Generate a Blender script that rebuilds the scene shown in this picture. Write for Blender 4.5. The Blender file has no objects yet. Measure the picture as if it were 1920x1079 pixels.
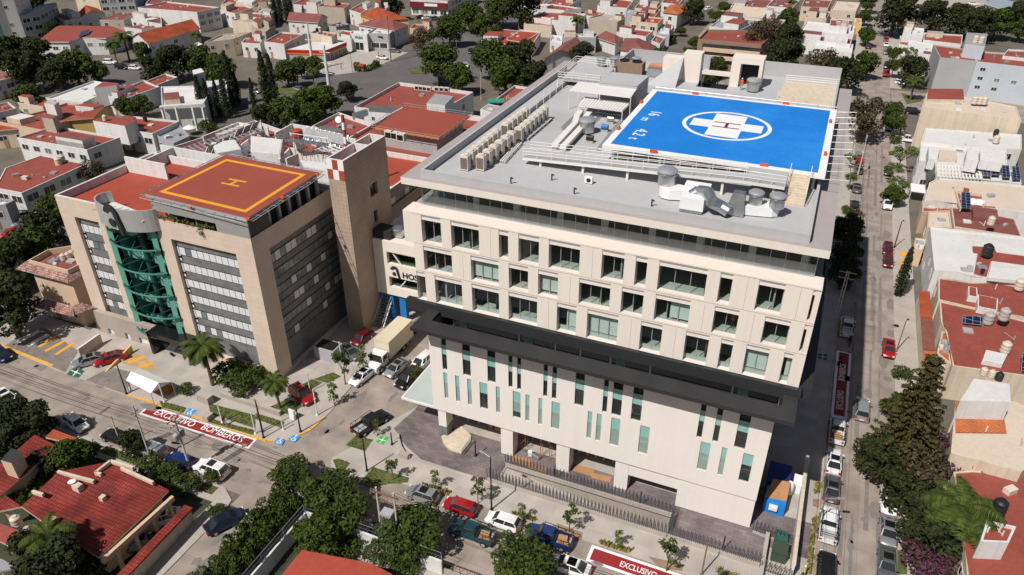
import bpy, bmesh, math, random
from mathutils import Vector, Matrix
R=math.radians; rnd=random.Random(7)
scn=bpy.context.scene; col=scn.collection
# ---------------------------------------------------------------- camera, sky, sun, exposure
HC=66.0; FPX=1405.26; PITCH,YAW,ROLL=0.54291856,-0.40505706,-0.00335557
cp,sp,cy,sy=math.cos(PITCH),math.sin(PITCH),math.cos(YAW),math.sin(YAW)
FW=Vector((sy*cp,cy*cp,-sp)); _rt=Vector((cy,-sy,0)); _up=_rt.cross(FW)
RT=_rt*math.cos(ROLL)+_up*math.sin(ROLL); UP=-_rt*math.sin(ROLL)+_up*math.cos(ROLL)
cam=bpy.data.cameras.new('camera'); camo=bpy.data.objects.new('camera',cam); col.objects.link(camo)
cam.sensor_fit='HORIZONTAL'; cam.sensor_width=36; cam.lens=FPX/1920*36; cam.clip_start=1; cam.clip_end=4000
M3=Matrix((RT,UP,-FW)).transposed(); camo.matrix_world=Matrix.Translation((0,0,HC))@M3.to_4x4()
scn.camera=camo
EL,AZ=R(51.5),R(20.5)
w=bpy.data.worlds.new('World'); scn.world=w; w.use_nodes=True
nt=w.node_tree; bg=nt.nodes['Background']; sk=nt.nodes.new('ShaderNodeTexSky'); sk.sky_type='NISHITA'
sk.sun_disc=False; sk.sun_elevation=EL; sk.sun_rotation=math.pi+AZ; sk.air_density=1.0; sk.dust_density=1.5
nt.links.new(sk.outputs[0],bg.inputs[0]); bg.inputs[1].default_value=0.05
sl=bpy.data.lights.new('sun','SUN'); sl.energy=5.0; sl.angle=R(0.53); sl.color=(1,0.955,0.90)
so=bpy.data.objects.new('sun',sl); col.objects.link(so)
so.rotation_euler=Vector((math.sin(AZ)*math.cos(EL),math.cos(AZ)*math.cos(EL),-math.sin(EL))).to_track_quat('-Z','Y').to_euler()
scn.view_settings.view_transform='Standard'; scn.view_settings.look='None'; scn.view_settings.exposure=-0.08; scn.view_settings.gamma=1
scn.render.engine='CYCLES'; scn.cycles.max_bounces=6; scn.cycles.diffuse_bounces=3; scn.cycles.glossy_bounces=3; scn.cycles.transmission_bounces=4; scn.cycles.transparent_max_bounces=10
scn.cycles.caustics_reflective=False; scn.cycles.caustics_refractive=False; scn.cycles.use_denoising=True
# ---------------------------------------------------------------- photo pixel -> point in the place (at its own height / on its own wall)
def ray(px,py): return FW*FPX+RT*(px-960)-UP*(py-539.5)
def G(px,py,z=0.0):
    d=ray(px,py); t=(z-HC)/d.z; return Vector((d.x*t,d.y*t,z))
def GY(px,py,Y):
    d=ray(px,py); t=Y/d.y; return Vector((d.x*t,Y,HC+d.z*t))
def GX(px,py,X):
    d=ray(px,py); t=X/d.x; return Vector((X,d.y*t,HC+d.z*t))
def T(cr,x,y): return (480*(cr//10)+x/3.996,270*(cr%10)+y/3.996)
def S(x0,y0,s): return lambda x,y:(x0+x/s,y0+y/s)
# ---------------------------------------------------------------- materials
MATS={}
def mat(name,c,rough=.8,var=.18,scale=.6,fine=6.0,metal=0,bump=0.0,spec=.4,trans=0,stain=None,stainamt=0,streak=0):
    if name in MATS: return MATS[name]
    m=bpy.data.materials.new(name); m.use_nodes=True; n=m.node_tree.nodes; l=m.node_tree.links
    b=n['Principled BSDF']; b.inputs['Roughness'].default_value=rough; b.inputs['Metallic'].default_value=metal
    b.inputs['Specular IOR Level'].default_value=spec
    if var>0:
        tc=n.new('ShaderNodeTexCoord'); 
        n1=n.new('ShaderNodeTexNoise'); n1.inputs['Scale'].default_value=scale; n1.inputs['Detail'].default_value=5
        n2=n.new('ShaderNodeTexNoise'); n2.inputs['Scale'].default_value=fine; n2.inputs['Detail'].default_value=3
        ad=n.new('ShaderNodeMath'); ad.operation='ADD'
        l.new(tc.outputs['Object'],n1.inputs['Vector']); l.new(tc.outputs['Object'],n2.inputs['Vector'])
        l.new(n1.outputs['Fac'],ad.inputs[0]); l.new(n2.outputs['Fac'],ad.inputs[1])
        mr=n.new('ShaderNodeMapRange'); mr.inputs[1].default_value=.6; mr.inputs[2].default_value=1.4; mr.inputs[3].default_value=1-var; mr.inputs[4].default_value=1+var
        l.new(ad.outputs[0],mr.inputs[0])
        mx=n.new('ShaderNodeVectorMath'); mx.operation='MULTIPLY'; mx.inputs[0].default_value=c[:3]
        l.new(mr.outputs[0],mx.inputs[1]); src=mx.outputs[0]
        if stain:
            n3=n.new('ShaderNodeTexNoise'); n3.inputs['Scale'].default_value=scale*.55; n3.inputs['Detail'].default_value=8; n3.inputs['Roughness'].default_value=.65
            l.new(tc.outputs['Object'],n3.inputs['Vector'])
            r3=n.new('ShaderNodeMapRange'); r3.inputs[1].default_value=.52; r3.inputs[2].default_value=.66; r3.inputs[3].default_value=0; r3.inputs[4].default_value=stainamt
            l.new(n3.outputs['Fac'],r3.inputs[0]); mm=n.new('ShaderNodeMix'); mm.data_type='RGBA'
            l.new(r3.outputs[0],mm.inputs[0]); l.new(src,mm.inputs[6]); mm.inputs[7].default_value=(*stain,1); src=mm.outputs[2]
        if streak:
            mp=n.new('ShaderNodeMapping'); mp.inputs['Scale'].default_value=(1.6,1.6,.07); l.new(tc.outputs['Object'],mp.inputs[0]); n4=n.new('ShaderNodeTexNoise'); n4.inputs['Scale'].default_value=1; n4.inputs['Detail'].default_value=6; l.new(mp.outputs[0],n4.inputs['Vector'])
            r4=n.new('ShaderNodeMapRange'); r4.inputs[1].default_value=.45; r4.inputs[2].default_value=.72; r4.inputs[3].default_value=1; r4.inputs[4].default_value=1-streak; l.new(n4.outputs['Fac'],r4.inputs[0])
            m4=n.new('ShaderNodeVectorMath'); m4.operation='MULTIPLY'; l.new(src,m4.inputs[0]); l.new(r4.outputs[0],m4.inputs[1]); src=m4.outputs[0]
        l.new(src,b.inputs['Base Color'])
        if bump>0:
            bp=n.new('ShaderNodeBump'); bp.inputs['Strength'].default_value=bump; bp.inputs['Distance'].default_value=.05
            l.new(n2.outputs['Fac'],bp.inputs['Height']); l.new(bp.outputs[0],b.inputs['Normal'])
    else: b.inputs['Base Color'].default_value=(*c[:3],1)
    if trans: b.inputs['Transmission Weight'].default_value=trans
    m['base']=list(c[:3]); MATS[name]=m; return m
def brickmat(name,c1,c2,mortar,bw,bh,ms=.02,rough=.85,axis='xy',offset=.5,var=.15,rot=0):
    m=bpy.data.materials.new(name); m.use_nodes=True; n=m.node_tree.nodes; l=m.node_tree.links; b=n['Principled BSDF']; b.inputs['Roughness'].default_value=rough; b.inputs['Specular IOR Level'].default_value=.3
    tc=n.new('ShaderNodeTexCoord'); sx=n.new('ShaderNodeSeparateXYZ'); cb=n.new('ShaderNodeCombineXYZ'); l.new(tc.outputs['Object'],sx.inputs[0])
    if axis=='xy': l.new(sx.outputs[0],cb.inputs[0]); l.new(sx.outputs[1],cb.inputs[1])
    else:
        ad=n.new('ShaderNodeMath'); ad.operation='ADD'; l.new(sx.outputs[0],ad.inputs[0]); l.new(sx.outputs[1],ad.inputs[1])
        l.new(ad.outputs[0],cb.inputs[0]); l.new(sx.outputs[2],cb.inputs[1])
    mp=n.new('ShaderNodeMapping'); mp.inputs['Rotation'].default_value[2]=rot; l.new(cb.outputs[0],mp.inputs[0])
    br=n.new('ShaderNodeTexBrick'); br.offset=offset; br.inputs['Scale'].default_value=1; br.inputs['Brick Width'].default_value=bw; br.inputs['Row Height'].default_value=bh; br.inputs['Mortar Size'].default_value=ms; br.inputs['Mortar Smooth'].default_value=.2
    br.inputs['Color1'].default_value=(*c1,1); br.inputs['Color2'].default_value=(*c2,1); br.inputs['Mortar'].default_value=(*mortar,1)
    l.new(mp.outputs[0],br.inputs['Vector'])
    n1=n.new('ShaderNodeTexNoise'); n1.inputs['Scale'].default_value=.35; n1.inputs['Detail'].default_value=7; l.new(tc.outputs['Object'],n1.inputs['Vector'])
    mr=n.new('ShaderNodeMapRange'); mr.inputs[1].default_value=.3; mr.inputs[2].default_value=.7; mr.inputs[3].default_value=1-var; mr.inputs[4].default_value=1+var; l.new(n1.outputs['Fac'],mr.inputs[0])
    mx=n.new('ShaderNodeVectorMath'); mx.operation='MULTIPLY'; l.new(br.outputs['Color'],mx.inputs[0]); l.new(mr.outputs[0],mx.inputs[1]); l.new(mx.outputs[0],b.inputs['Base Color'])
    MATS[name]=m; return m
def glassmat(name,tint,tr=.55,rough=.03):
    m=bpy.data.materials.new(name); m.use_nodes=True; n=m.node_tree.nodes; l=m.node_tree.links
    for x in list(n): n.remove(x)
    o=n.new('ShaderNodeOutputMaterial'); t=n.new('ShaderNodeBsdfTransparent'); t.inputs[0].default_value=(*tint,1)
    g=n.new('ShaderNodeBsdfGlossy'); g.inputs[1].default_value=rough; g.inputs[0].default_value=(.9,.95,1,1)
    f=n.new('ShaderNodeLayerWeight'); f.inputs[0].default_value=.5; p=n.new('ShaderNodeMath'); p.operation='POWER'; p.inputs[1].default_value=5; l.new(f.outputs[1],p.inputs[0]); a=n.new('ShaderNodeMath'); a.operation='MULTIPLY_ADD'; a.inputs[1].default_value=.92; a.inputs[2].default_value=.06; l.new(p.outputs[0],a.inputs[0])
    mx=n.new('ShaderNodeMixShader'); l.new(a.outputs[0],mx.inputs[0]); l.new(t.outputs[0],mx.inputs[1]); l.new(g.outputs[0],mx.inputs[2]); l.new(mx.outputs[0],o.inputs[0])
    MATS[name]=m; return m
def leafmat(name,c,c2):
    m=bpy.data.materials.new(name); m.use_nodes=True; n=m.node_tree.nodes; l=m.node_tree.links; b=n['Principled BSDF']; b.inputs['Roughness'].default_value=.75; b.inputs['Specular IOR Level'].default_value=.12
    ge=n.new('ShaderNodeNewGeometry'); cr=n.new('ShaderNodeMix'); cr.data_type='RGBA'; cr.inputs[6].default_value=(*c,1); cr.inputs[7].default_value=(*c2,1)
    l.new(ge.outputs['Random Per Island'],cr.inputs[0]); l.new(cr.outputs[2],b.inputs['Base Color'])
    MATS[name]=m; return m
WHITE=mat('white_stucco',(.66,.65,.63),.85,.1,.25,3,stain=(.50,.47,.42),stainamt=.35,streak=.16)
CREAM=mat('cream_stucco',(.62,.52,.40),.85,.1,.3,3,stain=(.42,.33,.24),stainamt=.3,streak=.2)
PEACH=mat('peach_stucco',(.58,.43,.30),.85,.1,.3,3)
BEIGE=mat('bare_block',(.42,.36,.29),.9,.16,.4,4,stain=(.28,.24,.2),stainamt=.3)
GREYW=mat('grey_stucco',(.36,.36,.37),.85,.1,.3,3)
BLUEW=mat('blue_grey_stucco',(.46,.50,.54),.85,.07,.3,3)
YELLOW=mat('yellow_stucco',(.62,.42,.14),.85,.1,.3,3)
BROWN=mat('brown_stucco',(.25,.17,.12),.85,.15,.4,3)
REDR=mat('red_waterproofing',(.27,.062,.042),.75,.22,.35,2.5,stain=(.24,.07,.05),stainamt=.5)
REDB=mat('bright_red_waterproofing',(.34,.058,.032),.75,.16,.3,2,stain=(.32,.08,.05),stainamt=.3)
MAROON=mat('maroon_roof',(.20,.065,.055),.8,.25,.4,3,stain=(.28,.13,.11),stainamt=.4)
WROOF=mat('white_roof_coating',(.62,.61,.59),.8,.1,.2,2,stain=(.45,.41,.36),stainamt=.4)
CROOF=mat('cream_roof',(.60,.50,.40),.8,.1,.2,2,stain=(.44,.36,.28),stainamt=.35)
GROOF=mat('grey_roof',(.30,.30,.31),.8,.15,.3,2,stain=(.2,.19,.18),stainamt=.3)
DROOF=mat('concrete_roof',(.36,.32,.28),.85,.2,.3,2,stain=(.22,.19,.17),stainamt=.4)
TILE=brickmat('clay_tile_roof',(.42,.085,.03),(.34,.065,.025),(.17,.035,.016),.42,.26,.035,.8,'xy',.5,.25)
TILEO=brickmat('orange_tile_roof',(.52,.16,.055),(.44,.13,.05),(.24,.07,.03),.42,.26,.03,.8,'xy',.5,.2)
TILEM=brickmat('weathered_tile_roof',(.25,.10,.08),(.42,.30,.27),(.12,.05,.04),.4,.28,.03,.85,'xy',.5,.3)
RED_TILE_RIB=mat('painted_red_tile',(.30,.034,.022),.65,.14,.3,2)
CONC=brickmat('concrete_road',(.31,.258,.222),(.275,.23,.198),(.20,.168,.145),4.2,3.6,.02,.9,'xy',0,.24)
CONC2=mat('sidewalk_concrete',(.40,.36,.32),.9,.16,.3,3,stain=(.29,.26,.23),stainamt=.4)
SLAB=brickmat('sidewalk_slabs',(.43,.385,.345),(.36,.325,.29),(.40,.355,.31),2.4,1.7,.06,.9,'xy',0,.14)
ASPH=mat('asphalt',(.115,.105,.10),.9,.2,.12,2,stain=(.16,.145,.135),stainamt=.6)
EARTH=mat('yard_ground',(.14,.12,.095),.95,.3,.15,2,stain=(.07,.075,.045),stainamt=.6)
PAVER=brickmat('purple_grey_pavers',(.20,.165,.165),(.145,.118,.122),(.11,.09,.09),.9,.45,.02,.85,'xy',.5,.28)
KERB=mat('kerb',(.52,.46,.38),.9,.12,.5,3)
YKERB=mat('yellow_kerb_paint',(.66,.36,.06),.8,.25,.6,4,stain=(.45,.34,.22),stainamt=.5)
GRASS=mat('lawn',(.085,.105,.028),.95,.4,.8,5,stain=(.17,.14,.06),stainamt=.6)
SOIL=mat('bare_soil',(.26,.17,.11),.95,.25,.6,4)
HCREAM=mat('hospital_panel',(.75,.675,.60),.6,.03,.2,3,spec=.3,streak=.045)
HWHITE=mat('hospital_white_panel',(.77,.71,.655),.6,.03,.2,3,spec=.3,streak=.04)
HJOINT=mat('panel_joint_dark',(.24,.19,.16),.9,0)
HROOF=mat('hospital_roof_grey',(.43,.43,.435),.8,.06,.1,1.5,stain=(.35,.345,.345),stainamt=.6)
HRIM=mat('roof_rim_mauve',(.355,.315,.305),.8,.07,.15,2)
BLACKC=mat('black_composite',(.028,.028,.030),.5,.2,.2,2,spec=.4)
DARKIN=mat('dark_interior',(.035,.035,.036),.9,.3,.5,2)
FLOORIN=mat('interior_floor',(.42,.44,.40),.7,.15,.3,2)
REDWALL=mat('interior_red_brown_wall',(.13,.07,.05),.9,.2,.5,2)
BLIND=mat('window_blind',(.62,.66,.64),.8,.05,.5,3)
TEAL=mat('teal_panel',(.25,.45,.42),.35,.08,.4,2,spec=.5)
GREYP=mat('grey_frosted_panel',(.43,.48,.46),.35,.06,.4,2,spec=.5)
ALU=mat('aluminium',(.55,.56,.57),.4,.05,1,4,metal=.6)
GALV=mat('galvanised_steel',(.52,.53,.54),.34,.2,.8,4,metal=.85)
STEELW=mat('white_painted_steel',(.72,.70,.66),.5,.04,1,4)
DUCTW=mat('white_duct_wrap',(.78,.78,.78),.5,.05,.6,4)
ACW=mat('beige_ac_casing',(.62,.57,.50),.6,.08,.6,4)
BLUEPAD=mat('blue_helipad_paint',(.010,.19,.60),.6,.12,.25,2,stain=(.035,.27,.68),stainamt=.5)
WPAINT=mat('white_paint',(.78,.77,.76),.6,.06,.4,3)
MPAINT=mat('maroon_paint',(.16,.012,.018),.6,.1,.4,3)
REDPAINT=mat('fire_lane_red_paint',(.27,.018,.02),.7,.15,.4,4)
ORANGEL=mat('orange_red_plastic',(.62,.09,.03),.5,.05)
YLINE=mat('yellow_line',(.72,.33,.03),.7,.08,.4,3)
PADRED=mat('red_helipad_paint',(.29,.062,.038),.75,.1,.25,2,stain=(.30,.075,.05),stainamt=.4)
CLAD=brickmat('peach_stone_cladding',(.63,.51,.41),(.60,.485,.39),(.47,.375,.295),1.2,.8,.014,.75,'z',0,.05)
GRANITE=brickmat('grey_granite',(.20,.20,.20),(.15,.15,.15),(.12,.12,.12),.9,.5,.01,.5,'z',.5,.18)
SILVER=mat('silver_cladding',(.50,.49,.47),.4,.05,.3,2,metal=.35)
CONCW=mat('board_marked_concrete',(.36,.31,.265),.85,.12,.4,3)
GREENST=mat('green_painted_steel',(.05,.20,.155),.45,.08)
GREENGL=mat('green_glass_panel',(.13,.37,.29),.25,.1,.4,2,spec=.6)
BLACKG=mat('black_granite',(.012,.012,.013),.18,.1,spec=.6)
BLACK=mat('black_metal',(.015,.015,.016),.5,0)
DKGLASS=mat('dark_window_glass',(.022,.027,.030),.08,.0,spec=.8)
MIDGLASS=mat('window_glass_with_curtain',(.16,.18,.18),.15,.2,.8,3,spec=.7)
CHROME=mat('chrome',(.7,.7,.7),.2,0,metal=1)
TYRE=mat('tyre_rubber',(.012,.012,.012),.85,0)
LAMPW=mat('headlight_lens',(.75,.77,.78),.15,0,spec=.8)
LAMPR=mat('taillight_lens',(.42,.012,.012),.2,0,spec=.7)
WOODP=mat('wood_pole',(.20,.15,.11),.9,.2,1,5)
CPOLE=mat('concrete_pole',(.50,.46,.41),.85,.1,1,5)
PLY=mat('plywood',(.42,.22,.10),.8,.2,.8,4)
BLUEPAINT=mat('blue_paint',(.015,.17,.48),.5,.08)
HBLUE=mat('accessible_bay_blue',(.05,.29,.62),.7,.12,.6,4)
GREENP=mat('meeting_point_green',(.05,.38,.07),.7,.1)
DGREENP=mat('dark_green_paint',(.02,.11,.075),.7,.15)
SKIN=mat('skin',(.35,.18,.11),.6,0)
BARK=mat('bark',(.13,.095,.065),.95,.3,2,8)
SOLAR=brickmat('solar_cells',(.012,.018,.055),(.01,.014,.045),(.30,.33,.38),1.0,1.0,.03,.2,'xy',0,.05)
GLASS=glassmat('clear_glass',(.80,.88,.85))
def frostmat():
    m=bpy.data.materials.new('frosted_glass'); m.use_nodes=True; n=m.node_tree.nodes; l=m.node_tree.links; b=n['Principled BSDF']; b.inputs['Base Color'].default_value=(.42,.44,.45,1); b.inputs['Roughness'].default_value=.25
    t=n.new('ShaderNodeBsdfTransparent'); x=n.new('ShaderNodeMixShader'); x.inputs[0].default_value=.45; l.new(t.outputs[0],x.inputs[1]); l.new(b.outputs[0],x.inputs[2]); l.new(x.outputs[0],n['Material Output'].inputs[0]); return m
FROST=frostmat()
GLASSG=glassmat('green_glass',(.45,.72,.62))
# ---------------------------------------------------------------- mesh builder
def wloc(o):
    v=Vector((0,0,0))
    while o: v+=o.location; o=o.parent
    return v
class MB:
    def __init__(s): s.v=[]; s.f=[]; s.m=[]
    def face(s,pts,m=0):
        i=len(s.v); s.v+=[tuple(p) for p in pts]; s.f.append(tuple(range(i,i+len(pts)))); s.m.append(m)
    def box(s,x0,y0,z0,x1,y1,z1,m=0,mt=None):
        if x1<x0:x0,x1=x1,x0
        if y1<y0:y0,y1=y1,y0
        s.prism([(x0,y0),(x1,y0),(x1,y1),(x0,y1)],z0,z1,m,mt,True)
    def prism(s,poly,z0,z1,m=0,mt=None,bottom=False):
        a=sum(poly[i][0]*poly[(i+1)%len(poly)][1]-poly[(i+1)%len(poly)][0]*poly[i][1] for i in range(len(poly)))
        P=list(poly) if a>0 else list(reversed(poly)); n=len(P); i=len(s.v)
        s.v+=[(p[0],p[1],z0) for p in P]+[(p[0],p[1],z1) for p in P]
        for k in range(n): s.f.append((i+k,i+(k+1)%n,i+n+(k+1)%n,i+n+k)); s.m.append(m)
        s.f.append(tuple(range(i+n,i+2*n))); s.m.append(m if mt is None else mt)
        if bottom: s.f.append(tuple(range(i+n-1,i-1,-1))); s.m.append(m)
    def obox(s,c,ang,l,w,z0,z1,m=0,mt=None):
        ca,sa=math.cos(ang),math.sin(ang)
        s.prism([(c[0]+ca*a*l/2-sa*b*w/2,c[1]+sa*a*l/2+ca*b*w/2) for a,b in((-1,-1),(1,-1),(1,1),(-1,1))],z0,z1,m,mt,True)
    def tube(s,p,q,r,r2=None,n=6,m=0,cap=True):
        p=Vector(p);q=Vector(q); r2=r if r2 is None else r2; d=(q-p)
        if d.length<1e-6: return
        d.normalize(); a=d.orthogonal().normalized(); b=d.cross(a); i=len(s.v)
        for c,rr in((p,r),(q,r2)):
            for k in range(n):
                t=2*math.pi*k/n; s.v.append(tuple(c+(a*math.cos(t)+b*math.sin(t))*rr))
        for k in range(n): s.f.append((i+k,i+(k+1)%n,i+n+(k+1)%n,i+n+k)); s.m.append(m)
        if cap: s.f.append(tuple(range(i+n,i+2*n))); s.m.append(m); s.f.append(tuple(range(i+n-1,i-1,-1))); s.m.append(m)
    def bar(s,p,q,w,h,m=0):   # box beam from p to q
        p=Vector(p);q=Vector(q); d=(q-p).normalized(); a=d.cross(Vector((0,0,1)))
        a=Vector((1,0,0)) if a.length<1e-4 else a.normalized(); b=a.cross(d); i=len(s.v)
        for c in(p,q):
            for u,v in((-1,-1),(1,-1),(1,1),(-1,1)): s.v.append(tuple(c+a*u*w/2+b*v*h/2))
        for k in range(4): s.f.append((i+k,i+(k+1)%4,i+4+(k+1)%4,i+4+k)); s.m.append(m)
        s.f.append((i+3,i+2,i+1,i)); s.m.append(m); s.f.append((i+4,i+5,i+6,i+7)); s.m.append(m)
    def lathe(s,c,prof,n=16,m=0):
        i=len(s.v); k=len(prof)
        for r,z in prof:
            for j in range(n):
                t=2*math.pi*j/n; s.v.append((c[0]+r*math.cos(t),c[1]+r*math.sin(t),c[2]+z))
        for a in range(k-1):
            for j in range(n): s.f.append((i+a*n+j,i+a*n+(j+1)%n,i+(a+1)*n+(j+1)%n,i+(a+1)*n+j)); s.m.append(m)
        s.f.append(tuple(i+(k-1)*n+j for j in range(n))); s.m.append(m)
    def holes(s,P0,U,L,z0,z1,rects,N,d,m=0,mr=None):  # wall plane with recessed openings; N points inward
        P0=Vector(P0);U=Vector(U);N=Vector(N); mr=m if mr is None else mr
        us=sorted({0,L,*[r[0] for r in rects],*[r[1] for r in rects]}); zs=sorted({z0,z1,*[r[2] for r in rects],*[r[3] for r in rects]})
        us=[u for u in us if -1e-6<=u<=L+1e-6]; zs=[z for z in zs if z0-1e-6<=z<=z1+1e-6]
        P=lambda u,z,k=0: tuple(P0+U*u+N*k+Vector((0,0,z)))
        for a,b in zip(us,us[1:]):
            run=None
            for c,e in zip(zs,zs[1:]):
                cu,cz=(a+b)/2,(c+e)/2; hole=any(r[0]<cu<r[1] and r[2]<cz<r[3] for r in rects)
                if not hole: run=(run[0],e) if run else (c,e)
                if (hole or e==zs[-1]) and run: s.face([P(a,run[0]),P(b,run[0]),P(b,run[1]),P(a,run[1])],m); run=None
        for a,b,c,e in rects:
            s.face([P(a,c),P(a,c,d),P(a,e,d),P(a,e)],mr); s.face([P(b,c),P(b,e),P(b,e,d),P(b,c,d)],mr)
            s.face([P(a,c),P(b,c),P(b,c,d),P(a,c,d)],mr); s.face([P(a,e),P(a,e,d),P(b,e,d),P(b,e)],mr)
    def build(s,name,mats,parent=None,smooth=0,local=False):
        me=bpy.data.meshes.new(name)
        off=Vector((0,0,0)) if (local or parent is None) else wloc(parent)
        me.from_pydata([(v[0]-off.x,v[1]-off.y,v[2]-off.z) for v in s.v],[],s.f)
        for m in (mats if isinstance(mats,(list,tuple)) else [mats]): me.materials.append(m)
        me.polygons.foreach_set('material_index',s.m)
        if smooth:
            me.polygons.foreach_set('use_smooth',[True]*len(s.f)); me.update()
            try: me.set_sharp_from_angle(angle=R(smooth))
            except Exception: pass
        me.update()
        o=bpy.data.objects.new(name,me); col.objects.link(o)
        if parent: o.parent=parent
        return o
def tag(o,label=None,cat=None,group=None,kind=None):
    if label:o['label']=label
    if cat:o['category']=cat
    if group:o['group']=group
    if kind:o['kind']=kind
    return o
def thing(name,label,cat,loc=(0,0,0),group=None):
    o=bpy.data.objects.new(name,None); col.objects.link(o); o.location=loc; o.empty_display_size=.5
    return tag(o,label,cat,group)
def copy_tree(o,parent=None,paint=None):
    c=o.copy(); col.objects.link(c)
    if parent: c.parent=parent; 
    if paint and c.type=='MESH' and o.get('paintslot'):
        c.material_slots[0].link='OBJECT'; c.material_slots[0].material=paint
    for ch in list(o.children): copy_tree(ch,c,paint)
    return c
def place(proto,label,cat,loc,rz=0,group=None,sc=None,paint=None):
    o=None
    if 'placed' not in proto: o=proto; o['placed']=1
    if o is None: o=copy_tree(proto,None,paint); del o['placed']
    elif paint:
        def pp(x):
            if x.type=='MESH' and x.get('paintslot'): x.material_slots[0].link='OBJECT'; x.material_slots[0].material=paint
            for ch in x.children: pp(ch)
        pp(o)
    o.location=loc; o.rotation_euler=(0,0,rz)
    if sc: o.scale=sc if isinstance(sc,(tuple,list)) else (sc,sc,sc)
    for k in('label','category','group'):
        if k in o: del o[k]
    return tag(o,label,cat,group)
def struct(name,mb,mats): return tag(mb.build(name,mats),kind='structure')
def xy(p): return (p[0],p[1])
def text(body,name,parent,size,m,loc,ex=(1,0,0),ey=(0,1,0),ext=.003,align='CENTER',fit=0):
    cu=bpy.data.curves.new(name,'FONT'); cu.body=body; cu.size=size; cu.align_x=align; cu.align_y='CENTER'; cu.extrude=ext; cu.offset=size*.012; cu.resolution_u=3
    tmp=bpy.data.objects.new('tmp',cu); col.objects.link(tmp); me=bpy.data.meshes.new_from_object(tmp.evaluated_get(bpy.context.evaluated_depsgraph_get())); bpy.data.objects.remove(tmp); me.materials.clear(); me.materials.append(m); o=bpy.data.objects.new(name,me); col.objects.link(o); o.parent=parent
    if fit:
        k=fit/max(1e-3,max(v.co.x for v in me.vertices)-min(v.co.x for v in me.vertices))
        for v in me.vertices: v.co.x*=k
    ex=Vector(ex).normalized(); ey=Vector(ey).normalized(); ez=ex.cross(ey)
    mm=Matrix((ex,ey,ez)).transposed().to_4x4(); mm.translation=Vector(loc)-wloc(parent); o.matrix_basis=mm
    return o
# ---------------------------------------------------------------- ground, roads, pavements
PX0,PX1,PY0,PY1=-27.0,-6.65,58.35,61.15      # ramp pit in front of the hospital
mb=MB()
for a,b,c,d in((-1500,-300,PX0,1600),(PX1,-300,1500,1600),(PX0,-300,PX1,PY0),(PX0,PY1,PX1,1600)): mb.face([(a,b,0),(c,b,0),(c,d,0),(a,d,0)])
struct('ground',mb,EARTH)
def sheet(name,polys,z,m,kind='structure'):
    mb=MB()
    for p in polys: 
        a=sum(p[i][0]*p[(i+1)%len(p)][1]-p[(i+1)%len(p)][0]*p[i][1] for i in range(len(p)))
        mb.face([(q[0],q[1],z) for q in (p if a>0 else reversed(p))])
    return tag(mb.build(name,m),kind=kind)
rect=lambda a,b,c,d:[(a,b),(c,b),(c,d),(a,d)]
gp=lambda *pts:[xy(G(*p)) for p in pts]
gt=lambda cr,*pts:[xy(G(*T(cr,*p))) for p in pts]
sheet('right_street',[rect(8.5,10,16.7,470)],.004,CONC)
sheet('front_street',[rect(-160,45,8.5,54.8)],.008,CONC)
sheet('side_street',[rect(-53.9,5,-47.8,45.2)],.012,CONC)
sheet('inner_road',[rect(-56,53.4,-42.4,126)],.016,CONC)
sheet('avenue',[gp((430,190),(520,155),(620,135),(770,95),(835,60),(960,20),(985,60),(930,130),(830,190),(720,235),(600,255),(480,235)),gp((185,118),(265,120),(300,150),(440,165),(440,200),(300,200),(180,150))],.004,ASPH)
sheet('cross_street',[rect(-75,231,8.4,251),rect(16.8,231,70,251)],.02,CONC)
sheet('back_street',[gp((1265,118),(1350,118),(1400,42),(1450,-10),(1375,-10),(1335,38))],.024,CONC)
sheet('store_forecourt',[gp((545,150),(600,118),(690,92),(765,99),(690,133),(620,142))],.026,CONC2)
sheet('car_park',[gp((1700,0),(1850,0),(1850,20),(1780,40),(1720,25))],.02,CONC2)
mb=MB()
hb=[(-47.6,54.2),(-46.4,52.4),(-44.9,51.8),(-42.4,51.6),(-40.3,51.6),(-37.7,53.9),(-31,54.5),(8.5,54.3),(8.5,PY0),(-45.6,PY0)]
mb.prism(hb,0,.13,1,0); mb.prism(rect(-45.6,PY0,PX0,PY1),0,.13,1,0); mb.prism(rect(PX1,PY0,8.5,PY1),0,.13,1,0); mb.prism([(-45.2,PY1),(8.5,PY1),(8.5,130),(-42.2,130),(-42.5,67)],0,.13,1,0)
tag(mb.build('hospital_pavement',[SLAB,KERB]),kind='structure')
mb=MB()
cb=[(-126,54.9),(-107.7,54.6),(-92.5,53.6),(-81,53.4),(-57,53.4),(-54.4,54.8),(-53,57.5),(-52.8,61.3),(-53.3,67.7),(-53.3,126),(-98.6,126),(-98.6,63),(-126,64)]
mb.prism(cb,0,.12,1,0)
tag(mb.build('clinic_pavement',[SLAB,KERB]),kind='structure')
mb=MB(); mb.prism(rect(16.6,12,19.8,229),0,.13,1,0); mb.prism(rect(16.6,253,19.8,460),0,.13,1,0); mb.prism(rect(5.2,253,8.5,460),0,.13,1,0); mb.prism(rect(5.6,131,8.5,228),0,.13,1,0)
tag(mb.build('right_street_pavement',[CONC2,KERB]),kind='structure')
mb=MB(); mb.prism([(-150,42.9),(-56.1,42.9),(-56.1,10),(-53.8,10),(-53.8,42),(-54.3,43.9),(-56.3,45.1),(-150,45.2)],0,.12,1,0)
tag(mb.build('lower_left_pavement',[CONC2,KERB]),kind='structure')
mb=MB(); mb.prism([(-47.9,10),(-45,10),(-45,42.6),(8.4,42.6),(8.4,45),(-46,45),(-47.9,43.5)],0,.12,1,0)
tag(mb.build('lower_pavement',[CONC2,KERB]),kind='structure')
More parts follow.
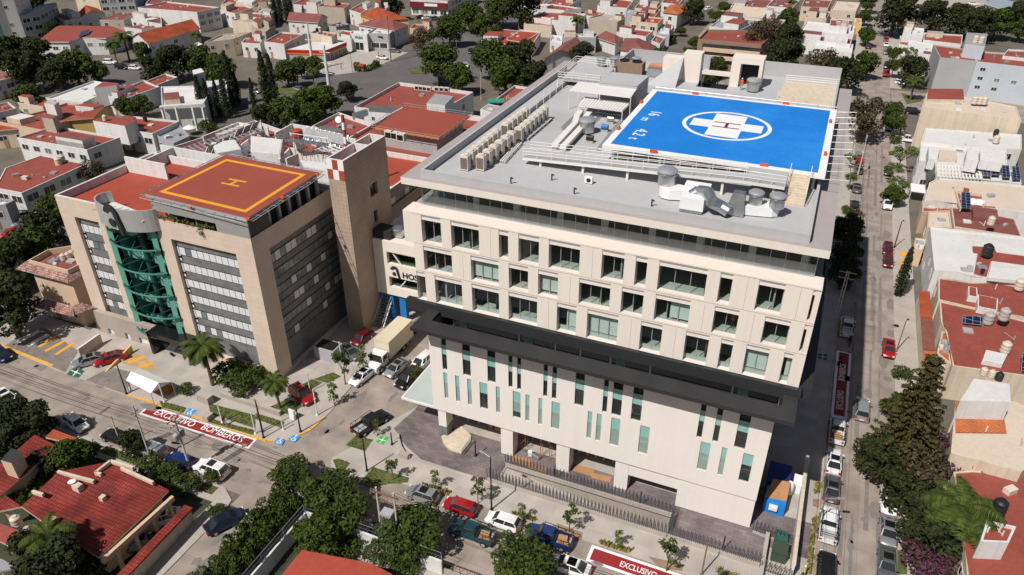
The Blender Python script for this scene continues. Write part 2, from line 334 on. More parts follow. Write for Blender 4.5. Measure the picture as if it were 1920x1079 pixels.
# purple-grey paved plaza in front of the hospital, with the ramp pit left open
mb=MB(); pl=gp((731,812),(752,760),(784,745)); zz=.136
for p in ([(-43.3,61.8),(-42.6,66),(-42.6,70),(-37,70),(-37,PY1+.05),(-42.4,PY1+.05)],[(-42.3,PY1+.05),(-27.2,PY1+.05),(-27.2,58.25),(-37.2,58.25),(-39.8,59.4),(-41.3,60.3)],rect(-37,PY1+.05,8.1,66.4),rect(-6.4,58.3,3.5,PY1+.05),rect(1.7,66.4,3.5,70)): mb.face([(q[0],q[1],zz) for q in (p if sum(p[i][0]*p[(i+1)%len(p)][1]-p[(i+1)%len(p)][0]*p[i][1] for i in range(len(p)))>0 else p[::-1])])
struct('paved_plaza',mb,PAVER)
mb=MB(); mb.face([(PX0,PY0,.0),(PX1,PY0,-2.9),(PX1,PY1,-2.9),(PX0,PY1,.0)],0)
for Y in(PY0,PY1): mb.face([(PX0,Y,.13),(PX1,Y,.13),(PX1,Y,-2.95),(PX0,Y,-.02)],1)
mb.face([(PX1,PY0,.13),(PX1,PY1,.13),(PX1,PY1,-2.95),(PX1,PY0,-2.95)],1)
tag(mb.build('ramp',[CONC2,CONCW]),kind='structure')
sheet('garden_ground',[rect(-150,5,-56.2,42.8),rect(-44.9,5,8.3,42.5)],.03,mat('garden_soil',(.05,.052,.03),.95,.4,.4,4,stain=(.09,.075,.05),stainamt=.5))
COB=mat('dark_cobbles',(.20,.175,.155),.95,.3,.6,3,stain=(.13,.115,.10),stainamt=.6)
sheet('parking_cobbles',[gt(2,(30,440),(330,300),(590,480),(490,640)),gt(2,(640,700),(830,600),(1010,640),(940,800))],.126,COB)
def bars(name,label,cr,segs,wd,m,z=.132):
    mb=MB()
    for a,b in segs:
        a=Vector((*xy(G(*T(cr,*a))),z));b=Vector((*xy(G(*T(cr,*b))),z)); d=(b-a).normalized(); n=Vector((-d.y,d.x,0))*wd/2; mb.face([a-n,b-n,b+n,a+n])
    tag(mb.build(name,m),label,'parking marking')
bars('parking_bars','white painted bars on the cobbles in front of the tiled house',2,[((140,410),(300,325)),((205,440),(365,355))],.9,WPAINT)
bars('parking_bars','ochre painted bars on the cobbles in front of the tiled house',2,[((290,450),(420,370)),((340,480),(490,400)),((420,505),(560,415))],.6,YLINE)
bars('parking_bars','yellow painted bars on the right pavement by the leaning cypress',31,[((985,830),(1050,835)),((985,885),(1050,890)),((985,935),(1045,940))],1.6,YLINE,.136)
bars('parking_bars','ochre stripes on the clinic ramp beside the black portal',2,[((960,565),(1090,520)),((1040,600),(1150,570))],.8,YLINE)
# kerb paint
mb=MB()
def strip(pts,wd,z0,z1):
    for a,b in zip(pts,pts[1:]):
        a=Vector((*a,0));b=Vector((*b,0)); d=(b-a).normalized(); n=Vector((-d.y,d.x,0))*wd
        mb.prism([xy(a),xy(b),xy(b+n),xy(a+n)],z0,z1,0)
strip([(-81,53.39),(-57,53.38),(-54.4,54.78),(-52.98,57.5),(-52.78,60)],.32,.005,.135)
strip([(-108,54.5),(-96,53.9)],.5,.005,.13)
tag(mb.build('yellow_kerb',YKERB),kind='structure')
# lawns: soil sheet + a carpet of blades, all one mass
lawn=[gt(13,(575,215),(625,207),(708,240),(628,342)),gt(13,(765,398),(880,272),(1148,350),(1140,385),(1000,398),(862,428)),gt(13,(672,105),(750,35),(878,65),(820,152)),
 gt(2,(1195,850),(1400,905),(1375,945),(1215,900)),gt(2,(1560,870),(1915,960),(1915,1060),(1730,1000),(1580,950)),gt(2,(1560,980),(1915,1075),(1900,1110),(1550,1010)),gt(12,(0,945),(215,1010),(200,1060),(0,990)),gt(12,(100,900),(230,840),(370,880),(250,960)),gt(12,(290,760),(420,690),(500,715),(380,790)),gt(12,(430,690),(580,640),(640,670),(540,720)),
 [(-75,43.7),(-57,43.6),(-57,44.8),(-75,44.9)],gt(3,(1560,700),(1640,600),(1660,640),(1620,720)),gt(13,(930,840),(1090,870),(1200,920),(1180,950),(960,880)),gt(13,(1330,975),(1480,1015),(1470,1040),(1330,1010)),gt(33,(965,890),(1035,900),(1040,1076),(965,1076)),
 gp((470,165),(560,160),(625,165),(580,175),(490,180)),gp((765,130),(800,125),(800,140),(770,138)),gp((1690,175),(1730,190),(1700,196))]
sheet('lawn',lawn,.139,GRASS)
def inpoly(p,P):
    c=False; j=len(P)-1
    for i in range(len(P)):
        if (P[i][1]>p[1])!=(P[j][1]>p[1]) and p[0]<(P[j][0]-P[i][0])*(p[1]-P[i][1])/(P[j][1]-P[i][1])+P[i][0]: c=not c
        j=i
    return c
def blades(polys,dens,h,mb,r):
    for P in polys:
        x0,x1=min(p[0] for p in P),max(p[0] for p in P); y0,y1=min(p[1] for p in P),max(p[1] for p in P)
        for _ in range(min(2500,int((x1-x0)*(y1-y0)*dens))):
            p=(r.uniform(x0,x1),r.uniform(y0,y1))
            if inpoly(p,P):
                a=r.uniform(0,6.28); s=h*r.uniform(.6,1.5); dx,dy=math.cos(a)*s*.5,math.sin(a)*s*.5; t=r.uniform(-.5,.5)*s
                mb.face([(p[0]-dx,p[1]-dy,.13),(p[0]+dx,p[1]+dy,.13),(p[0]+t,p[1]+t,.13+s)])
LG=leafmat('grass_blade',(.05,.085,.018),(.16,.15,.05)); LC=leafmat('ground_cover_leaf',(.12,.14,.03),(.30,.26,.07))
mb=MB(); blades(lawn[:14],26,.14,mb,rnd); tag(mb.build('grass',LG),'short lawn grass in the verges and islands','grass',kind='stuff')
cover=[gt(13,(1255,393),(1472,455),(1440,480),(1275,418)),gt(23,(0,600),(195,662),(160,682),(0,622)),gt(23,(650,815),(905,890),(865,918),(662,850)),gt(33,(350,392),(395,392),(385,470),(348,470)),gt(33,(335,650),(368,650),(345,860),(305,860)),gt(33,(305,880),(345,880),(330,1076),(290,1076)),gt(23,(1530,1050),(1700,1076),(1600,1100)),gt(1,(1560,860),(1650,880),(1650,900))]
sheet('planting_bed',cover+[gt(33,(335,510),(385,510),(378,580),(332,560)),gt(23,(330,690),(530,760),(520,815),(400,790)),gt(23,(1020,940),(1290,1000),(1270,1050),(1100,1020))],.143,SOIL)
mb=MB(); blades(cover,60,.3,mb,rnd); tag(mb.build('ground_cover',LC),'yellow green ground cover along the pavement beds','ground cover',kind='stuff')
# ---------------------------------------------------------------- painted markings
def marking(name,label,quad,z,fill,border,bw,texts=(),group=None):
    c=sum((Vector((*p,0)) for p in quad),Vector())/4; t=thing(name,label,'road marking',(c.x,c.y,z),group)
    q=[Vector((*p,0)) for p in quad]; cc=c
    ins=[]
    L=[(q[(i+1)%4]-q[i]).normalized() for i in range(4)]
    for i in range(4): ins.append(q[i]+L[i]*bw-L[i-1]*bw)
    mb=MB()
    if border:
        for i in range(4): mb.face([(*xy(q[i]),z),(*xy(q[(i+1)%4]),z),(*xy(ins[(i+1)%4]),z),(*xy(ins[i]),z)])
        mb.build('border',border,t); mb=MB()
    mb.face([(*xy(p),z) for p in (ins if border else q)]); mb.build('paint_field',fill,t)
    for body,size,at,ex,fit in texts:
        ey=(-ex[1],ex[0],0); text(body,'lettering',t,size,WPAINT,(at[0],at[1],z+.006),(*ex,0),ey,.001,fit=fit)
    return t
K=S(200,700,5.994)
fl=[xy(G(*K(*p))) for p in((360,460),(1590,855),(1690,745),(480,360))]
ym=(fl[0][1]+fl[3][1]+fl[1][1]+fl[2][1])/4
def tx(px): p=G(*px); return (p.x,p.y)
marking('fire_lane_marking','red and white painted kerbside box reading EXCLUSIVO BOMBEROS in front of the brown clinic',fl,.03,REDPAINT,WPAINT,.28,[('EXCLUSIVO',1.45,tx(K(765,510)),(1,0),6.6),('BOMBEROS',1.45,tx(K(1300,680)),(1,0),6.6)])
fr=[xy(G(*T(23,*p))) for p in((545,975),(1310,1200),(1370,1085),(590,850))]
fr=[(-21.3+1.0,52.0),(-2,51.9),(-2,54.05),(-20.1,54.2)]
a=G(*T(23,560,970));b=G(*T(23,600,848)); fr=[(a.x,a.y),(a.x+24,a.y-.1),(a.x+24.2,b.y-.1),(b.x,b.y)]
fr[0]=(min(fr[0][0],fr[3][0]),fr[0][1])
marking('fire_lane_marking','bright red and white painted box reading EXCLUSIVO below the hospital fence at the bottom edge',fr,.03,REDPAINT,WPAINT,.34,[('EXCLUSIVO',1.05,tx(T(23,945,1035)),(1,0),3.9),('BOMBEROS',1.05,(tx(T(23,945,1035))[0]+9,tx(T(23,945,1035))[1]),(1,0),3.9)])
fs=[xy(G(*T(32,*p))) for p in((460,1000),(590,1027),(622,492),(510,480))]
x0=8.75; x1=max(fs[1][0],fs[2][0]); fs=[(x0,fs[0][1]),(x1,fs[0][1]),(x1,fs[2][1]),(x0,fs[2][1])]
marking('fire_lane_marking','dark red painted box reading EXCLUSIVO BOMBEROS in the hospital shadow on the right street',fs,.03,REDPAINT,WPAINT,.32,[('EXCLUSIVO',1.15,((x0+x1)/2,G(*T(32,540,840)).y),(0,1),4.2),('BOMBEROS',1.15,((x0+x1)/2,G(*T(32,560,635)).y),(0,1),4.2)])
def bay(label,quad,group=None):
    t=marking('accessible_bay_marking',label,quad,.15,HBLUE,None,0); c=sum((Vector((*p,0)) for p in quad),Vector())/4
    mb=MB(); z=.156
    def cu(pts,wd):
        for a,b in zip(pts,pts[1:]): 
            a=Vector(a);b=Vector(b); d=(b-a).normalized(); n=Vector((-d.y,d.x))*wd/2
            mb.face([(c.x+p.x,c.y+p.y,z) for p in(a-n,b-n,b+n,a+n)])
    cu([(-.05,.45),(-.05,.05),(.2,.05),(.32,-.3),(.45,-.26)],.12); cu([(.22*math.cos(k)-.02,.22*math.sin(k)-.18) for k in[x*.5+2 for x in range(9)]],.1); mb.lathe((c.x-.05,c.y+.55,z-.002),[(.1,0),(.1,.002)],8)
    mb.build('wheelchair_symbol',WPAINT,t)
bay('blue accessible parking square beside the first fire lane box',[xy(G(*T(2,*p))) for p in((1385,950),(1420,975),(1480,925),(1420,905))])
bay('blue accessible ramp square at the yellow corner kerb',[xy(G(*T(13,*p))) for p in((135,90),(195,105),(222,62),(160,50))])
bay('blue accessible ramp square right of its twin, further round the yellow corner',[xy(G(*T(13,*p))) for p in((240,70),(290,85),(335,42),(280,28))])
def meeting(label,quad,fill):
    t=marking('meeting_point_marking',label,quad,.15,fill,None,0); q=[Vector(p) for p in quad]; mb=MB(); z=.156
    def at(u,v): p=q[0]*(1-u)*(1-v)+q[1]*u*(1-v)+q[2]*u*v+q[3]*(1-u)*v; return (p.x,p.y,z)
    for a,b,c,d in((.06,.46,.40,.54),(.60,.46,.94,.54),(.46,.06,.54,.40),(.46,.60,.54,.94)): mb.face([at(a,b),at(c,b),at(c,d),at(a,d)])
    mb.face([at(.5+.12*math.cos(k*.785),.5+.12*math.sin(k*.785)) for k in range(8)]); mb.build('white_arrows',WPAINT,t)
meeting('bright green and white meeting point square on the pavement by the hospital entrance',[xy(G(*T(13,*p))) for p in((898,85),(955,103),(1000,50),(935,35))],GREENP)
meeting('dark green and white meeting point square on the clinic forecourt behind the silver sedan',[xy(G(*T(2,*p))) for p in((500,655),(590,682),(635,630),(560,590))],DGREENP)
meeting('green meeting point square in shade on the pavement right of the hospital',[xy(G(*T(32,*p))) for p in((370,535),(440,550),(445,505),(375,498))],DGREENP)
STN=mat('road_stain',(.205,.18,.162),.85,.25,.8,4); mb=MB()
for (x0,x1,y0,y1,n,z) in((8.9,16.3,40,225,120,.03),(-120,8,45.6,53.8,90,.034),(-53,-43.5,56,98,40,.04),(-53.5,-48.4,15,44,14,.036)):
    for _ in range(n):
        x,y=rnd.uniform(x0,x1),rnd.uniform(y0,y1); r=rnd.choice([.15,.25,.4,.7]); e=rnd.choice([1,1.6,3]); v=x1-x0<12
        mb.face([(x+math.cos(k*.785)*r*rnd.uniform(.6,1.2)*(1 if v else e),y+math.sin(k*.785)*r*rnd.uniform(.6,1.2)*(e if v else 1),z) for k in range(8)])
for x in(10.9,12.0,13.4,14.6):
    y=30
    while y<230: L=rnd.uniform(8,26); w_=rnd.uniform(.12,.3); mb.face([(x-w_,y,.026),(x+w_,y,.026),(x+w_*.7,y+L,.026),(x-w_*.8,y+L,.026)]); y+=L+rnd.uniform(3,18)
tag(mb.build('road_stain',STN),kind='structure')
# road wear: repair patches, manholes, drains
mb=MB()
for cr,pts in((2,((740,940),(820,885),(830,895),(755,948))),(3,((1170,45),(1270,0),(1300,20),(1210,60))),(3,((1660,215),(1800,120),(1840,140),(1700,225)))):
    mb.face([(*xy(G(*T(cr,*p))),.0135) for p in pts])
tag(mb.build('repair_patch',ASPH),kind='structure')
for lab,p,zm in (('dark round manhole cover on the right street beside the tree shadow',T(33,700,158),.012),('oval manhole cover in the right pavement near the red car',T(32,960,290),.135)):
    c=G(*p); mb=MB(); mb.lathe((c.x,c.y,zm),[(.42,0),(.42,.01),(.36,.012),(0.05,.012)],18); tag(mb.build('manhole_cover',BLACK),lab,'manhole cover')
# ---------------------------------------------------------------- hospital
hosp=thing('hospital_building','large cream hospital block with staggered square windows, black canopy band and grey roof','building',(-19,65,0))
XL,XR,YU,YB=-41.1,3.04,65.0,118.0
ZR=[18.94,22.9,26.5,30.32]
c1,c2,c3,c4,c5,t23=S(690,330,5.994),S(690,470,5.994),S(980,440,5.994),S(1280,470,5.994),S(1240,600,5.994),lambda x,y:T(22,x,y)
row1=[(c1,605,620,822,640),(c1,935,690,1248,730),(c1,1470,790,1575,810),(c1,1690,830,1920,845),(c3,292,240,640,290),(c3,885,350,1135,390),(c3,1262,420,1390,440),(c3,1522,470,2060,555),(c4,405,420,545,440),(c4,830,520,1125,550),(c4,1430,620,0,0)]
row2=[(c2,630,130,945,160),(c2,1158,240,1468,270),(c2,1582,310,1798,340),(c3,172,560,395,590),(c3,630,660,980,700),(c3,1105,760,1350,790),(c3,1480,850,1870,900),(c4,340,790,615,830),(c4,900,900,1190,930),(c4,1345,960,0,0)]
row3=[(c2,550,400,652,430),(c2,757,440,1058,480),(c2,1170,540,1472,580),(c2,1580,640,1900,680),(c3,383,930,600,960),(c3,722,980,1070,1020),(t23,955,390,1115,410),(t23,1290,440,1465,470),(t23,1550,510,1640,530),(t23,1735,560,1905,600),(c5,1345,560,1440,590)]
blinds={(1,1):2,(1,3):2,(2,4):1,(2,5):2,(2,9):2,(2,10):1,(1,6):1,(0,0):0}
rects=[];meta=[]
for ri,rows in enumerate((row1,row2,row3)):
    zt=ZR[3-ri]; zb=ZR[2-ri]
    for wi,(cf,xa,ya,xb,yb) in enumerate(rows):
        a=GY(*cf(xa,ya),YU).x; edge=(xb==0); b=XR-.02 if edge else GY(*cf(xb,yb),YU).x
        za=zb+.22 if ri<2 else zb+.02; ze=zt-.28
        rects.append((a-XL,b-XL,za,ze)); meta.append((ri,wi,a,b,za,ze,edge))
XL2=GY(*c2(545,290),YU).x
mb=MB(); D=.78; nr1=len(row1)
mb.holes((XL,YU,0),(1,0,0),XR-XL,ZR[2],ZR[3],rects[:nr1],(0,1,0),D); mb.holes((XL2,YU,0),(1,0,0),XR-XL2,ZR[0],ZR[2],[(max(a-XL2+XL,.02),b-XL2+XL,c,d) for a,b,c,d in rects[nr1:]],(0,1,0),D)
mb.face([(XL,YU,ZR[2]),(XL2,YU,ZR[2]),(XL2,YB,ZR[2]),(XL,YB,ZR[2])])
side=[(0.02,3.2,ZR[2]+.22,ZR[3]-.28),(0.02,3.2,ZR[1]+.22,ZR[2]-.28)]+[(y,y+wd,ZR[k]+.4,ZR[k+1]-.3) for k in range(3) for y,wd in((6+k,2.4),(12-k,1.2),(17,3),(24-k,1.4),(30,3),(37+k,2),(44,2.6))]
mb.holes((XR,YU,0),(0,1,0),YB-YU,ZR[0],ZR[3],side,(-1,0,0),.5)
mb.face([(XL,YU,ZR[2]),(XL,YU,ZR[3]),(XL,YB,ZR[3]),(XL,YB,ZR[2])]); mb.face([(XL2,YU,ZR[0]),(XL2,YU,ZR[2]),(XL2,YB,ZR[2]),(XL2,YB,ZR[0])]); mb.face([(XL,YB,5),(XR,YB,5),(XR,YB,ZR[3]),(XL,YB,ZR[3])])
mb.face([(XL2,YU,ZR[0]),(XR,YU,ZR[0]),(XR,YB,ZR[0]),(XL2,YB,ZR[0])])
mb.face([(XL,YU,ZR[3]),(XR,YU,ZR[3]),(XR,67.4,ZR[3]),(XL,67.4,ZR[3])])
mb.build('upper_wall',HCREAM,hosp)
# panel joints proud by 3 mm: thin shadow gaps between rows and panels
mb=MB()
for z in ZR[1:3]+[ZR[3]-.16]: mb.box(XL2,YU-.004,z-.02,XR,YU-.001,z+.02)
for ri in range(3):
    ed=sorted([(m[2],m[3]) for m in meta if m[0]==ri])
    for (a,b),(c,d) in zip(ed,ed[1:]):
        if c-b>1.4: x=(b+c)/2+.2; mb.box(x-.012,YU-.004,ZR[2-ri]+.05,x+.012,YU-.001,ZR[3-ri]-.2)
for ri,wi,a,b,za,ze,edge in meta: mb.box(a-.05,YU-.004,ze+.03,b,YU-.001,ze+.1)
mb.build('panel_joint',HJOINT,hosp)
rw=random.Random(5)
for ri,wi,a,b,za,ze,edge in meta:
    mb=MB(); yg=YU+.62; mb.box(a+.01,YU+.1,ze-.5,b-.01,YU+.3,ze-.02,1)   # header panel
    zt=ze-.48; n=max(1,round((b-a)/1.35)) if not edge else 1
    for k in range(n+1):
        x=a+(b-a)*k/n; x=min(max(x,a+.04),b-.04); mb.box(x-.035,yg-.03,za,x+.035,yg+.06,zt,0)
    mb.box(a,yg-.028,za,b,yg+.055,za+.07,0); mb.box(a,yg-.028,zt-.06,b,yg+.055,zt,0)
    if ri==2: mb.box(a+.02,yg+.06,za,b-.02,yg+.09,za+.55,2)
    nb=blinds.get((ri,wi),0)
    if nb:
        x0=a+.1 if nb==2 else a+(b-a)*.42
        mb.box(x0,yg+.12,za+(.35 if ri<2 else .6),b-.1,yg+.15,zt-.1,3)
    w=mb.build('window',[ALU,HWHITE,GREYP,BLIND],hosp)
    mb=MB(); mb.face([(a,yg,za),(b,yg,za),(b,yg,zt),(a,yg,zt)]); mb.build('pane',GLASS,w)
mb=MB()
for k,(u0,u1,za,zb) in enumerate(side): mb.face([(XR-.4,YU+u0,za),(XR-.4,YU+u1,za),(XR-.4,YU+u1,zb),(XR-.4,YU+u0,zb)])
mb.build('side_glazing',DKGLASS,hosp)
# rooms behind the glass
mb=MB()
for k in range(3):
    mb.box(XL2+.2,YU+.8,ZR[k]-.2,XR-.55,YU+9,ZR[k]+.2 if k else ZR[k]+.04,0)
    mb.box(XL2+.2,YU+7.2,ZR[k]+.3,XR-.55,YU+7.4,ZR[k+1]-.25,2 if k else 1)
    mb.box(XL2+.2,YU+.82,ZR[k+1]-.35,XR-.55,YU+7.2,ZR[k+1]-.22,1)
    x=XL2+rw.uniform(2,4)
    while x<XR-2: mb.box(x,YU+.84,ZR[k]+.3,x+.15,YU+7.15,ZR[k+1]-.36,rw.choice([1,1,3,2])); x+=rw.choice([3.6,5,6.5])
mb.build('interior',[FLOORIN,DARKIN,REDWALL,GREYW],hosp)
# set back glazed top storey under the roof slab
Z0,Z1=ZR[3],33.45; PXL,PXR=GY(*c1(612,250),67.2).x,GY(*c4(1505,170),67.2).x
mb=MB(); n=30
for k in range(n+1):
    x=PXL+(PXR-PXL)*k/n; mb.box(x-.02,67.17,Z0,x+.02,67.23,Z1,0)
mb.box(PXL,67.16,Z0+.002,PXR,67.24,Z0+.1,0)
tg=mb.build('terrace_glazing',[ALU],hosp)
mb=MB(); mb.face([(PXL,67.2,Z0),(PXR,67.2,Z0),(PXR,67.2,Z1),(PXL,67.2,Z1)]); mb.face([(PXL,67.2,Z0),(PXL,67.2,Z1),(PXL,80,Z1),(PXL,80,Z0)]); mb.build('pane',GLASS,tg)
mb=MB(); mb.face([(PXL,67.05,Z0+.02),(PXR,67.05,Z0+.02),(PXR,67.05,Z0+1.35),(PXL,67.05,Z0+1.35)]); mb.build('balustrade',FROST,hosp)
mb=MB(); mb.face([(PXR,67.2,Z0),(PXR,116,Z0),(PXR,116,Z1),(PXR,67.2,Z1)]); mb.face([(PXL,80,Z0),(PXL,80,Z1),(PXL,117,Z1),(PXL,117,Z0)]); mb.face([(PXL,117,Z0),(PXR,117,Z0),(PXR,117,Z1),(PXL,117,Z1)]); mb.build('terrace_side_wall',DKGLASS,hosp)
mb=MB(); mb.box(PXL+.2,67.4,Z0+.01,PXR-.1,76,Z0+.06,0); mb.box(PXL+.2,73,Z0+.06,PXR-.1,73.2,Z1,1)
mb.box(XL+.4,67.42,Z1-.06,XR-.4,73,Z1-.01,1)
for k in range(9): mb.tube((PXL+1.2+k*(PXR-PXL-2.2)/8,68.4,Z0+.05),(PXL+1.2+k*(PXR-PXL-2.2)/8,68.4,Z1),.38,n=12,m=2)
mb.build('terrace_interior',[GREYP,DARKIN,WHITE],hosp)
mb=MB(); mb.box(XL+.3,67.4,ZR[3]-.03,XR-.2,YB-.3,ZR[3]-.01); mb.build('terrace_floor',HRIM,hosp)
# roof slab with a notch at the back, raised kerb parapet
ZS=34.3; r1,r2=XL+.1,2.95; nx0,nx1=G(1303,165,ZS).x,G(1364,165,ZS).x; ny=G(1335,166,ZS).y
slab=[(r1,YU),(r2,YU),(r2,YB+.5),(nx1,YB+.5),(nx1,ny),(nx0,ny),(nx0,YB),(r1,YB)]
mb=MB(); mb.prism(slab,33.5,ZS,0,1,True); mb.build('roof_slab',[HCREAM,HRIM],hosp)
ix0=G(*T(11,1240,190),ZS+.8).x; ix1=G(1520,445,ZS+.8).x; iy0=(G(1520,445,ZS+.8).y+G(*T(11,1240,190),ZS+.8).y)/2
inn=[(ix0,iy0),(ix1,iy0),(ix1,ny+10),(nx1-.0,ny+10),(nx1,ny),(nx0,ny),(nx0,ny+11),(ix0,ny+11)]
mb=MB(); mb.face([(p[0],p[1],ZS+.012) for p in inn]); mb.build('roof_membrane',HROOF,hosp)
mb=MB(); ph=.85
mb.box(ix0,iy0,ZS,ix1,iy0+.28,ZS+ph); mb.box(ix1-.28,iy0+.28,ZS,ix1,ny+10,ZS+ph); mb.box(ix0,iy0+.28,ZS,ix0+.28,ny+1,ZS+ph); 
mb.box(nx1,ny+9.7,ZS,ix1,ny+10,ZS+2.2); mb.box(ix0+8,ny+10.7,ZS,nx0,ny+11,ZS+1.9); mb.box(ix0+8,ny+3,ZS,ix0+8.25,ny+10.7,ZS+1.9)
mb.build('roof_parapet',HROOF,hosp)
# two tapered beige portals on either side of the notch
for side_,(xa,xb) in enumerate(((nx0-4.2,nx0),(nx1,nx1+4.4))):
    mb=MB(); y=ny+2.0
    if side_==0:
        mb.prism([(xa+1.6,y),(xb,y),(xb,y+2.2),(xa+1.6,y+2.2)],ZS-6,ZS+4.2,0); mb.box(xa-1.5,y+.3,ZS,xa+1.58,y+2.4,ZS+3.2,0)
        mb.face([(xa+1.6,y-.003,ZS+3.6),(xa-2.8,y-4,ZS+.02),(xa+1.6,y-.003,ZS+.02)],0); mb.face([(xa+1.6,y-.003,ZS+3.6),(xa+1.6,y-4,ZS+.02),(xa-2.8,y-4,ZS+.02)],1)
        mb.build('portal',[HCREAM,HROOF],hosp)
    else:
        mb.box(xa,y,ZS-6,xa+1.3,y+3,ZS+4.2,0); mb.box(xb-.5,y,ZS,xb,y+3,ZS+4.2,0); mb.box(xa+1.3,y,ZS+3.4,xb-.5,y+3,ZS+4.2,0); mb.box(xa+1.3,y+2.2,ZS,xb-.5,y+3,ZS+3.4,1)
        mb.build('portal',[HCREAM,DARKIN],hosp)
mb=MB(); mb.box(nx0,ny+2.6,ZS+1.2,nx1,ny+3.1,ZS+1.8); mb.build('link_beam',HCREAM,hosp)
mb=MB(); mb.face([(nx0,ny,ZS-.8),(nx1,ny,ZS-.8),(nx1,ny,5),(nx0,ny,5)]); mb.face([(nx0,ny,5),(nx0,ny,33.4),(nx0,YB,33.4),(nx0,YB,5)]); mb.build('courtyard_wall',HCREAM,hosp)
# black band, recessed storey and canopy visor
mb=MB(); ZC=18.2; YC0,YC1=60.25,62.45; CX0=GY(768,610,YC0).x; CX1=3.25
mb.box(XL-.3,YU-.45,17.55,XR+.35,YU+.3,18.9,0); mb.box(XR+.02,YU+.3,17.55,XR+1.3,YU+30,18.9,0)
mb.build('black_band',BLACKC,hosp)
mb=MB(); mb.box(CX0,YC0,ZC-.45,CX1,YC1,ZC,0); mb.box(CX0,YC1,ZC-.45,CX0+1.6,YU+6,ZC,0); mb.box(CX1-1.4,YC1,ZC-.6,CX1,YU-.5,ZC-.1,0)
mb.build('canopy',BLACKC,hosp)
mb=MB(); mb.box(-37.4,66.1,15.6,1.4,66.3,18.9,0); mb.box(-37.6,63.2,15.3,1.5,66.1,15.6,1)
for x in (-36,-27.5,-23,-20,-16.5,-12,-3.2): mb.box(x,65.98,15.62,x+.16,66.09,17.6,2)
for x in (-35.2,-26.8,-15.8,-2.6): mb.box(x,65.99,15.62,x+1.1,66.09,17.5,3)
mb.build('recessed_storey',[DKGLASS,BLACKC,ALU,TEAL],hosp)
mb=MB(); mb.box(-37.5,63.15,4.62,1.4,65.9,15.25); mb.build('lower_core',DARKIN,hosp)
# lower white block
YL=62.9; LX0,LX1=-37.72,1.55; c6,c7,c8=S(790,620,5.994),S(1060,680,5.994),S(1200,740,5.994)
A=[(c6,232,285,300,445),(c6,462,550,330,510),(c6,742,832,400,590),(c6,978,1024,450,640),(c6,1076,1120,480,665),(c6,1372,1418,550,745),(c6,1470,1520,580,775),(c6,1728,1830,650,855),(c7,425,478,370,570),(c7,530,640,400,610),(c7,750,865,460,670),(c7,1500,1560,660,865),(c7,1680,1745,710,910),(c8,1085,1215,430,630)]
B=[(c6,255,297,620,0),(c6,385,430,650,0),(c6,520,565,690,0),(c6,657,745,740,1),(c6,840,884,780,0),(c6,1028,1116,830,2),(c6,1170,1214,870,0),(c6,1315,1358,910,0),(c6,1460,1555,960,0),(c7,245,295,700,0),(c7,345,400,740,0),(c7,505,607,790,0),(c7,825,935,890,0),(c8,655,770,715,0),(c8,890,950,780,0),(c8,1125,1245,855,1)]
za0=GY(*c6(506,510),YL).z; zb1=GY(*c6(700,590),YL).z; zb0=GY(*c6(700,882),YL).z
zt1=GY(*c6(506,240),YL).z; zt0=GY(*c6(506,342),YL).z
rl=[]
for cf,xa,xb,ym_,yb in A: a,b=GY(*cf(xa,ym_),YL).x,GY(*cf(xb,ym_),YL).x; rl.append((a,b,za0,16.1,0))
for cf,xa,xb,ym_,k in B: a,b=GY(*cf(xa,ym_),YL).x,GY(*cf(xb,ym_),YL).x; rl.append((a,b,zb0,zb1,1+k))
ZO=4.5
mb=MB(); mb.holes((LX0,YL,0),(1,0,0),LX1-LX0,ZO,17.3,[(a-LX0,b-LX0,c,d) for a,b,c,d,_ in rl],(0,1,0),.2)
mb.face([(LX1,YL,ZO),(LX1,YB-4,ZO),(LX1,YB-4,17.5),(LX1,YL,17.5)]); mb.face([(LX0,YL,ZO),(LX0,YL,17.3),(LX0,YB-4,17.3),(LX0,YB-4,ZO)]); mb.face([(LX0,YL,ZO),(LX1,YL,ZO),(LX1,YB-4,ZO),(LX0,YB-4,ZO)])
mb.build('lower_wall',HWHITE,hosp)
for a,b,c,d,k in rl:
    mb=MB(); y=YL+.13
    if k==0:
        mb.box(a,y,zt0,b,y+.05,zt1,0); mb.box(a,y-.02,zt1,b,y+.05,zt1+.06,1)
        mb.box(a,y+1.4,c-.1,b,y+1.5,zt0,3); mb.box(a,y+.06,c-.02,b,y+1.4,c+.05,2)
        w=mb.build('slot_window',[TEAL,ALU,FLOORIN,DARKIN],hosp); mb=MB(); mb.face([(a,y,c),(b,y,c),(b,y,zt0),(a,y,zt0)]); mb.build('pane',GLASS,w); mb=MB(); mb.face([(a,y,zt1),(b,y,zt1),(b,y,d),(a,y,d)])
    else:
        zm=d-(d-c)*.41
        mb.box(a,y,zm,b,y+.05,d,0); mb.box(a,y-.01,zm-.04,b,y+.05,zm,1)
        if k==1: mb.box(a,y+.01,c,b,y+.05,zm-.04,2)
        elif k==3: mb.box(a,y+.01,c+.9,b,y+.05,zm-.04,2); mb.box(a,y+1.4,c,b,y+1.5,zm,4)
        if k==2: mb.box(a,y+1.4,c,b,y+1.5,zm,4)
        if k>1: mb.box(a,y+.06,c-.02,b,y+1.4,c+.05,3); 
        w=mb.build('slot_window',[TEAL,ALU,GREYP,FLOORIN,DARKIN],hosp); mb=MB(); mb.face([(a,y,c),(b,y,c),(b,y,zm),(a,y,zm)])
    mb.build('pane',GLASS,w)
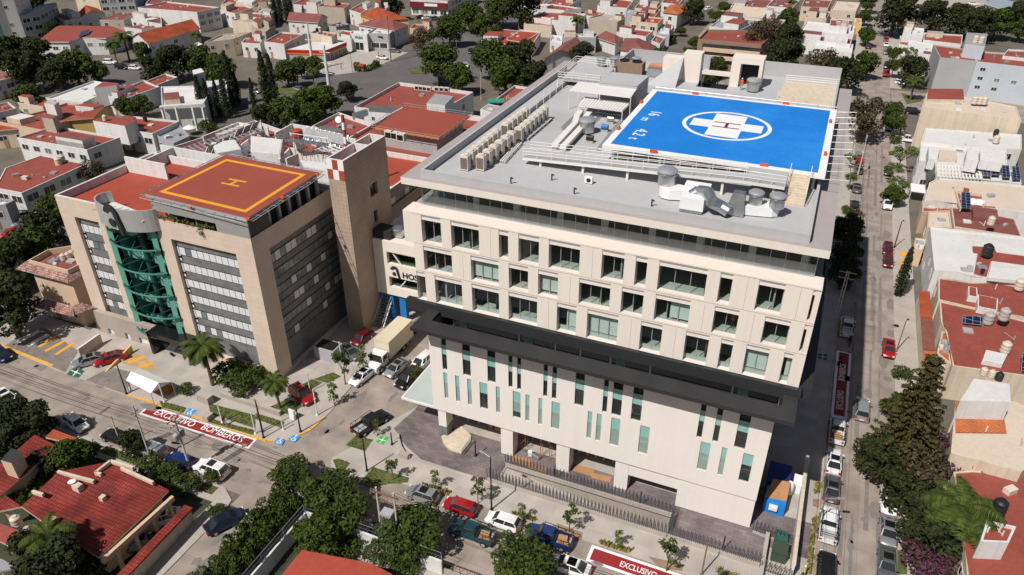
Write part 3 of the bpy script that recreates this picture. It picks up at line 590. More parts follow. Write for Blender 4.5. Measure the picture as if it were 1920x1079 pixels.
# ground floor: columns, solid end, shopfronts
cols=[(-37.35,-35.6),(-28.75,-26.95),(-21.9,-19.6),(-14.9,-12.3)]
k10,k11=S(790,740,5.994),S(1100,840,5.994)
cols=[(GY(*k10(195,300),YL+.25).x,GY(*k10(283,320),YL+.25).x),(GY(*k10(895,500),YL+.25).x,GY(*k10(1028,520),YL+.25).x),(GY(*k10(1515,700),YL+.25).x,GY(*k10(1660,730),YL+.25).x),(GY(*k11(312,300),YL+.25).x,GY(*k11(462,330),YL+.25).x)]
for i,(a,b) in enumerate(cols):
    mb=MB(); mb.box(a,YL+.25,.13 if i else 1.7,b,YL+1.9,ZO-.003,0)
    if i==0: mb.box(a-.03,YL+.22,.13,b+.03,YL+1.93,1.7,1)
    mb.build('column',[HWHITE,GRANITE],hosp)
ex=GY(*k11(1005,560),YL+.2).x
mb=MB(); mb.box(ex,YL+.2,.1,LX1-.05,YB-5,ZO-.12,0); mb.box(cols[3][1],YL+.3,2.6,ex,YL+.9,ZO-.12,0); mb.face([(ex-1.3,YL+.92,2.6),(ex,YL+.92,2.6),(ex,YL+.92,1.7)],0); mb.face([(cols[3][1],YL+.92,2.6),(cols[3][1]+1.6,YL+.92,2.6),(cols[3][1],YL+.92,1.8)],0)
mb.build('end_wall',HWHITE,hosp)
mb=MB(); mb.box(LX0+.6,68.5,.1,ex,68.7,ZO-.01,0)
for i,(x0,x1) in enumerate(((LX0+1.2,cols[1][0]-.2),(cols[1][1]+.1,cols[2][0]-.1),(cols[2][1]+.1,cols[3][0]-.1))):
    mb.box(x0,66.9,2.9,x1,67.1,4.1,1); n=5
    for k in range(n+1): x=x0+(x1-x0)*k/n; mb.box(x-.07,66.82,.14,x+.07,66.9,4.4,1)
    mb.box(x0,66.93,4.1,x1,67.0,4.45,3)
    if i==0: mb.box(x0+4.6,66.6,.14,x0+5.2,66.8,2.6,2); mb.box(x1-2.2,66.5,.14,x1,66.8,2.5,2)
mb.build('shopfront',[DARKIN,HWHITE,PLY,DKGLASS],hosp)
mb=MB(); mb.box(LX0+.5,YL+2,.137,ex-.1,68.4,.16); mb.build('lobby_floor',CONC2,hosp)
# side entrance canopy of white steel with grey glass
mb=MB(); e0=G(*S(480,540,3.996)(1100,835),4.6); y1=72.5
for k in range(6): y=YL+.3+k*1.9; mb.bar((-42.4,y,4.5),(LX0,y,4.5),.16,.2,0)
mb.bar((-42.4,YL+.2,4.5),(-42.4,y1,4.5),.2,.24,0); mb.bar((-42.4,YL+.2,4.5),(LX0+2,YL+.2,4.5),.2,.26,0); mb.bar((-41,YL+.4,4.55),(LX0,YL+3,4.55),.1,.1,0); mb.bar((-41,YL+2.6,4.55),(LX0,YL+.6,4.55),.1,.1,0)
mb.box(-42.3,YL+.3,4.62,LX0-.02,y1,4.66,1)
mb.build('entrance_canopy',[STEELW,GREYP],hosp)
mb=MB(); arc=[G(*k10(*p),.14) for p in((225,480),(250,560),(310,620),(380,650),(450,668),(555,540),(560,470),(450,360))]
mb.prism([xy(p) for p in arc],.137,.3,0); mb.build('entrance_ramp',CREAM,hosp)
mb=MB(); a,b=G(*k10(452,688),.3),G(*k10(556,540),.3)
mb.bar(a+Vector((0,0,.45)),b+Vector((0,0,.45)),.03,.95,0); mb.build('ramp_balustrade',GLASS,hosp)
# bridge to the clinic with the sign
BY=83.6; BX0=-58.62; BX1=-41.12; bz0,bz1=GY(707.5,546.7,BY).z,GY(696.7,446.7,BY).z; mb=MB()
u0=GY(*c1(205,850),BY); u1=GY(*c1(530,915),BY); v0=GY(*c2(235,290),BY); v1=GY(*c2(560,350),BY)
uz=GY(*c1(205,850),BY).z; ub=GY(*c1(218,985),BY).z; vz=GY(*c2(235,290),BY).z; vb=GY(*c2(248,405),BY).z
h=[(u0.x-BX0,u1.x-BX0,ub,uz),(v0.x-BX0,v1.x-BX0,vb,vz)]
mb.holes((BX0,BY,0),(1,0,0),BX1-BX0,bz0,bz1,h,(0,1,0),.7); mb.face([(BX0,BY,bz1),(BX1,BY,bz1),(BX1,92,bz1),(BX0,92,bz1)]); mb.face([(BX0,BY,bz0),(BX1,BY,bz0),(BX1,92,bz0),(BX0,92,bz0)]); mb.face([(BX0,92,bz0),(BX1,92,bz0),(BX1,92,bz1),(BX0,92,bz1)])
mb.box(BX1-.01,BY+.01,bz0,LX0,92,bz1)
br=mb.build('bridge_wall',HCREAM,hosp)
for a,b,c,d in h:
    mb=MB(); A0,B0=BX0+a,BX0+b; mb.bar((A0+.6,BY+.4,d),(A0+2.2,BY+.4,c),.16,.16,0) if d>10 else (mb.bar((A0+3,BY+.4,d),(A0+1.6,BY+.4,c),.16,.16,0),mb.bar((A0+4.6,BY+.4,d),(A0+6,BY+.4,c),.16,.16,0))
    mb.box(A0,BY+.75,c-.1,B0,BY+4,c+.02,2); mb.box(A0,BY+4,c,B0,BY+4.1,d+.3,1); mb.box(A0,BY+.75,d+.2,B0,BY+4,d+.3,1)
    w=mb.build('bridge_window',[STEELW,DARKIN,GRASS],hosp); mb=MB(); mb.face([(A0,BY+.6,c),(B0,BY+.6,c),(B0,BY+.6,d),(A0,BY+.6,d)]); mb.build('pane',GLASSG,w)
def logo(mb,P,ex,h,dep=.12,m=0):  # the rounded letter a emblem: ring cap, thick leg, inner disc
    P=Vector(P);ex=Vector(ex).normalized(); ez=Vector((0,0,1)); nn=ex.cross(ez); W=h*.62
    pt=lambda x,z,k=0: tuple(P+ex*x+ez*z+nn*k)
    def ext(poly):
        mb.face([pt(x,z,dep) for x,z in poly],m)
        for (a,b),(c,d) in zip(poly,poly[1:]+poly[:1]): mb.face([pt(a,b,0),pt(c,d,0),pt(c,d,dep),pt(a,b,dep)],m)
    ro,ri=W*.58,W*.24; cx,cz=W*.48,h*.66; outer=[(cx+ro*math.cos(t),cz+ro*math.sin(t)) for t in [R(170-x*170/12) for x in range(13)]]; inner=[(cx+ri*math.cos(t),cz+ri*math.sin(t)) for t in [R(170-x*170/12) for x in range(13)]]
    for k in range(12): ext([inner[k],inner[k+1],outer[k+1],outer[k]])
    ext([(inner[12][0],inner[12][1]),(outer[12][0],outer[12][1]),(outer[12][0]+W*.22,0),(inner[12][0]+W*.25,0)])
    ext([(cx-W*.02+W*.25*math.cos(t)-W*.06,h*.36+W*.25*math.sin(t)) for t in[x*math.pi/7 for x in range(14)]])
lg=GY(*c2(270,300),BY); sg=MB(); logo(sg,(lg.x,BY-.02,lg.z),(1,0,0),GY(*c2(300,180),BY).z-lg.z,.1); s=sg.build('emblem',BLACKC,hosp)
hs=GY(*c2(388,285),BY); text('HOSPITAL','sign_lettering',hosp,1.35,BLACKC,(hs.x,BY-.06,hs.z+.1),(1,0,0),(0,0,1),.05,'LEFT')
# blue steel props and metal stair under the bridge
for x,y in((GY(*c2(140,500),84.5).x,84.5),(GY(*c2(265,520),84.5).x,84.5),(GY(*c2(400,540),84.5).x,84.5),(GY(*c2(140,500),84.5).x,90)):
    mb=MB(); mb.box(x-.55,y-.4,.12,x+.55,y+.4,bz0); mb.build('blue_prop',BLUEPAINT,hosp)
mb=MB()
c=G(*S(480,540,3.996)(920,300),.1); X0,Y0=c.x,c.y; st=thing('metal_stair','grey metal stair with handrails climbing beside the blue props','stair',(X0,Y0,.12)); mb=MB()
for k in range(14): mb.box(X0-.8,Y0+k*.32,.3+k*.33,X0+.8,Y0+.32+k*.32,.36+k*.33)
mb.build('treads',GALV,st)
for x in(X0-.8,X0+.8):
    mb=MB(); mb.bar((x,Y0,.15),(x,Y0+4.5,4.75),.06,.2); mb.build('stringer',GALV,st)
    mb=MB(); mb.tube((x,Y0,1.2),(x,Y0+4.5,5.8),.04); 
    for k in range(8): mb.tube((x,Y0+k*.64,.2+k*.66),(x,Y0+k*.64,1.2+k*.66),.025)
    mb.build('handrail',GALV,st)
c=G(*c1(170,680),bz1); ac=thing('rooftop_condenser','pair of round fan condensers on the bridge roof beside the stair tower','condenser',(c.x,c.y,bz1)); mb=MB(); mb.box(c.x-1.6,c.y-.8,bz1,c.x+1.6,c.y+1.6,bz1+1.3); mb.build('casing',BLACKC,ac)
c=G(*c1(330,680),bz1); mb=MB(); mb.box(c.x-1.1,c.y-.6,bz1+.1,c.x+1.1,c.y+1.2,bz1+1.2); mb.lathe((c.x,c.y+.3,bz1+1.2),[(.8,0),(.8,.2),(.6,.2)],14); mb.build('casing',GALV,ac)
# ---------------------------------------------------------------- helipad of the hospital
ZP=36.35; hp=thing('helipad','blue rooftop helipad with a white cross, red H and 16 m 4.2 t lettering','helipad',(-10.3,88.6,ZS))
p=[G(1125.6,274.5,ZP),G(1551,329,ZP),G(1567,205,ZP),G(1225,168,ZP)]; hx0=(p[0].x+p[3].x)/2; hx1=(p[1].x+p[2].x)/2; hy0=(p[0].y+p[1].y)/2; hy1=(p[2].y+p[3].y)/2
mb=MB(); mb.box(hx0,hy0,ZP-.35,hx1,hy1,ZP,0); mb.build('deck',WPAINT,hp)
mb=MB(); bx=.75; mb.face([(hx0+bx,hy0+bx,ZP+.006),(hx1-bx,hy0+bx,ZP+.006),(hx1-bx,hy1-bx,ZP+.006),(hx0+bx,hy1-bx,ZP+.006)]); mb.build('blue_field',BLUEPAD,hp)
k9=S(1040,90,5.042); cc=G(*k9(1625,735),ZP); ra=abs(G(*T(20,1262,930),ZP).x-cc.x)
mb=MB(); z=ZP+.012; N=64
for k in range(N):
    a,b=2*math.pi*k/N,2*math.pi*(k+1)/N; mb.face([(cc.x+r*math.cos(t),cc.y+r*math.sin(t),z) for r,t in((ra*.91,a),(ra,a),(ra,b),(ra*.91,b))])
mb.build('white_ring',WPAINT,hp)
mb=MB(); L=ra*.80; wv=ra*.36; 
for a,b,c,d in((-L,-wv*.72,L,wv*.72),(-wv,wv*.72,wv,L),(-wv,-L,wv,-wv*.72)): mb.face([(cc.x+a,cc.y+b,z),(cc.x+c,cc.y+b,z),(cc.x+c,cc.y+d,z),(cc.x+a,cc.y+d,z)])
mb.build('white_cross',WPAINT,hp)
mb=MB(); z+=.006; q=ra*.30
for a,b,c,d in((-q,.42,q,.6),(-q,-.6,q,-.42),(-.18,-.42,.18,.42)): mb.face([(cc.x+a,cc.y+b*1.6,z),(cc.x+c,cc.y+b*1.6,z),(cc.x+c,cc.y+d*1.6,z),(cc.x+a,cc.y+d*1.6,z)])
mb.build('letter_h',MPAINT,hp)
for body,(x,y),s in(('16',k9(945,622),2.0),('m',k9(860,675),1.6),('4.2',k9(805,800),2.0),('t',k9(745,858),1.7)):
    c=G(x,y,ZP); text(body,'lettering',hp,s,WPAINT,(c.x,c.y,ZP+.014),(0,-1,0),(1,0,0),.001)
LIGHTS=[(k9(820,508)),(k9(603,757)),(k9(1330,430)),(T(20,1375,698)),(T(30,135,775)),(T(30,468,908)),(T(31,430,72)),S(1200,260,5.042)(130,118),S(1200,260,5.042)(1172,248)]
seen=set()
for x,y in LIGHTS:
    c=G(x,y,ZP+.15); key=(round(c.x/2),round(c.y/2))
    if key in seen: continue
    seen.add(key); mb=MB(); mb.obox((c.x,c.y),0 if abs(c.y-hy0)<2 or abs(c.y-hy1)<2 else math.pi/2,0.8,.3,ZP+.01,ZP+.26); mb.build('perimeter_light',ORANGEL,hp)
mb=MB()
for x in [hx0+1+k*(hx1-hx0-2)/4 for k in range(5)]:
    for y in (hy0+1.2,(hy0+hy1)/2,hy1-1.2): mb.tube((x,y,ZS),(x,y,ZP-.35),.16,n=8)
mb.build('support_post',STEELW,hp)
mb=MB(); n=10
for side,(a,b,o) in enumerate((((hx0,hy0),(hx1-4.4,hy0),(0,-1.3)),((hx1,hy0),(hx1,hy1),(2.3,0)),((hx0,hy1),(hx1,hy1),(0,1.2)))):
    a=Vector((*a,ZP-.3));b=Vector((*b,ZP-.3));o=Vector((*o,.25))
    mb.tube(a+o,b+o,.045,n=5); mb.tube(a+o*.5,b+o*.5,.02,n=4)
    for k in range(n+1): p0=a+(b-a)*k/n; mb.tube(p0,p0+o,.035,n=5)
mb.build('safety_net_frame',GALV,hp)
# ramp walkway along the front of the pad, then a stair down
ka=S(1200,260,5.042); wk=thing('walkway','grey access ramp with white railings in front of the blue helipad','walkway',(-10,74.5,ZS))
w0=G(*T(21,20,130),ZS+1.3); wx0=w0.x; wx1=G(*ka(1370,460),ZP-.1).x; wy0=(G(*ka(1000,420),ZP-.2).y); wy1=wy0+2.3
zz0,zz1=ZS+.9,ZP-.05; zw=lambda x: min(zz1,zz0+(zz1-zz0)*(x-wx0)/(wx1-4-wx0))
mb=MB()
mb.face([(wx0,wy0,zz0),(wx1-4,wy0,zz1),(wx1-4,wy1,zz1),(wx0,wy1,zz0)],0); mb.face([(wx1-4,wy0,zz1),(wx1,wy0,zz1),(wx1,hy0,zz1),(wx1-4,hy0,zz1)],0)
mb.face([(wx0,wy0,zz0-.3),(wx1-4,wy0,zz1-.3),(wx1-4,wy0,zz1),(wx0,wy0,zz0)],1); mb.face([(wx1-4,wy0,zz1-.3),(wx1,wy0,zz1-.3),(wx1,wy0,zz1),(wx1-4,wy0,zz1)],1)
mb.face([(wx0,wy0,zz0-.3),(wx0,wy1,zz0-.3),(wx1-4,wy1,zz1-.3),(wx1-4,wy0,zz1-.3)],1)
mb.build('deck',[HROOF,STEELW],wk)
for yy,nm in((wy0+.05,0),(wy1-.05,1)):
    mb=MB(); n=14
    for dz in(.4,.75,1.1): mb.tube((wx0,yy,zz0+dz),(wx1-4,yy,zz1+dz),.035,n=5); 
    if nm==0:
        for dz in(.4,.75,1.1): mb.tube((wx1-4,yy,zz1+dz),(wx1,yy,zz1+dz),.035,n=5)
    for k in range(n+1):
        x=wx0+(wx1-4-wx0)*k/n; mb.tube((x,yy,zw(x)),(x,yy,zw(x)+1.1),.03,n=5)
    if nm==0:
        for x in(wx1-2.6,wx1-1.3,wx1): mb.tube((x,yy,zz1),(x,yy,zz1+1.1),.03,n=5)
    mb.build('railing',STEELW,wk)
for k in range(6):
    x=wx0+2+k*(wx1-3-wx0)/5; mb=MB(); mb.box(x-.12,wy0+.3,ZS,x+.12,wy0+.55,zw(x)-.02); mb.build('post',STEELW,wk)
sta=thing('roof_stair','cream corrugated stair coming down from the helipad corner to the roof','stair',(-1,75,ZS))
sx0=wx1+.1; sx1=G(*ka(1612,350),ZP).x; n=12; mb=MB(); sy1=hy0-.05; run=3.8
for k in range(n): mb.box(sx0,sy1-run*(k+1)/n,ZS,sx1,sy1-run*k/n,ZP-.1-(ZP-ZS-.2)*k/n,0)
mb.build('steps',CREAM,sta)
for x in(sx0,sx1):
    mb=MB(); mb.tube((x,sy1,ZP+.95),(x,sy1-run,ZS+1.05),.035,n=5)
    for k in range(6): y=sy1-run*k/5; mb.tube((x,y,ZP-.1-(ZP-ZS)*k/5),(x,y,ZP+.95-(ZP-ZS-.1)*k/5),.025,n=4)
    mb.build('railing',STEELW,sta)
# ---------------------------------------------------------------- equipment standing on the hospital roof
def ac_proto():
    r=thing('air_conditioner','x','air conditioner')
    mb=MB(); mb.box(-.48,-.40,.12,.48,.40,1.72,0); mb.box(-.5,-.42,.05,.5,.42,.12,1); mb.build('casing',[ACW,GREYW],r,local=True)
    mb=MB(); mb.box(-.40,-.43,.25,.40,-.402,1.5,0); mb.build('grille',mat('brown_grille',(.17,.13,.11),.6,.1),r,local=True)
    mb=MB(); mb.lathe((0,0,1.72),[(.36,0),(.36,.12),(.3,.14)],14,0); mb.lathe((0,0,1.73),[(.29,.13),(.27,.02),(.05,.06)],12,0); mb.build('fan_cowl',ACW,r,local=True)
    return r
ORD=['first','second','third','fourth','fifth','sixth','seventh','eighth']; acp=ac_proto(); kq=S(740,100,5.333)
for (a,b,n,lab) in (((705,1040),(1010,790),7,'outer row of the nearer bank'),((865,1040),(1165,810),6,'inner row of the nearer bank'),((1110,720),(1300,575),5,'outer row of the farther bank'),((1245,765),(1495,560),7,'inner row of the farther bank')):
    A0=G(*kq(*a),ZS+1.5); B0=G(*kq(*b),ZS+1.5)
    for k in range(n): p=A0+(B0-A0)*k/(n-1); place(acp,ORD[k]+' beige air conditioning unit from the front in the '+lab,'air conditioner',(p.x,p.y,ZS+.02),0,'beige air conditioning units in two banks on the hospital roof')
for nm,lab,pts in (('pipe_rack','white pipe tray running beside the nearer air conditioner bank',((1060,1075),(1230,890))),('pipe_rack','white pipe tray running beside the farther air conditioner bank',((1290,850),(1530,650)))):
    a,b=G(*kq(*pts[0]),ZS+.3),G(*kq(*pts[1]),ZS+.3); t=thing(nm,lab,'pipe rack',(a.x,a.y,ZS))
    for k in range(3): mb=MB(); mb.tube(a+Vector((k*.25,0,0)),b+Vector((k*.25,0,0)),.09,n=8); mb.build('pipe',STEELW,t)
    for k in range(5): c=a+(b-a)*k/4; mb=MB(); mb.box(c.x-.1,c.y-.05,ZS,c.x+.7,c.y+.05,ZS+.22); mb.build('bracket',GALV,t)
dt=thing('duct_run','pair of long white duct trays bending across the roof left of the helipad','duct',(-24,84,ZS))
for o in(0,1):
    pts=[G(*k9(x+o*75,y+o*22),ZS+.6) for x,y in((0,925),(190,720),(210,650),(250,595))]; mb=MB()
    for a,b in zip(pts,pts[1:]): mb.bar(a,b,.75,.4)
    mb.build('tray',STEELW,dt)
    for q_ in pts: mb=MB(); mb.box(q_.x-.3,q_.y-.06,ZS,q_.x+.3,q_.y+.06,ZS+.38); mb.build('support',GALV,dt)
def fan(name,label,px,py,zb,r=.85,h=1.5,basebox=None):
    c=G(px,py,zb); t=thing(name,label,'roof fan',(c.x,c.y,zb)); mb=MB()
    mb.lathe((c.x,c.y,zb),[(r*.9,0),(r*.9,h*.62),(r*1.02,h*.64),(r*1.02,h*.7),(r*.92,h*.7),(r*.92,h*.8)],20,0); mb.build('drum',GALV,t,40)
    mb=MB(); mb.lathe((c.x,c.y,zb),[(r*1.05,h*.8),(r*1.05,h*.9),(r*.8,h*1.0),(r*.2,h*1.04)],20,0); mb.build('cowl',ALU,t,40)
    return c
fan('exhaust_fan','big round metal exhaust fan on the white duct below the walkway',*ka(248,430),ZS+1.1,1.0,1.75)
fan('exhaust_fan','left one of the two round metal fans near the cream roof stair',*ka(1085,620),ZS+1.0,.72,1.4)
fan('exhaust_fan','right one of the two round metal fans near the cream roof stair',*ka(1288,650),ZS+1.0,.78,1.4)
fan('exhaust_fan','metal drum fan on legs beside the white duct trays',*k9(305,790),ZS+.2,1.0,1.7)
for i,(x,lab) in enumerate(((440,'leftmost metal fan along the rear parapet of the hospital roof'),(565,'second metal fan along the rear parapet of the hospital roof'),(640,'third metal fan along the rear parapet of the hospital roof'),(770,'rightmost metal fan along the rear parapet of the hospital roof'))): fan('exhaust_fan',lab,*k9(x,165),ZS+.3,.75,1.3)
fan('exhaust_fan','metal fan beside the worker in the roof doorway',*k9(1870,400),ZS+.2,.95,1.7)
def dbox(pts,z0,z1): return [xy(G(*ka(*p),z0)) for p in pts]
d=thing('white_duct','long white wrapped air duct below the walkway','duct',(-12,71.5,ZS)); a=G(*ka(170,560),ZS); b=G(*ka(520,600),ZS)
mb=MB(); mb.prism([(a.x,a.y+.3),(a.x+.4,a.y-.25),(a.x+1.2,a.y-.4),(b.x,b.y-.1),(b.x,b.y+1.3),(a.x+2.4,a.y+1.4),(a.x+.6,a.y+1.8),(a.x,a.y+1.2)],ZS+.15,ZS+1.15); mb.build('duct_body',DUCTW,d)
mb=MB(); c=G(*ka(545,440),ZS+1.6); mb.box(c.x-1.2,c.y-.5,ZS+.2,c.x+1.3,c.y+.6,ZS+1.7); mb.build('fan_box',DUCTW,d)
d=thing('white_duct','long white wrapped duct under the two metal fans by the cream roof stair','duct',(-4,71,ZS)); a=G(*ka(940,730),ZS); b=G(*ka(1290,765),ZS)
mb=MB(); mb.prism([(a.x,a.y),(b.x-.5,b.y),(b.x,b.y+.4),(b.x+.1,b.y+1.5),(b.x-1.5,b.y+1.7),(a.x+1.6,a.y+1.9),(a.x,a.y+1.2)],ZS+.12,ZS+1.05); mb.build('duct_body',DUCTW,d)
d=thing('metal_duct','bent shiny metal duct with an elbow over the hospital roof','duct',(-8,71,ZS)); P=[G(*ka(490,540),ZS+1.2),G(*ka(560,500),ZS+1.7),G(*ka(640,510),ZS+1.9),G(*ka(680,600),ZS+1.5),G(*ka(760,640),ZS+1.0),G(*ka(840,690),ZS+.7)]
mb=MB()
for a,b in zip(P,P[1:]): mb.tube(a,b,.62,n=10)
mb.build('duct_body',GALV,d,40)
mb=MB(); c=G(*ka(885,735),ZS); mb.v+=[(c.x-1,c.y-.1,ZS+.1),(c.x+.9,c.y-.1,ZS+.1),(c.x+.9,c.y+1.5,ZS+.1),(c.x-1,c.y+1.5,ZS+.1),(c.x-.4,c.y+.2,ZS+2.3),(c.x+.7,c.y+.2,ZS+2.3),(c.x+.7,c.y+1.1,ZS+2.3),(c.x-.4,c.y+1.1,ZS+2.3)]
for f in((0,1,5,4),(1,2,6,5),(2,3,7,6),(3,0,4,7),(4,5,6,7)): mb.f.append(f); mb.m.append(0)
mb.build('transition_hood',GALV,d)
c=G(*ka(480,690),ZS); bx=thing('air_handler','white box air handling unit with grey louvres in front of the bent duct','air handler',(c.x,c.y,ZS)); mb=MB(); mb.box(c.x-1.1,c.y-.5,ZS+.35,c.x+1.2,c.y+1.2,ZS+1.6); mb.build('casing',DUCTW,bx)
mb=MB()
for k in range(3): mb.box(c.x-1.08,c.y-.54,ZS+.1+k*.09,c.x+1.15,c.y-.505,ZS+.15+k*.09)
mb.box(c.x-1,c.y-.3,ZS+.02,c.x-.8,c.y+1,ZS+.33); mb.box(c.x+.8,c.y-.3,ZS+.02,c.x+1,c.y+1,ZS+.33); mb.build('louvre',GALV,bx)
a,b=G(*kq(1330,575),ZS+.5),G(*kq(1775,235),ZS+.5); t=thing('guard_kerb','low grey kerb with white guard posts behind the farther air conditioner bank','kerb',(a.x,a.y,ZS)); mb=MB(); mb.bar((a.x,a.y-14,ZS+.3),(a.x,b.y,ZS+.3),.3,.6); mb.build('kerb',HROOF,t)
for k in range(8): y=a.y+(b.y-a.y)*k/7; mb=MB(); mb.tube((a.x+.3,y,ZS),(a.x+.3,y,ZS+1.5),.05,n=5); mb.build('post',STEELW,t)
t=thing('pipe_run','bundle of thin white pipes crossing the roof from the condensers to the helipad','pipes',(a.x,a.y,ZS)); mb=MB()
for k,(p0,p1) in enumerate((((400,960),(640,650)),((60,760),(180,640)),((520,700),(560,560)),((390,610),(640,640)),((300,560),(520,600)),((120,900),(420,640)))):
    u,v=G(*k9(*p0),ZS+.25),G(*k9(*p1),ZS+.25)
    for o in(0,.22): mb.tube(u+Vector((o,0,0)),v+Vector((o,0,0)),.06,n=5)
mb.build('pipes',GALV,t)
for i,(x,y) in enumerate(((525,715),(330,895),(470,790))):
    c=G(*k9(x,y),ZS); t=thing('pump',('grey pump motor left of the helipad edge','small dark junction box on the roof left of the helipad','blue valve set beside the helipad edge')[i],'pump',(c.x,c.y,ZS)); mb=MB(); mb.box(c.x-.5,c.y-.35,ZS,c.x+.5,c.y+.35,ZS+.25); mb.build('base',CONC2,t); mb=MB(); mb.tube((c.x-.4,c.y,ZS+.6),(c.x+.45,c.y,ZS+.6),.33,n=10); mb.build('motor',(GALV,BLACK,BLUEPAINT)[i],t)
# plant rooms and canopies
def P4(cf,z,*pts): return [xy(G(*cf(*p),z)) for p in pts]
pr=thing('plant_room','grey flat roofed plant room behind the white canopy on the hospital roof','plant room',(-26,103,ZS)); po=P4(k9,ZS+3,(420,330),(780,365),(890,270),(540,235))
mb=MB(); mb.prism(po,ZS,ZS+3,0,1); mb.build('wall',[HROOF,GROOF],pr); 
mb=MB(); c=((po[0][0]+po[2][0])/2,(po[0][1]+po[2][1])/2); mb.prism([((q_[0]-c[0])*1.02+c[0],(q_[1]-c[1])*1.02+c[1]) for q_ in po],ZS+3.0,ZS+3.08); mb.build('roof',HROOF,pr)
ca=thing('canopy','white sheet canopy on thin steel posts in front of the plant room','canopy',(-28,98,ZS))
po=P4(k9,ZS+2.6,(140,400),(720,470),(785,375),(230,320)); mb=MB(); mb.prism(po,ZS+2.5,ZS+2.62,bottom=True); mb.build('sheet',STEELW,ca)
for q_ in po+[((po[0][0]+po[1][0])/2,(po[0][1]+po[1][1])/2)]: mb=MB(); mb.tube((*q_,ZS),(*q_,ZS+2.5),.06); mb.build('post',STEELW,ca)
ca=thing('canopy','corrugated white awning left of the helipad','canopy',(-25,93,ZS)); po=P4(k9,ZS+1.5,(225,545),(640,600),(720,520),(290,465)); mb=MB(); n=16
for k in range(n):
    f=lambda a,b,t:(a[0]+(b[0]-a[0])*t,a[1]+(b[1]-a[1])*t); A0,B0=f(po[0],po[1],k/n),f(po[0],po[1],(k+.82)/n); C0,D0=f(po[3],po[2],(k+.82)/n),f(po[3],po[2],k/n); mb.prism([A0,B0,C0,D0],ZS+1.46,ZS+1.56,bottom=True)
mb.prism(po,ZS+1.38,ZS+1.45,bottom=True); mb.build('sheet',STEELW,ca)
for q_ in po: mb=MB(); mb.tube((*q_,ZS),(*q_,ZS+1.4),.06); mb.build('post',STEELW,ca)
pf=thing('steel_platform','white railed steel platform at the rear left of the hospital roof','platform',(-36,110,ZS)); po=P4(k9,ZS+1,(30,290),(430,330),(560,190),(200,140))
mb=MB(); mb.prism(po,ZS+.7,ZS+.9); mb.build('deck',HROOF,pf)
for i in range(4):
    a,b=Vector((*po[i],ZS+.9)),Vector((*po[(i+1)%4],ZS+.9)); mb=MB()
    for dz in(.4,.75,1.1): mb.tube(a+Vector((0,0,dz)),b+Vector((0,0,dz)),.04,n=5)
    for k in range(7): p0=a+(b-a)*k/6; mb.tube(p0,p0+Vector((0,0,1.1)),.035,n=5)
    mb.build('railing',STEELW,pf)
for q_ in po: mb=MB(); mb.tube((*q_,ZS),(*q_,ZS+.7),.1); mb.build('post',STEELW,pf)
c=G(*k9(700,235),ZS+.3); ch=thing('chiller','brown condenser with two round fans near the rear fans of the hospital roof','chiller',(c.x,c.y,ZS)); mb=MB(); mb.box(c.x-2.1,c.y-.2,ZS+.1,c.x+2.1,c.y+1.8,ZS+1.8); mb.build('casing',BROWN,ch)
for k in(-1,1): mb=MB(); mb.lathe((c.x+k,c.y+.8,ZS+1.8),[(.75,0),(.75,.22),(.6,.22),(.58,.05),(.1,.1)],16); mb.build('fan',BLACK,ch)
c=G(*k9(940,270),ZS+.2); ch=thing('air_handler','steel air handler under an orange cover near the left portal','air handler',(c.x,c.y,ZS)); mb=MB(); mb.box(c.x-1.2,c.y,ZS+.1,c.x+1.2,c.y+3,ZS+1.3); mb.build('casing',GALV,ch); mb=MB(); mb.prism([(c.x-1.25,c.y+1.2),(c.x+1.1,c.y+1.4),(c.x+1.25,c.y+3.05),(c.x-1.1,c.y+2.9)],ZS+1.31,ZS+1.5); mb.build('cover',mat('orange_tarp',(.55,.25,.12)),ch)
bs=thing('cable_trench_frame','white painted steel frame over a cream trench at the rear right of the hospital roof','frame',(-3,112,ZS)); k2=S(1400,120,7.992); po=P4(k2,ZS+.5,(470,480),(1300,590),(1370,300),(590,230))
mb=MB(); mb.prism(po,ZS+.02,ZS+.25); mb.build('trench',CREAM,bs); mb=MB()
for dz in(.5,.8,1.1):
    for i in(2,): mb.tube((*po[i],ZS+dz),(*po[3],ZS+dz),.05,n=5)
for q_ in po: mb.tube((*q_,ZS),(*q_,ZS+1.15),.06,n=5)
mb.build('frame_rails',STEELW,bs)
for i,(cf,x,y) in enumerate(((kq,720,890),(kq,980,700),(kq,1210,530),(kq,1415,375),(lambda x,y:T(21,x,y),298,275),(lambda x,y:T(21,x,y),465,380),(lambda x,y:T(21,x,y),1045,470),(lambda x,y:T(11,x,y),1910,300))):
    c=G(*cf(x,y),ZS); t=thing('vent_pipe','thin black bent vent pipe, '+(ORD[i]+' from the front along the left roof parapet' if i<4 else ('left','middle','right','far left')[i-4]+' one near the front roof edge'),'vent pipe',(c.x,c.y,ZS),'black vent pipes on the hospital roof'); mb=MB(); mb.tube((c.x,c.y,ZS),(c.x,c.y,ZS+.75),.08); mb.tube((c.x,c.y,ZS+.72),(c.x+.25,c.y+.05,ZS+.6),.08); mb.build('pipe',BLACK,t)
c=G(*T(21,575,300),ZS); t=thing('air_conditioner','small white split air conditioner under the walkway','air conditioner',(c.x,c.y,ZS)); mb=MB(); mb.box(c.x-.45,c.y-.15,ZS+.1,c.x+.4,c.y+.2,ZS+.8); mb.build('casing',WPAINT,t); mb=MB(); mb.lathe((0,0,0),[(.25,0),(.05,.02)],12); o=mb.build('grille',BLACK,t,local=True); o.rotation_euler=(R(90),0,0); o.location=(0,-.16,.45)
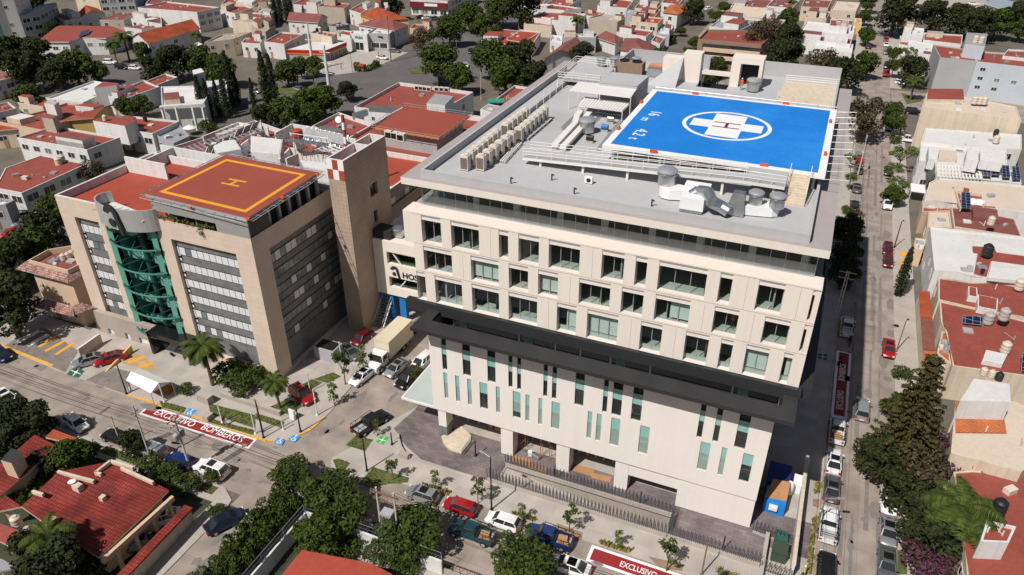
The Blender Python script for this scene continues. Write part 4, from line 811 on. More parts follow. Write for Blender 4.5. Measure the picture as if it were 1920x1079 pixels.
# ---------------------------------------------------------------- clinic on the left
c3,c4,c5,c6=S(100,360,5.994),S(180,520,5.994),S(280,400,5.994),S(480,360,5.994)
CX0,CX1,CY,CZ=-97.9,-63.3,64.2,22.6; CYB=G(285,285.6,CZ).y
cl=thing('clinic_building','peach stone clinic block with curved green glazed atrium and red rooftop helipad','building',(-80,64.2,0))
a1,b1=GY(*c3(235,280),CY).x,GY(*c3(500,330),CY).x; zt=GY(*c3(235,280),CY).z; zb=GY(*c4(110,415),CY).z
a2,b2=GY(*c5(240,290),CY).x,GY(*c5(970,450),CY).x; zt2=GY(*c5(240,290),CY).z
xa,xb=GY(*c3(640,430),CY).x,GY(*c3(1170,460),CY).x
mb=MB(); D=.85
mb.holes((CX0,CY,0),(1,0,0),CX1-CX0,0,CZ,[(a1-CX0,b1-CX0,zb,zt),(a2-CX0,b2-CX0,1.4,zt2),(xa-CX0,xb-CX0,0,CZ-1)],(0,1,0),D)
s0,s1=GX(*c6(150,630),CX1),GX(*c6(905,140),CX1); sb=GX(*S(440,580,7.992)(875,860),CX1).z
mb.holes((CX1,CY,0),(0,1,0),CYB-CY,0,CZ,[(s0.y-CY,s1.y-CY,sb,(s0.z+s1.z)/2)],(-1,0,0),D)
mb.face([(CX0,CY,0),(CX0,CY,CZ),(CX0,CYB,CZ),(CX0,CYB,0)]); mb.face([(CX0,CYB,0),(CX0,CYB,CZ),(CX1,CYB,CZ),(CX1,CYB,0)])
mb.build('wall',CLAD,cl)
mb=MB(); y=CY+.6; mb.face([(a1,y,zb),(b1,y,zb),(b1,y,zt),(a1,y,zt)]); mb.build('granite_panel',GRANITE,cl); mb=MB(); mb.face([(a2,y,1.4),(b2,y,1.4),(b2,y,zt2),(a2,y,zt2)]); mb.build('granite_panel',GRANITE,cl); mb=MB(); x=CX1-.6; mb.face([(x,s0.y,sb),(x,s1.y,sb),(x,s1.y,s0.z+.5),(x,s0.y,s0.z+.5)])
mb.build('granite_panel',GRANITE,cl)
y=CY+.6
bands=[(GY(*f(*p),y).z,GY(*f(*r),y).z) for f,p,r in((c5,(345,330),(350,380)),(c5,(348,545),(400,655)),(c5,(415,810),(470,920)),(c4,(1022,92),(1078,195)),(c4,(1090,350),(1145,450)),(c4,(1160,605),(1215,700)))]
bp=(bands[1][0]-bands[4][0])/3
bands=[(bands[1][0]+bp*(1-i),bands[1][0]+bp*(1-i)-1.25) for i in range(6)]
WB=mat('white_blind_behind_glass',(.66,.67,.68),.3,.04,.5,2,spec=.5)
rc=random.Random(3)
for strip_,(xs,xe,n,lo) in enumerate(((a1,b1,4,zb),(a2,b2,10,1.4))):
    for i,(t_,b_) in enumerate(bands):
        t_=min(t_,(zt if strip_==0 else zt2)-.02)
        if b_<lo: continue
        mb=MB(); w_=(xe-xs-.5)/n; yy=CY+.5
        mb.box(xs+.1,yy,b_,xe-.02,yy+.08,t_,0)
        for k in range(n):
            x0=xs+.45+k*w_; mb.face([(x0+.05,yy-.012,b_+.05),(x0+w_-.03,yy-.012,b_+.05),(x0+w_-.03,yy-.012,t_-.05),(x0+.05,yy-.012,t_-.05)],2 if rc.random()<.07 else 1)
        mb.face([(xs+.14,yy-.012,b_+.05),(xs+.4,yy-.012,b_+.05),(xs+.4,yy-.012,t_-.05),(xs+.14,yy-.012,t_-.05)],1)
        if i<5:
            nz=bands[i+1][0]
            for k in range(2): z0=nz+.25+k*(b_-nz-.4)/2; mb.box(xs+.05,yy+.02,z0,xs+.52,yy+.09,z0+.85,0); mb.face([(xs+.08,yy+.01,z0+.04),(xs+.48,yy+.01,z0+.04),(xs+.48,yy+.01,z0+.8),(xs+.08,yy+.01,z0+.8)],1)
        mb.build('window_band',[BLACK,WB,MIDGLASS],cl)
for i,(t_,b_) in enumerate(bands):
    t2=min(t_,s0.z-.1); b2_=b_ if i else b_-.1
    if b_<sb: continue
    mb=MB(); xx=CX1-.5; n=13; L=s1.y-s0.y; mb.box(xx-.08,s0.y+.05,b2_-.12,xx,s1.y-.05,t2,0)
    for k in range(n): q0=s0.y+.1+k*(L-.2)/n; mb.face([(xx+.012,q0+.04,b2_+.05),(xx+.012,q0+L/n-.07,b2_+.05),(xx+.012,q0+L/n-.07,t2-.05),(xx+.012,q0+.04,t2-.05)],1 if rc.random()<.3 else 2)
    mb.build('window_band',[BLACK,WB,MIDGLASS],cl)
mb=MB(); mb.face([(CX0+.35,CY+.35,CZ-1.15),(CX1-.35,CY+.35,CZ-1.15),(CX1-.35,CYB-.35,CZ-1.15),(CX0+.35,CYB-.35,CZ-1.15)]); mb.build('roof',REDB,cl)
mb=MB(); t=.35
for a,b,c,d in((CX0,CY+.002,xa-1,CY+t),(CX0+.002,CY+t,CX0+t,CYB),(CX0+t,CYB-t,CX1,CYB-.002)): mb.box(a,b,CZ-1.2,c,d,CZ+.05)
mb.build('parapet',WHITE,cl)
# silver drum and green atrium
xm=(xa+xb)/2; hw=(xb-xa)/2+1.0
def arc(t,r=1.0,yo=0): return (xm+hw*r*math.cos(R(t)),CY+.55+yo+2.75*r*math.sin(R(t)))
zd=24.0; zs=GY(*c3(900,470),CY-2.2).z
mb=MB(); A=[150,165,180]+list(range(190,341,10))+[350]
for t0,t1 in zip(A,A[1:]):
    p,q_=arc(t0),arc(t1); pi,qi=arc(t0,.965,.1),arc(t1,.965,.1)
    mb.face([(*p,zs),(*q_,zs),(*q_,zd),(*p,zd)],0); mb.face([(*pi,zd),(*qi,zd),(*qi,zd-1.9),(*pi,zd-1.9)],0); mb.face([(*p,zd),(*q_,zd),(*qi,zd),(*pi,zd)],0)
mb.face([(*arc(t),zs) for t in A],0); mb.face([(*arc(t,.96,.1),zd-1.6) for t in A],1)
dr=mb.build('drum_fascia',[SILVER,WROOF],cl)
mb=MB()
for k in range(9): x=xm-hw*.75+k*hw*.2; mb.tube((x-.7,CY-1.5,zd-1.45),(x+.7,CY+.4,zd-1.2),.05,n=5)
mb.build('truss',ALU,dr)
A_=GY(*c3(660,425),CY-1.9); B_=GY(*c3(815,422),CY-2.35); lp=Vector((A_.x,A_.y,A_.z)); exx=Vector((B_.x-A_.x,B_.y-A_.y,0)); mb=MB(); logo(mb,lp,exx,GY(*c3(690,168),CY-2.2).z-A_.z,.3); mb.build('emblem',BLACKC,cl)
e=exx.normalized(); text('Torre','sign_lettering',cl,.8,BLACKC,Vector((lp.x+e.x*.75,CY-2.62,lp.z+.42)),e,(0,0,1),.06)
DGREENST=mat('dark_green_steel',(.012,.07,.055),.5,.1)
zg=3.9
mb=MB(); mb.face([(xa,CY+5,0),(xb,CY+5,0),(xb,CY+5,CZ-1.2),(xa,CY+5,CZ-1.2)],0); mb.face([(xa,CY+.1,zg),(xa,CY+5,zg),(xa,CY+5,CZ-1.2),(xa,CY+.1,CZ-1.2)],1); mb.face([(xb,CY+.1,zg),(xb,CY+.1,CZ-1.2),(xb,CY+5,CZ-1.2),(xb,CY+5,zg)],1)
for x in(xa+.35,xb-.35): mb.face([(x-.35,CY-.6,zg),(x+.35,CY-.3,zg),(x+.35,CY-.3,zs),(x-.35,CY-.6,zs)],1)
mb.build('atrium_wall',[BLACKG,GREENGL],cl)
beams=[GY(*c3(950,682),CY-2.1).z,GY(*c3(1045,950),CY-2.1).z,GY(*c4(645,258),CY-2.1).z,GY(*c4(725,512),CY-2.1).z,GY(*c4(850,748),CY-2.1).z]
bpp=(beams[0]-beams[4])/4
for k in range(5):
    z=beams[0]-bpp*k; mb=MB(); AA=list(range(200,341,10))
    for t0,t1 in zip(AA,AA[1:]): mb.tube((*arc(t0,.9),z),(*arc(t1,.9),z),.14,n=7)
    bm=mb.build('curved_beam',GREENST,cl)
    mb=MB(); pts=[arc(t,.88) for t in (212,236,258,282,304,328)]
    zz_=[(*p_,z+.05) if i%2 else (p_[0],CY+1.2,z+.35) for i,p_ in enumerate(pts)]; [mb.bar(u_,v_,.15,.15) for u_,v_ in zip(zz_,zz_[1:])]
    mb.build('truss',DGREENST,bm)
    mb=MB(); mb.box(xa+.3,CY+1.3,z-.05,xm-.5,CY+1.45,z+1.25,0); mb.box(xm+.7,CY+1.3,z-.05,xb-.2,CY+1.45,z+1.25,0); mb.box(xa+.1,CY+1.46,z-.15,xb-.1,CY+4.9,z+.05,1)
    mb.build('balcony_panel',[GREENGL,DGREENST],cl)
mb=MB(); mb.tube((xm+.3,CY+.8,zg),(xm+.3,CY+.8,zs),.42,n=12); 
[mb.tube((xa+.2,CY+.2,zg+2+k*3.6),(xb-.2,CY+.2,zg+1.8+k*3.6),.03,n=4) for k in range(4)]
mb.build('atrium_column',DGREENST,cl)
mb=MB(); px0=GY(*c4(655,900),CY-2).x; px1=GY(*c4(1050,870),CY-2).x; mb.box(px0,CY-2.1,.1,px0+.5,CY+1,zg,0); mb.box(px1-.3,CY-2.1,.1,px1,CY+1,zg,0); mb.box(px0,CY-2.1,zg-.6,px1,CY+1,zg+.1,0); mb.box(px0+.5,CY-.6,.12,px1-.3,CY-.5,zg-.6,1); mb.tube((px0+2.5,CY-1,.12),(px0+3.3,CY-2,1.0),.18,m=2); mb.build('entrance_portal',[BLACKG,DKGLASS,GREYW],cl)
b0=GY(*c4(200,720),63.4).z; mb=MB(); mb.holes((CX0+.6,63.4,0),(1,0,0),px0-CX0-.5,b0,GY(*c4(250,460),63.4).z,[(GY(*c4(x,y),63.4).x-CX0-.6,GY(*c4(x2,y),63.4).x-CX0-.6,GY(*c4(x,y2),63.4).z,GY(*c4(x,y1),63.4).z) for x,x2,y,y1,y2 in((145,200,620,580,650),(335,385,670,630,705),(495,610,730,680,760))],(0,1,0),.3)
zz=GY(*c4(250,460),63.4).z; mb.face([(CX0+.6,63.4,zz),(px0+.1,63.4,zz),(px0+.1,CY,zz),(CX0+.6,CY,zz)]); mb.face([(CX0+.6,63.4,b0),(px0+.1,63.4,b0),(px0+.1,CY,b0),(CX0+.6,CY,b0)]); mb.face([(CX0+.6,63.4,b0),(CX0+.6,63.4,zz),(CX0+.6,CY,zz),(CX0+.6,CY,b0)]); mb.build('concrete_base',CONCW,cl)
mb=MB(); mb.face([(CX0+.7,63.7,b0),(px0,63.7,b0),(px0,63.7,zz),(CX0+.7,63.7,zz)],0); mb.face([(CX0+2,64.0,.12),(px0,64.0,.12),(px0,64.0,b0),(CX0+2,64.0,b0)],1); mb.build('base_glazing',[WB,DARKIN],cl)
# storey under the rooftop pad: louvres, dark gap, planting
ZPD=25.35; lx=GY(*c3(1830,400),CY).x
mb=MB(); n=9
for k in range(n): z=23.75+k*.15; mb.box(xb+.6,CY+.02,z,CX1-.05,CY+.16,z+.09)
for k in range(8): z=22.62+k*.15; mb.box(lx,CY+.02,z,CX1-.05,CY+.16,z+.09)
mb.box(xb+.6,CY+.17,23.7,CX1-.1,CY+.25,25.1); mb.box(lx,CY+.17,22.6,CX1-.1,CY+.25,23.7)
mb.build('louvre_screen',SILVER,cl)
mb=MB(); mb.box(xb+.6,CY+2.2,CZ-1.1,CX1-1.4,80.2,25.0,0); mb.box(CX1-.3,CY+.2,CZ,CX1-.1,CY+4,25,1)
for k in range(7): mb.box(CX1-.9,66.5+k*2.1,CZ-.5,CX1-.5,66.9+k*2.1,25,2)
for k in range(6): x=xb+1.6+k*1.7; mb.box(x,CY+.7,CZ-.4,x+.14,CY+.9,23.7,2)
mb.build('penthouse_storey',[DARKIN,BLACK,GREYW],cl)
pd=thing('helipad','red rooftop helipad with a yellow border and yellow H on the clinic','helipad',(-72,72,CZ+.1)); q4=[(-63.2,64.5),(-81.0,65.0),(-80.9,80.7),(-63.9,80.4)][::-1]
q4=[(q_.x,q_.y) for q_ in (G(463,410,ZPD),G(597.6,323.8,ZPD),G(423,291,ZPD),G(271.5,363.8,ZPD))]
mb=MB(); mb.prism(q4,ZPD-.4,ZPD,1,0,True); mb.build('deck',[PADRED,GREYW],pd)
def inset(P,d):
    n=len(P); c=Vector((sum(p[0] for p in P)/n,sum(p[1] for p in P)/n)); o=[]
    for i in range(n):
        p=Vector(P[i]); e1=(Vector(P[(i+1)%n])-p).normalized(); e0=(Vector(P[i-1])-p).normalized(); s_=abs(e0.x*e1.y-e0.y*e1.x); v=(e0+e1)*d/max(s_,.2); o.append(tuple(p+v))
    return o
o1,o2=inset(q4,1.25),inset(q4,1.85); mb=MB(); z=ZPD+.006
for i in range(4): mb.face([(*o1[i],z),(*o1[(i+1)%4],z),(*o2[(i+1)%4],z),(*o2[i],z)])
mb.build('yellow_border',YLINE,pd)
hc=G(*T(1,1752,290),ZPD); mb=MB()
for a,b,c,d in((-1.5,.55,1.5,.95),(-1.5,-.95,1.5,-.55),(-.22,-.55,.22,.55)): mb.face([(hc.x+a,hc.y+b,z),(hc.x+c,hc.y+b,z),(hc.x+c,hc.y+d,z),(hc.x+a,hc.y+d,z)])
mb.build('letter_h',YLINE,pd)
mb=MB()
for i in range(4):
    a=Vector((*q4[i],ZPD-.2));b=Vector((*q4[(i+1)%4],ZPD-.2)); nn=Vector(((b-a).y,-(b-a).x,0)).normalized()*.9
    mb.tube(a+nn,b+nn,.06,n=5); mb.tube(a+nn*.5,b+nn*.5,.04,n=4)
    for k in range(11): p_=a+(b-a)*k/10; mb.tube(p_,p_+nn,.04,n=4)
mb.build('safety_net_frame',ALU,pd)
for q_ in (T(1,1425,485),T(1,1860,570),T(11,460,235),T(11,200,410)): c=G(*q_,ZPD); mb=MB(); mb.obox(xy(c),0,.5,.3,ZPD+.005,ZPD+.25); mb.build('perimeter_light',ORANGEL,pd)
mb=MB()
for x,y in q4+[((q4[0][0]+q4[2][0])/2,(q4[0][1]+q4[2][1])/2)]: x,y=x*.94+.06*-72.3,y*.94+.06*72.5; mb.tube((x,y,CZ-1.15),(x,y,ZPD-.4),.25,n=8)
mb.build('support_post',GREYW,pd)
# stair tower with red and white checks
TX0,TX1,TY0,TY1,TZ=GY(*S(480,200,5.994)(780,560),78.9).x,-58.67,78.9,89.8,28.3
tw=thing('stair_tower','tall brown tiled stair tower with red and white checks rising behind the clinic helipad','tower',(-61,84,0))
mb=MB(); wn=[GX(*S(480,200,5.994)(1285,960),TX1),GX(*S(480,360,5.994)(1330,290),TX1)]
rr=[(w_.y-TY0,w_.y-TY0+(2.0 if i==0 else 1.0),w_.z-.9,w_.z+1.0) for i,w_ in enumerate(wn)]
mb.holes((TX1,TY0,0),(0,1,0),TY1-TY0,0,TZ,rr,(-1,0,0),.5); mb.face([(TX0,TY0,0),(TX1,TY0,0),(TX1,TY0,TZ),(TX0,TY0,TZ)]); mb.face([(TX0,TY0,0),(TX0,TY0,TZ),(TX0,TY1,TZ),(TX0,TY1,0)]); mb.face([(TX0,TY1,0),(TX0,TY1,TZ),(TX1,TY1,TZ),(TX1,TY1,0)])
mb.build('wall',brickmat('brown_tile_cladding',(.41,.315,.245),(.39,.30,.235),(.24,.175,.13),.62,.62,.02,.7,'z',0,.12),tw)
mb=MB(); mb.face([(TX0+.3,TY0+.3,TZ-1.5),(TX1-.3,TY0+.3,TZ-1.5),(TX1-.3,TY1-.3,TZ-1.5),(TX0+.3,TY1-.3,TZ-1.5)]); mb.build('roof',REDB,tw)
mb=MB()
for a,b,c,d in((TX0+.002,TY0+.002,TX1-.002,TY0+.3),(TX1-.3,TY0+.3,TX1-.002,TY1-.3),(TX0+.002,TY0+.3,TX0+.3,TY1-.3),(TX0+.002,TY1-.3,TX1-.002,TY1-.002),(TX0+.3,(TY0+TY1)/2+1,TX1-.3,(TY0+TY1)/2+1.25)): mb.box(a,b,TZ-1.5,c,d,TZ+.04)
mb.build('parapet',WHITE,tw)
mb=MB(); cw=(TX1-TX0)/3
for i in range(3):
    for j in range(2): x=TX0+i*cw; z=TZ-(j+1)*1.45; mb.face([(x,TY0-.012,z),(x+cw,TY0-.012,z),(x+cw,TY0-.012,z+1.45),(x,TY0-.012,z+1.45)],(i+j+1)%2)
mb.build('check_panel',[REDB,WPAINT],tw)
mb=MB()
for a,b,c,d in rr: mb.face([(TX1-.45,TY0+a,c),(TX1-.45,TY0+b,c),(TX1-.45,TY0+b,d),(TX1-.45,TY0+a,d)])
mb.build('window',DKGLASS,tw)
# rear wing
wg=thing('clinic_wing','lower brown tiled rear wing of the clinic with red roofs beside the hospital','building',(-72,100,0)); WX0,WX1,WY,WZ=-82,-64,113.0,15.6
mb=MB(); mb.holes((WX1,TY1,0),(0,1,0),WY-TY1,0,WZ,[(.6,22.6,z,z+1.5) for z in(12.4,8.4,4.4)],(-1,0,0),.4); mb.face([(WX0,WY,0),(WX0,WY,WZ),(WX1,WY,WZ),(WX1,WY,0)]); mb.face([(WX0,TY1,0),(WX0,WY,0),(WX0,WY,WZ),(WX0,TY1,WZ)]); mb.face([(WX0,TY1,0),(WX1,TY1,0),(WX1,TY1,WZ),(WX0,TY1,WZ)])
mb.build('wall',MATS['brown_tile_cladding'],wg)
for z in(12.4,8.4,4.4):
    mb=MB(); mb.box(WX1-.38,TY1+.6,z,WX1-.3,TY1+22.6,z+1.5,0)
    for k in range(14): q0=TY1+.7+k*1.56; mb.face([(WX1-.29,q0,z+.08),(WX1-.29,q0+1.44,z+.08),(WX1-.29,q0+1.44,z+1.42),(WX1-.29,q0,z+1.42)],1+(k*7%5<2))
    mb.build('window_band',[BLACK,MIDGLASS,WB],wg)
mb=MB(); mb.face([(WX0+.2,TY1+.2,WZ-.9),(WX1-.3,TY1+.2,WZ-.9),(WX1-.3,WY-.3,WZ-.9),(WX0+.2,WY-.3,WZ-.9)]); mb.build('roof',REDB,wg)
mb=MB()
for a,b,c,d in((WX1-.3,TY1,WX1-.002,WY),(WX0+.002,WY-.3,WX1-.3,WY-.002),(WX0+.002,TY1+.002,WX0+.3,WY-.3),(WX0+.3,TY1+9,WX1-.3,TY1+9.3),(-74,TY1+9.3,-73.7,WY-.3)): mb.box(a,b,WZ-1,c,d,WZ+.04)
mb.build('parapet',WHITE,wg)
# white partitions and plant on the clinic roofs
def slabs(name,label,cat,boxes,mats,group=None):
    c=boxes[0]; t=thing(name,label,cat,(c[0],c[1],c[2]),group)
    for i,b in enumerate(boxes): mb=MB(); mb.box(*b[:6]); mb.build(b[7] if len(b)>7 else 'wall',mats[b[6]],t)
    return t
k5=S(80,280,7.992); w0=G(*k5(1250,190),CZ+.6); w1=G(*k5(1900,300),CZ+.6); k8=S(480,200,5.994)
slabs('roof_enclosure','white walled plant enclosure with red floors behind the red clinic helipad','enclosure',[(CX0+.4,w0.y,CZ-1.1,w1.x-.5,w0.y+.3,CZ+1.4,0),(CX0+.4,w0.y+7,CZ-1.1,-70,w0.y+7.3,CZ+.9,0),(w1.x-6,w0.y+.3,CZ-1.1,w1.x-5.7,w0.y+7,CZ+.9,0),(-76,w0.y+3,CZ-1.1,-75.7,CYB-.5,CZ+1,0),(-70,80.9,CZ-1.1,-69.7,CYB-.4,CZ+2.2,0),(-69.7,84,CZ-1.1,-64.0,84.3,CZ+1.4,0),(-75,81.5,CZ-1.05,-70.4,82.6,CZ-.9,1),(-69,81,CZ-1.1,-64,83.8,CZ-.5,2)],[WHITE,YLINE,GROOF])
def tank_proto(m):
    r=thing('water_tank','x','water tank'); mb=MB(); mb.lathe((0,0,0),[(.52,0),(.55,.1),(.55,.4),(.53,.43),(.55,.46),(.55,.8),(.53,.83),(.55,.86),(.52,1.15),(.35,1.3),(.25,1.34)],18); mb.build('tank_body',m,r,40,local=True)
    mb=MB(); mb.lathe((0,0,1.33),[(.27,0),(.27,.08),(.2,.1)],14); mb.build('lid',m,r,40,local=True); return r
BLKT=mat('black_plastic_tank',(.02,.02,.021),.45,.1); CRT=mat('cream_plastic_tank',(.58,.50,.41),.6,.08); GRT=mat('grey_fibre_cement_tank',(.40,.37,.34),.9,.15)
TP={'b':tank_proto(BLKT),'c':tank_proto(CRT),'g':tank_proto(GRT)}
def tank(label,px,py,z,k='c',s=1.0,group=None): c=G(px,py,z); return place(TP[k],label,'water tank',(c.x,c.y,z),rnd.uniform(0,6),group,s)
tr=thing('pipe_platform','galvanised pipe platform with a red and white tank behind the clinic helipad','platform',(-73,93,CZ-1)); a,b=G(*k8(360,370),CZ+1.4),G(*k8(800,430),CZ+1.4)
mb=MB(); mb.bar(a,b,1.2,.12); mb.build('deck',GALV,tr); mb=MB()
for k in range(8): p_=a+(b-a)*k/7; mb.tube((p_.x,p_.y,CZ-1.1),(p_.x,p_.y,p_.z+.9),.06,n=5)
mb.tube(a+Vector((0,.5,.9)),b+Vector((0,.5,.9)),.05); mb.build('frame',GALV,tr)
mb=MB(); c=G(*k8(465,320),CZ+1.5); mb.lathe((c.x,c.y,CZ-.6),[(.9,0),(.9,1.6),(.85,1.7)],18,0); mb.lathe((c.x,c.y,CZ+1.1),[(.92,0),(.92,1.2),(.5,1.4)],18,1); mb.build('tank',[WPAINT,REDB],tr)
sp=thing('solar_panel_rack','row of tilted grey solar collectors behind the clinic roof tank','solar rack',(-68,97,CZ-1)); a,b=G(*k8(520,330),CZ-.2),G(*k8(980,430),CZ-.2); mb=MB(); n=9
for k in range(n): p0,p1=a+(b-a)*k/n,a+(b-a)*(k+.93)/n; mb.face([p0,p1,p1+Vector((0,1.7,1.1)),p0+Vector((0,1.7,1.1))])
mb.build('collector',GROOF,sp); mb=MB()
for k in range(n+1): p0=a+(b-a)*k/n; mb.tube(p0-Vector((0,0,.8)),p0+Vector((0,1.7,1.1)),.05,n=4); mb.tube(p0+Vector((0,1.7,1.1)),p0+Vector((0,1.7,-.9)),.05,n=4)
mb.build('frame',ALU,sp)
ma=thing('antenna_mast','red and white lattice antenna mast behind the checked stair tower','antenna mast',(-64,86,CZ)); c=G(*k8(1010,430),CZ); mb=MB()
for k in range(5): mb.bar((c.x,c.y,CZ-1+k*1.2),(c.x,c.y,CZ+.2+k*1.2),.4,.4,k%2)
mb.build('mast',[REDB,WPAINT],ma)
sd=thing('satellite_dish','white satellite dish on the red annex roof behind the clinic','satellite dish',(0,0,0)); c=G(*k8(925,120),14); sd.location=(c.x,c.y,12); mb=MB(); mb.lathe((0,0,0),[(.1,0),(.45,.08),(.7,.25),(.72,.27)],18); o=mb.build('dish',WPAINT,sd,local=True); o.location=(0,0,1.4); o.rotation_euler=(R(60),0,R(20)); mb=MB(); mb.tube((0,0,0),(0,.1,1.4),.08); mb.build('post',GREYW,sd,local=True)
# forecourt: walls, tent, blocks
lw=thing('low_wall','beige boundary wall between the tiled house and the clinic parking','wall',(-98,60,0)); pts=[G(*T(2,580,460),1.8),G(*T(2,745,345),1.8)]; mb=MB(); mb.bar((pts[0].x,pts[0].y,.95),(pts[1].x,pts[1].y,.95),.25,1.7); mb.build('wall',CREAM,lw); mb=MB(); mb.bar((pts[0].x,pts[0].y,1.83),(pts[1].x,pts[1].y,1.83),.34,.08); mb.build('coping',WHITE,lw)
a,b=G(*T(2,795,630),.15),G(*T(2,1000,480),.15); lw=thing('low_wall','low ochre wedge wall beside the red sedan at the clinic ramp','wall',(a.x,a.y,0)); mb=MB(); d=(b-a); nn=Vector((-d.y,d.x,0)).normalized()*.28
mb.v+=[tuple(a),tuple(a+nn),tuple(b+nn),tuple(b),tuple(b+nn+Vector((0,0,1.2))),tuple(b+Vector((0,0,1.2)))]
for f in((0,3,5),(1,4,2),(3,2,4,5),(0,5,4,1)): mb.f.append(f); mb.m.append(0)
mb.build('wall',YELLOW,lw)
mb=MB(); mb.face([(*xy(G(*T(2,*p))),.126) for p in((915,570),(1135,635),(1190,610),(1010,480))]); struct('garage_ramp_mat',mb,mat('ramp_ochre',(.42,.30,.16),.9,.3,.8,3))
tn=thing('tent','white event tent canopy on the clinic forecourt','tent',(-86,56.5,.12)); e=[G(*T(2,*p),2.3) for p in((935,690),(1130,790))]; bk=[G(*T(2,*p),2.5) for p in((1060,612),(1285,705))]; rg=[G(*T(2,*p),3.3) for p in((978,625),(1188,712))]
mb=MB(); mb.face([e[0],e[1],rg[1],rg[0]]); mb.face([rg[0],rg[1],bk[1],bk[0]]); mb.face([e[0],rg[0],bk[0]]); mb.face([e[1],bk[1],rg[1]]); mb.build('canvas',mat('white_canvas',(.76,.76,.75),.7,.05),tn)
for q_ in e+bk: mb=MB(); mb.tube((q_.x,q_.y,.12),q_,.05); mb.build('leg',GALV,tn)
c=G(*T(2,1230,770),.3); pk=thing('mesh_stack','rust orange mesh stacked behind the white tent','mesh stack',(c.x,c.y,.12)); mb=MB(); mb.obox((c.x,c.y),.3,2.2,.8,.12,1.0); mb.build('mesh',mat('rust_orange',(.30,.13,.03),.9,.4,1.5,6),pk)
for lab,p_,s_,h_,ml in (('dark and light concrete sign block behind the tent on the clinic pavement',(1540,845),(2.2,.9),1.2,0),('square concrete bollard block beside the blue accessible square',(1560,975),(1.0,1.0),.8,0),('small white notice board on the lawn near the red SUV',T(12,275,975),(.9,.25),1.5,1)):
    c=G(*(T(2,*p_) if p_[0]>1000 else p_),.3); t=thing('sign_block',lab,'sign block',(c.x,c.y,.12)); mb=MB(); mb.obox(xy(c),-.1,*s_,.12,.12+h_); mb.build('block',[CONCW,WPAINT][ml],t); mb=MB(); mb.obox((c.x,c.y),-.1,s_[0]*1.06,s_[1]*1.1,.12+h_,.17+h_); mb.build('cap',CONC2 if not ml else STEELW,t)
pw=thing('planter_wall','grey stone planter wall in front of the clinic hedge','wall',(-72,58,0)); a,b=G(*T(2,1650,790),.6),G(*T(2,1918,880),.6); mb=MB(); mb.bar((a.x,a.y,.45),(b.x+4,b.y,.45),.35,.7); mb.build('wall',CONCW,pw); mb=MB(); mb.bar((a.x,a.y,.83),(b.x+4,b.y,.83),.42,.06); mb.build('coping',CONC2,pw)
# ---------------------------------------------------------------- neighbourhood houses
def unit_window(pane):
    mb=MB(); 
    for a,b,c,d in((-.5,-.5,-.44,.5),(.44,-.5,.5,.5),(-.44,-.5,.44,-.44),(-.44,.44,.44,.5),(-.02,-.44,.02,.44)): mb.box(a,-.05,b,c,.0,d,0)
    mb.face([(-.44,-.02,-.44),(.44,-.02,-.44),(.44,-.02,.44),(-.44,-.02,.44)],1)
    o=mb.build('window',[STEELW,pane]); me=o.data; bpy.data.objects.remove(o); return me
def unit_door():
    mb=MB(); mb.box(-.5,-.04,-.5,.5,0,.5,0)
    for k in range(4): mb.box(-.42,-.06,-.44+k*.23,.42,-.04,-.27+k*.23,1)
    o=mb.build('door',[BROWN,PLY]); me=o.data; bpy.data.objects.remove(o); return me
WIN=[unit_window(DKGLASS),unit_window(DKGLASS),unit_window(MIDGLASS)]; DOOR=unit_door()
rh=random.Random(11)
def put(me,name,parent,p,th,sx,sz):
    o=bpy.data.objects.new(name,me); col.objects.link(o); o.parent=parent; o.location=Vector(p)-wloc(parent); o.rotation_euler=(0,0,th); o.scale=(sx,1,sz); return o
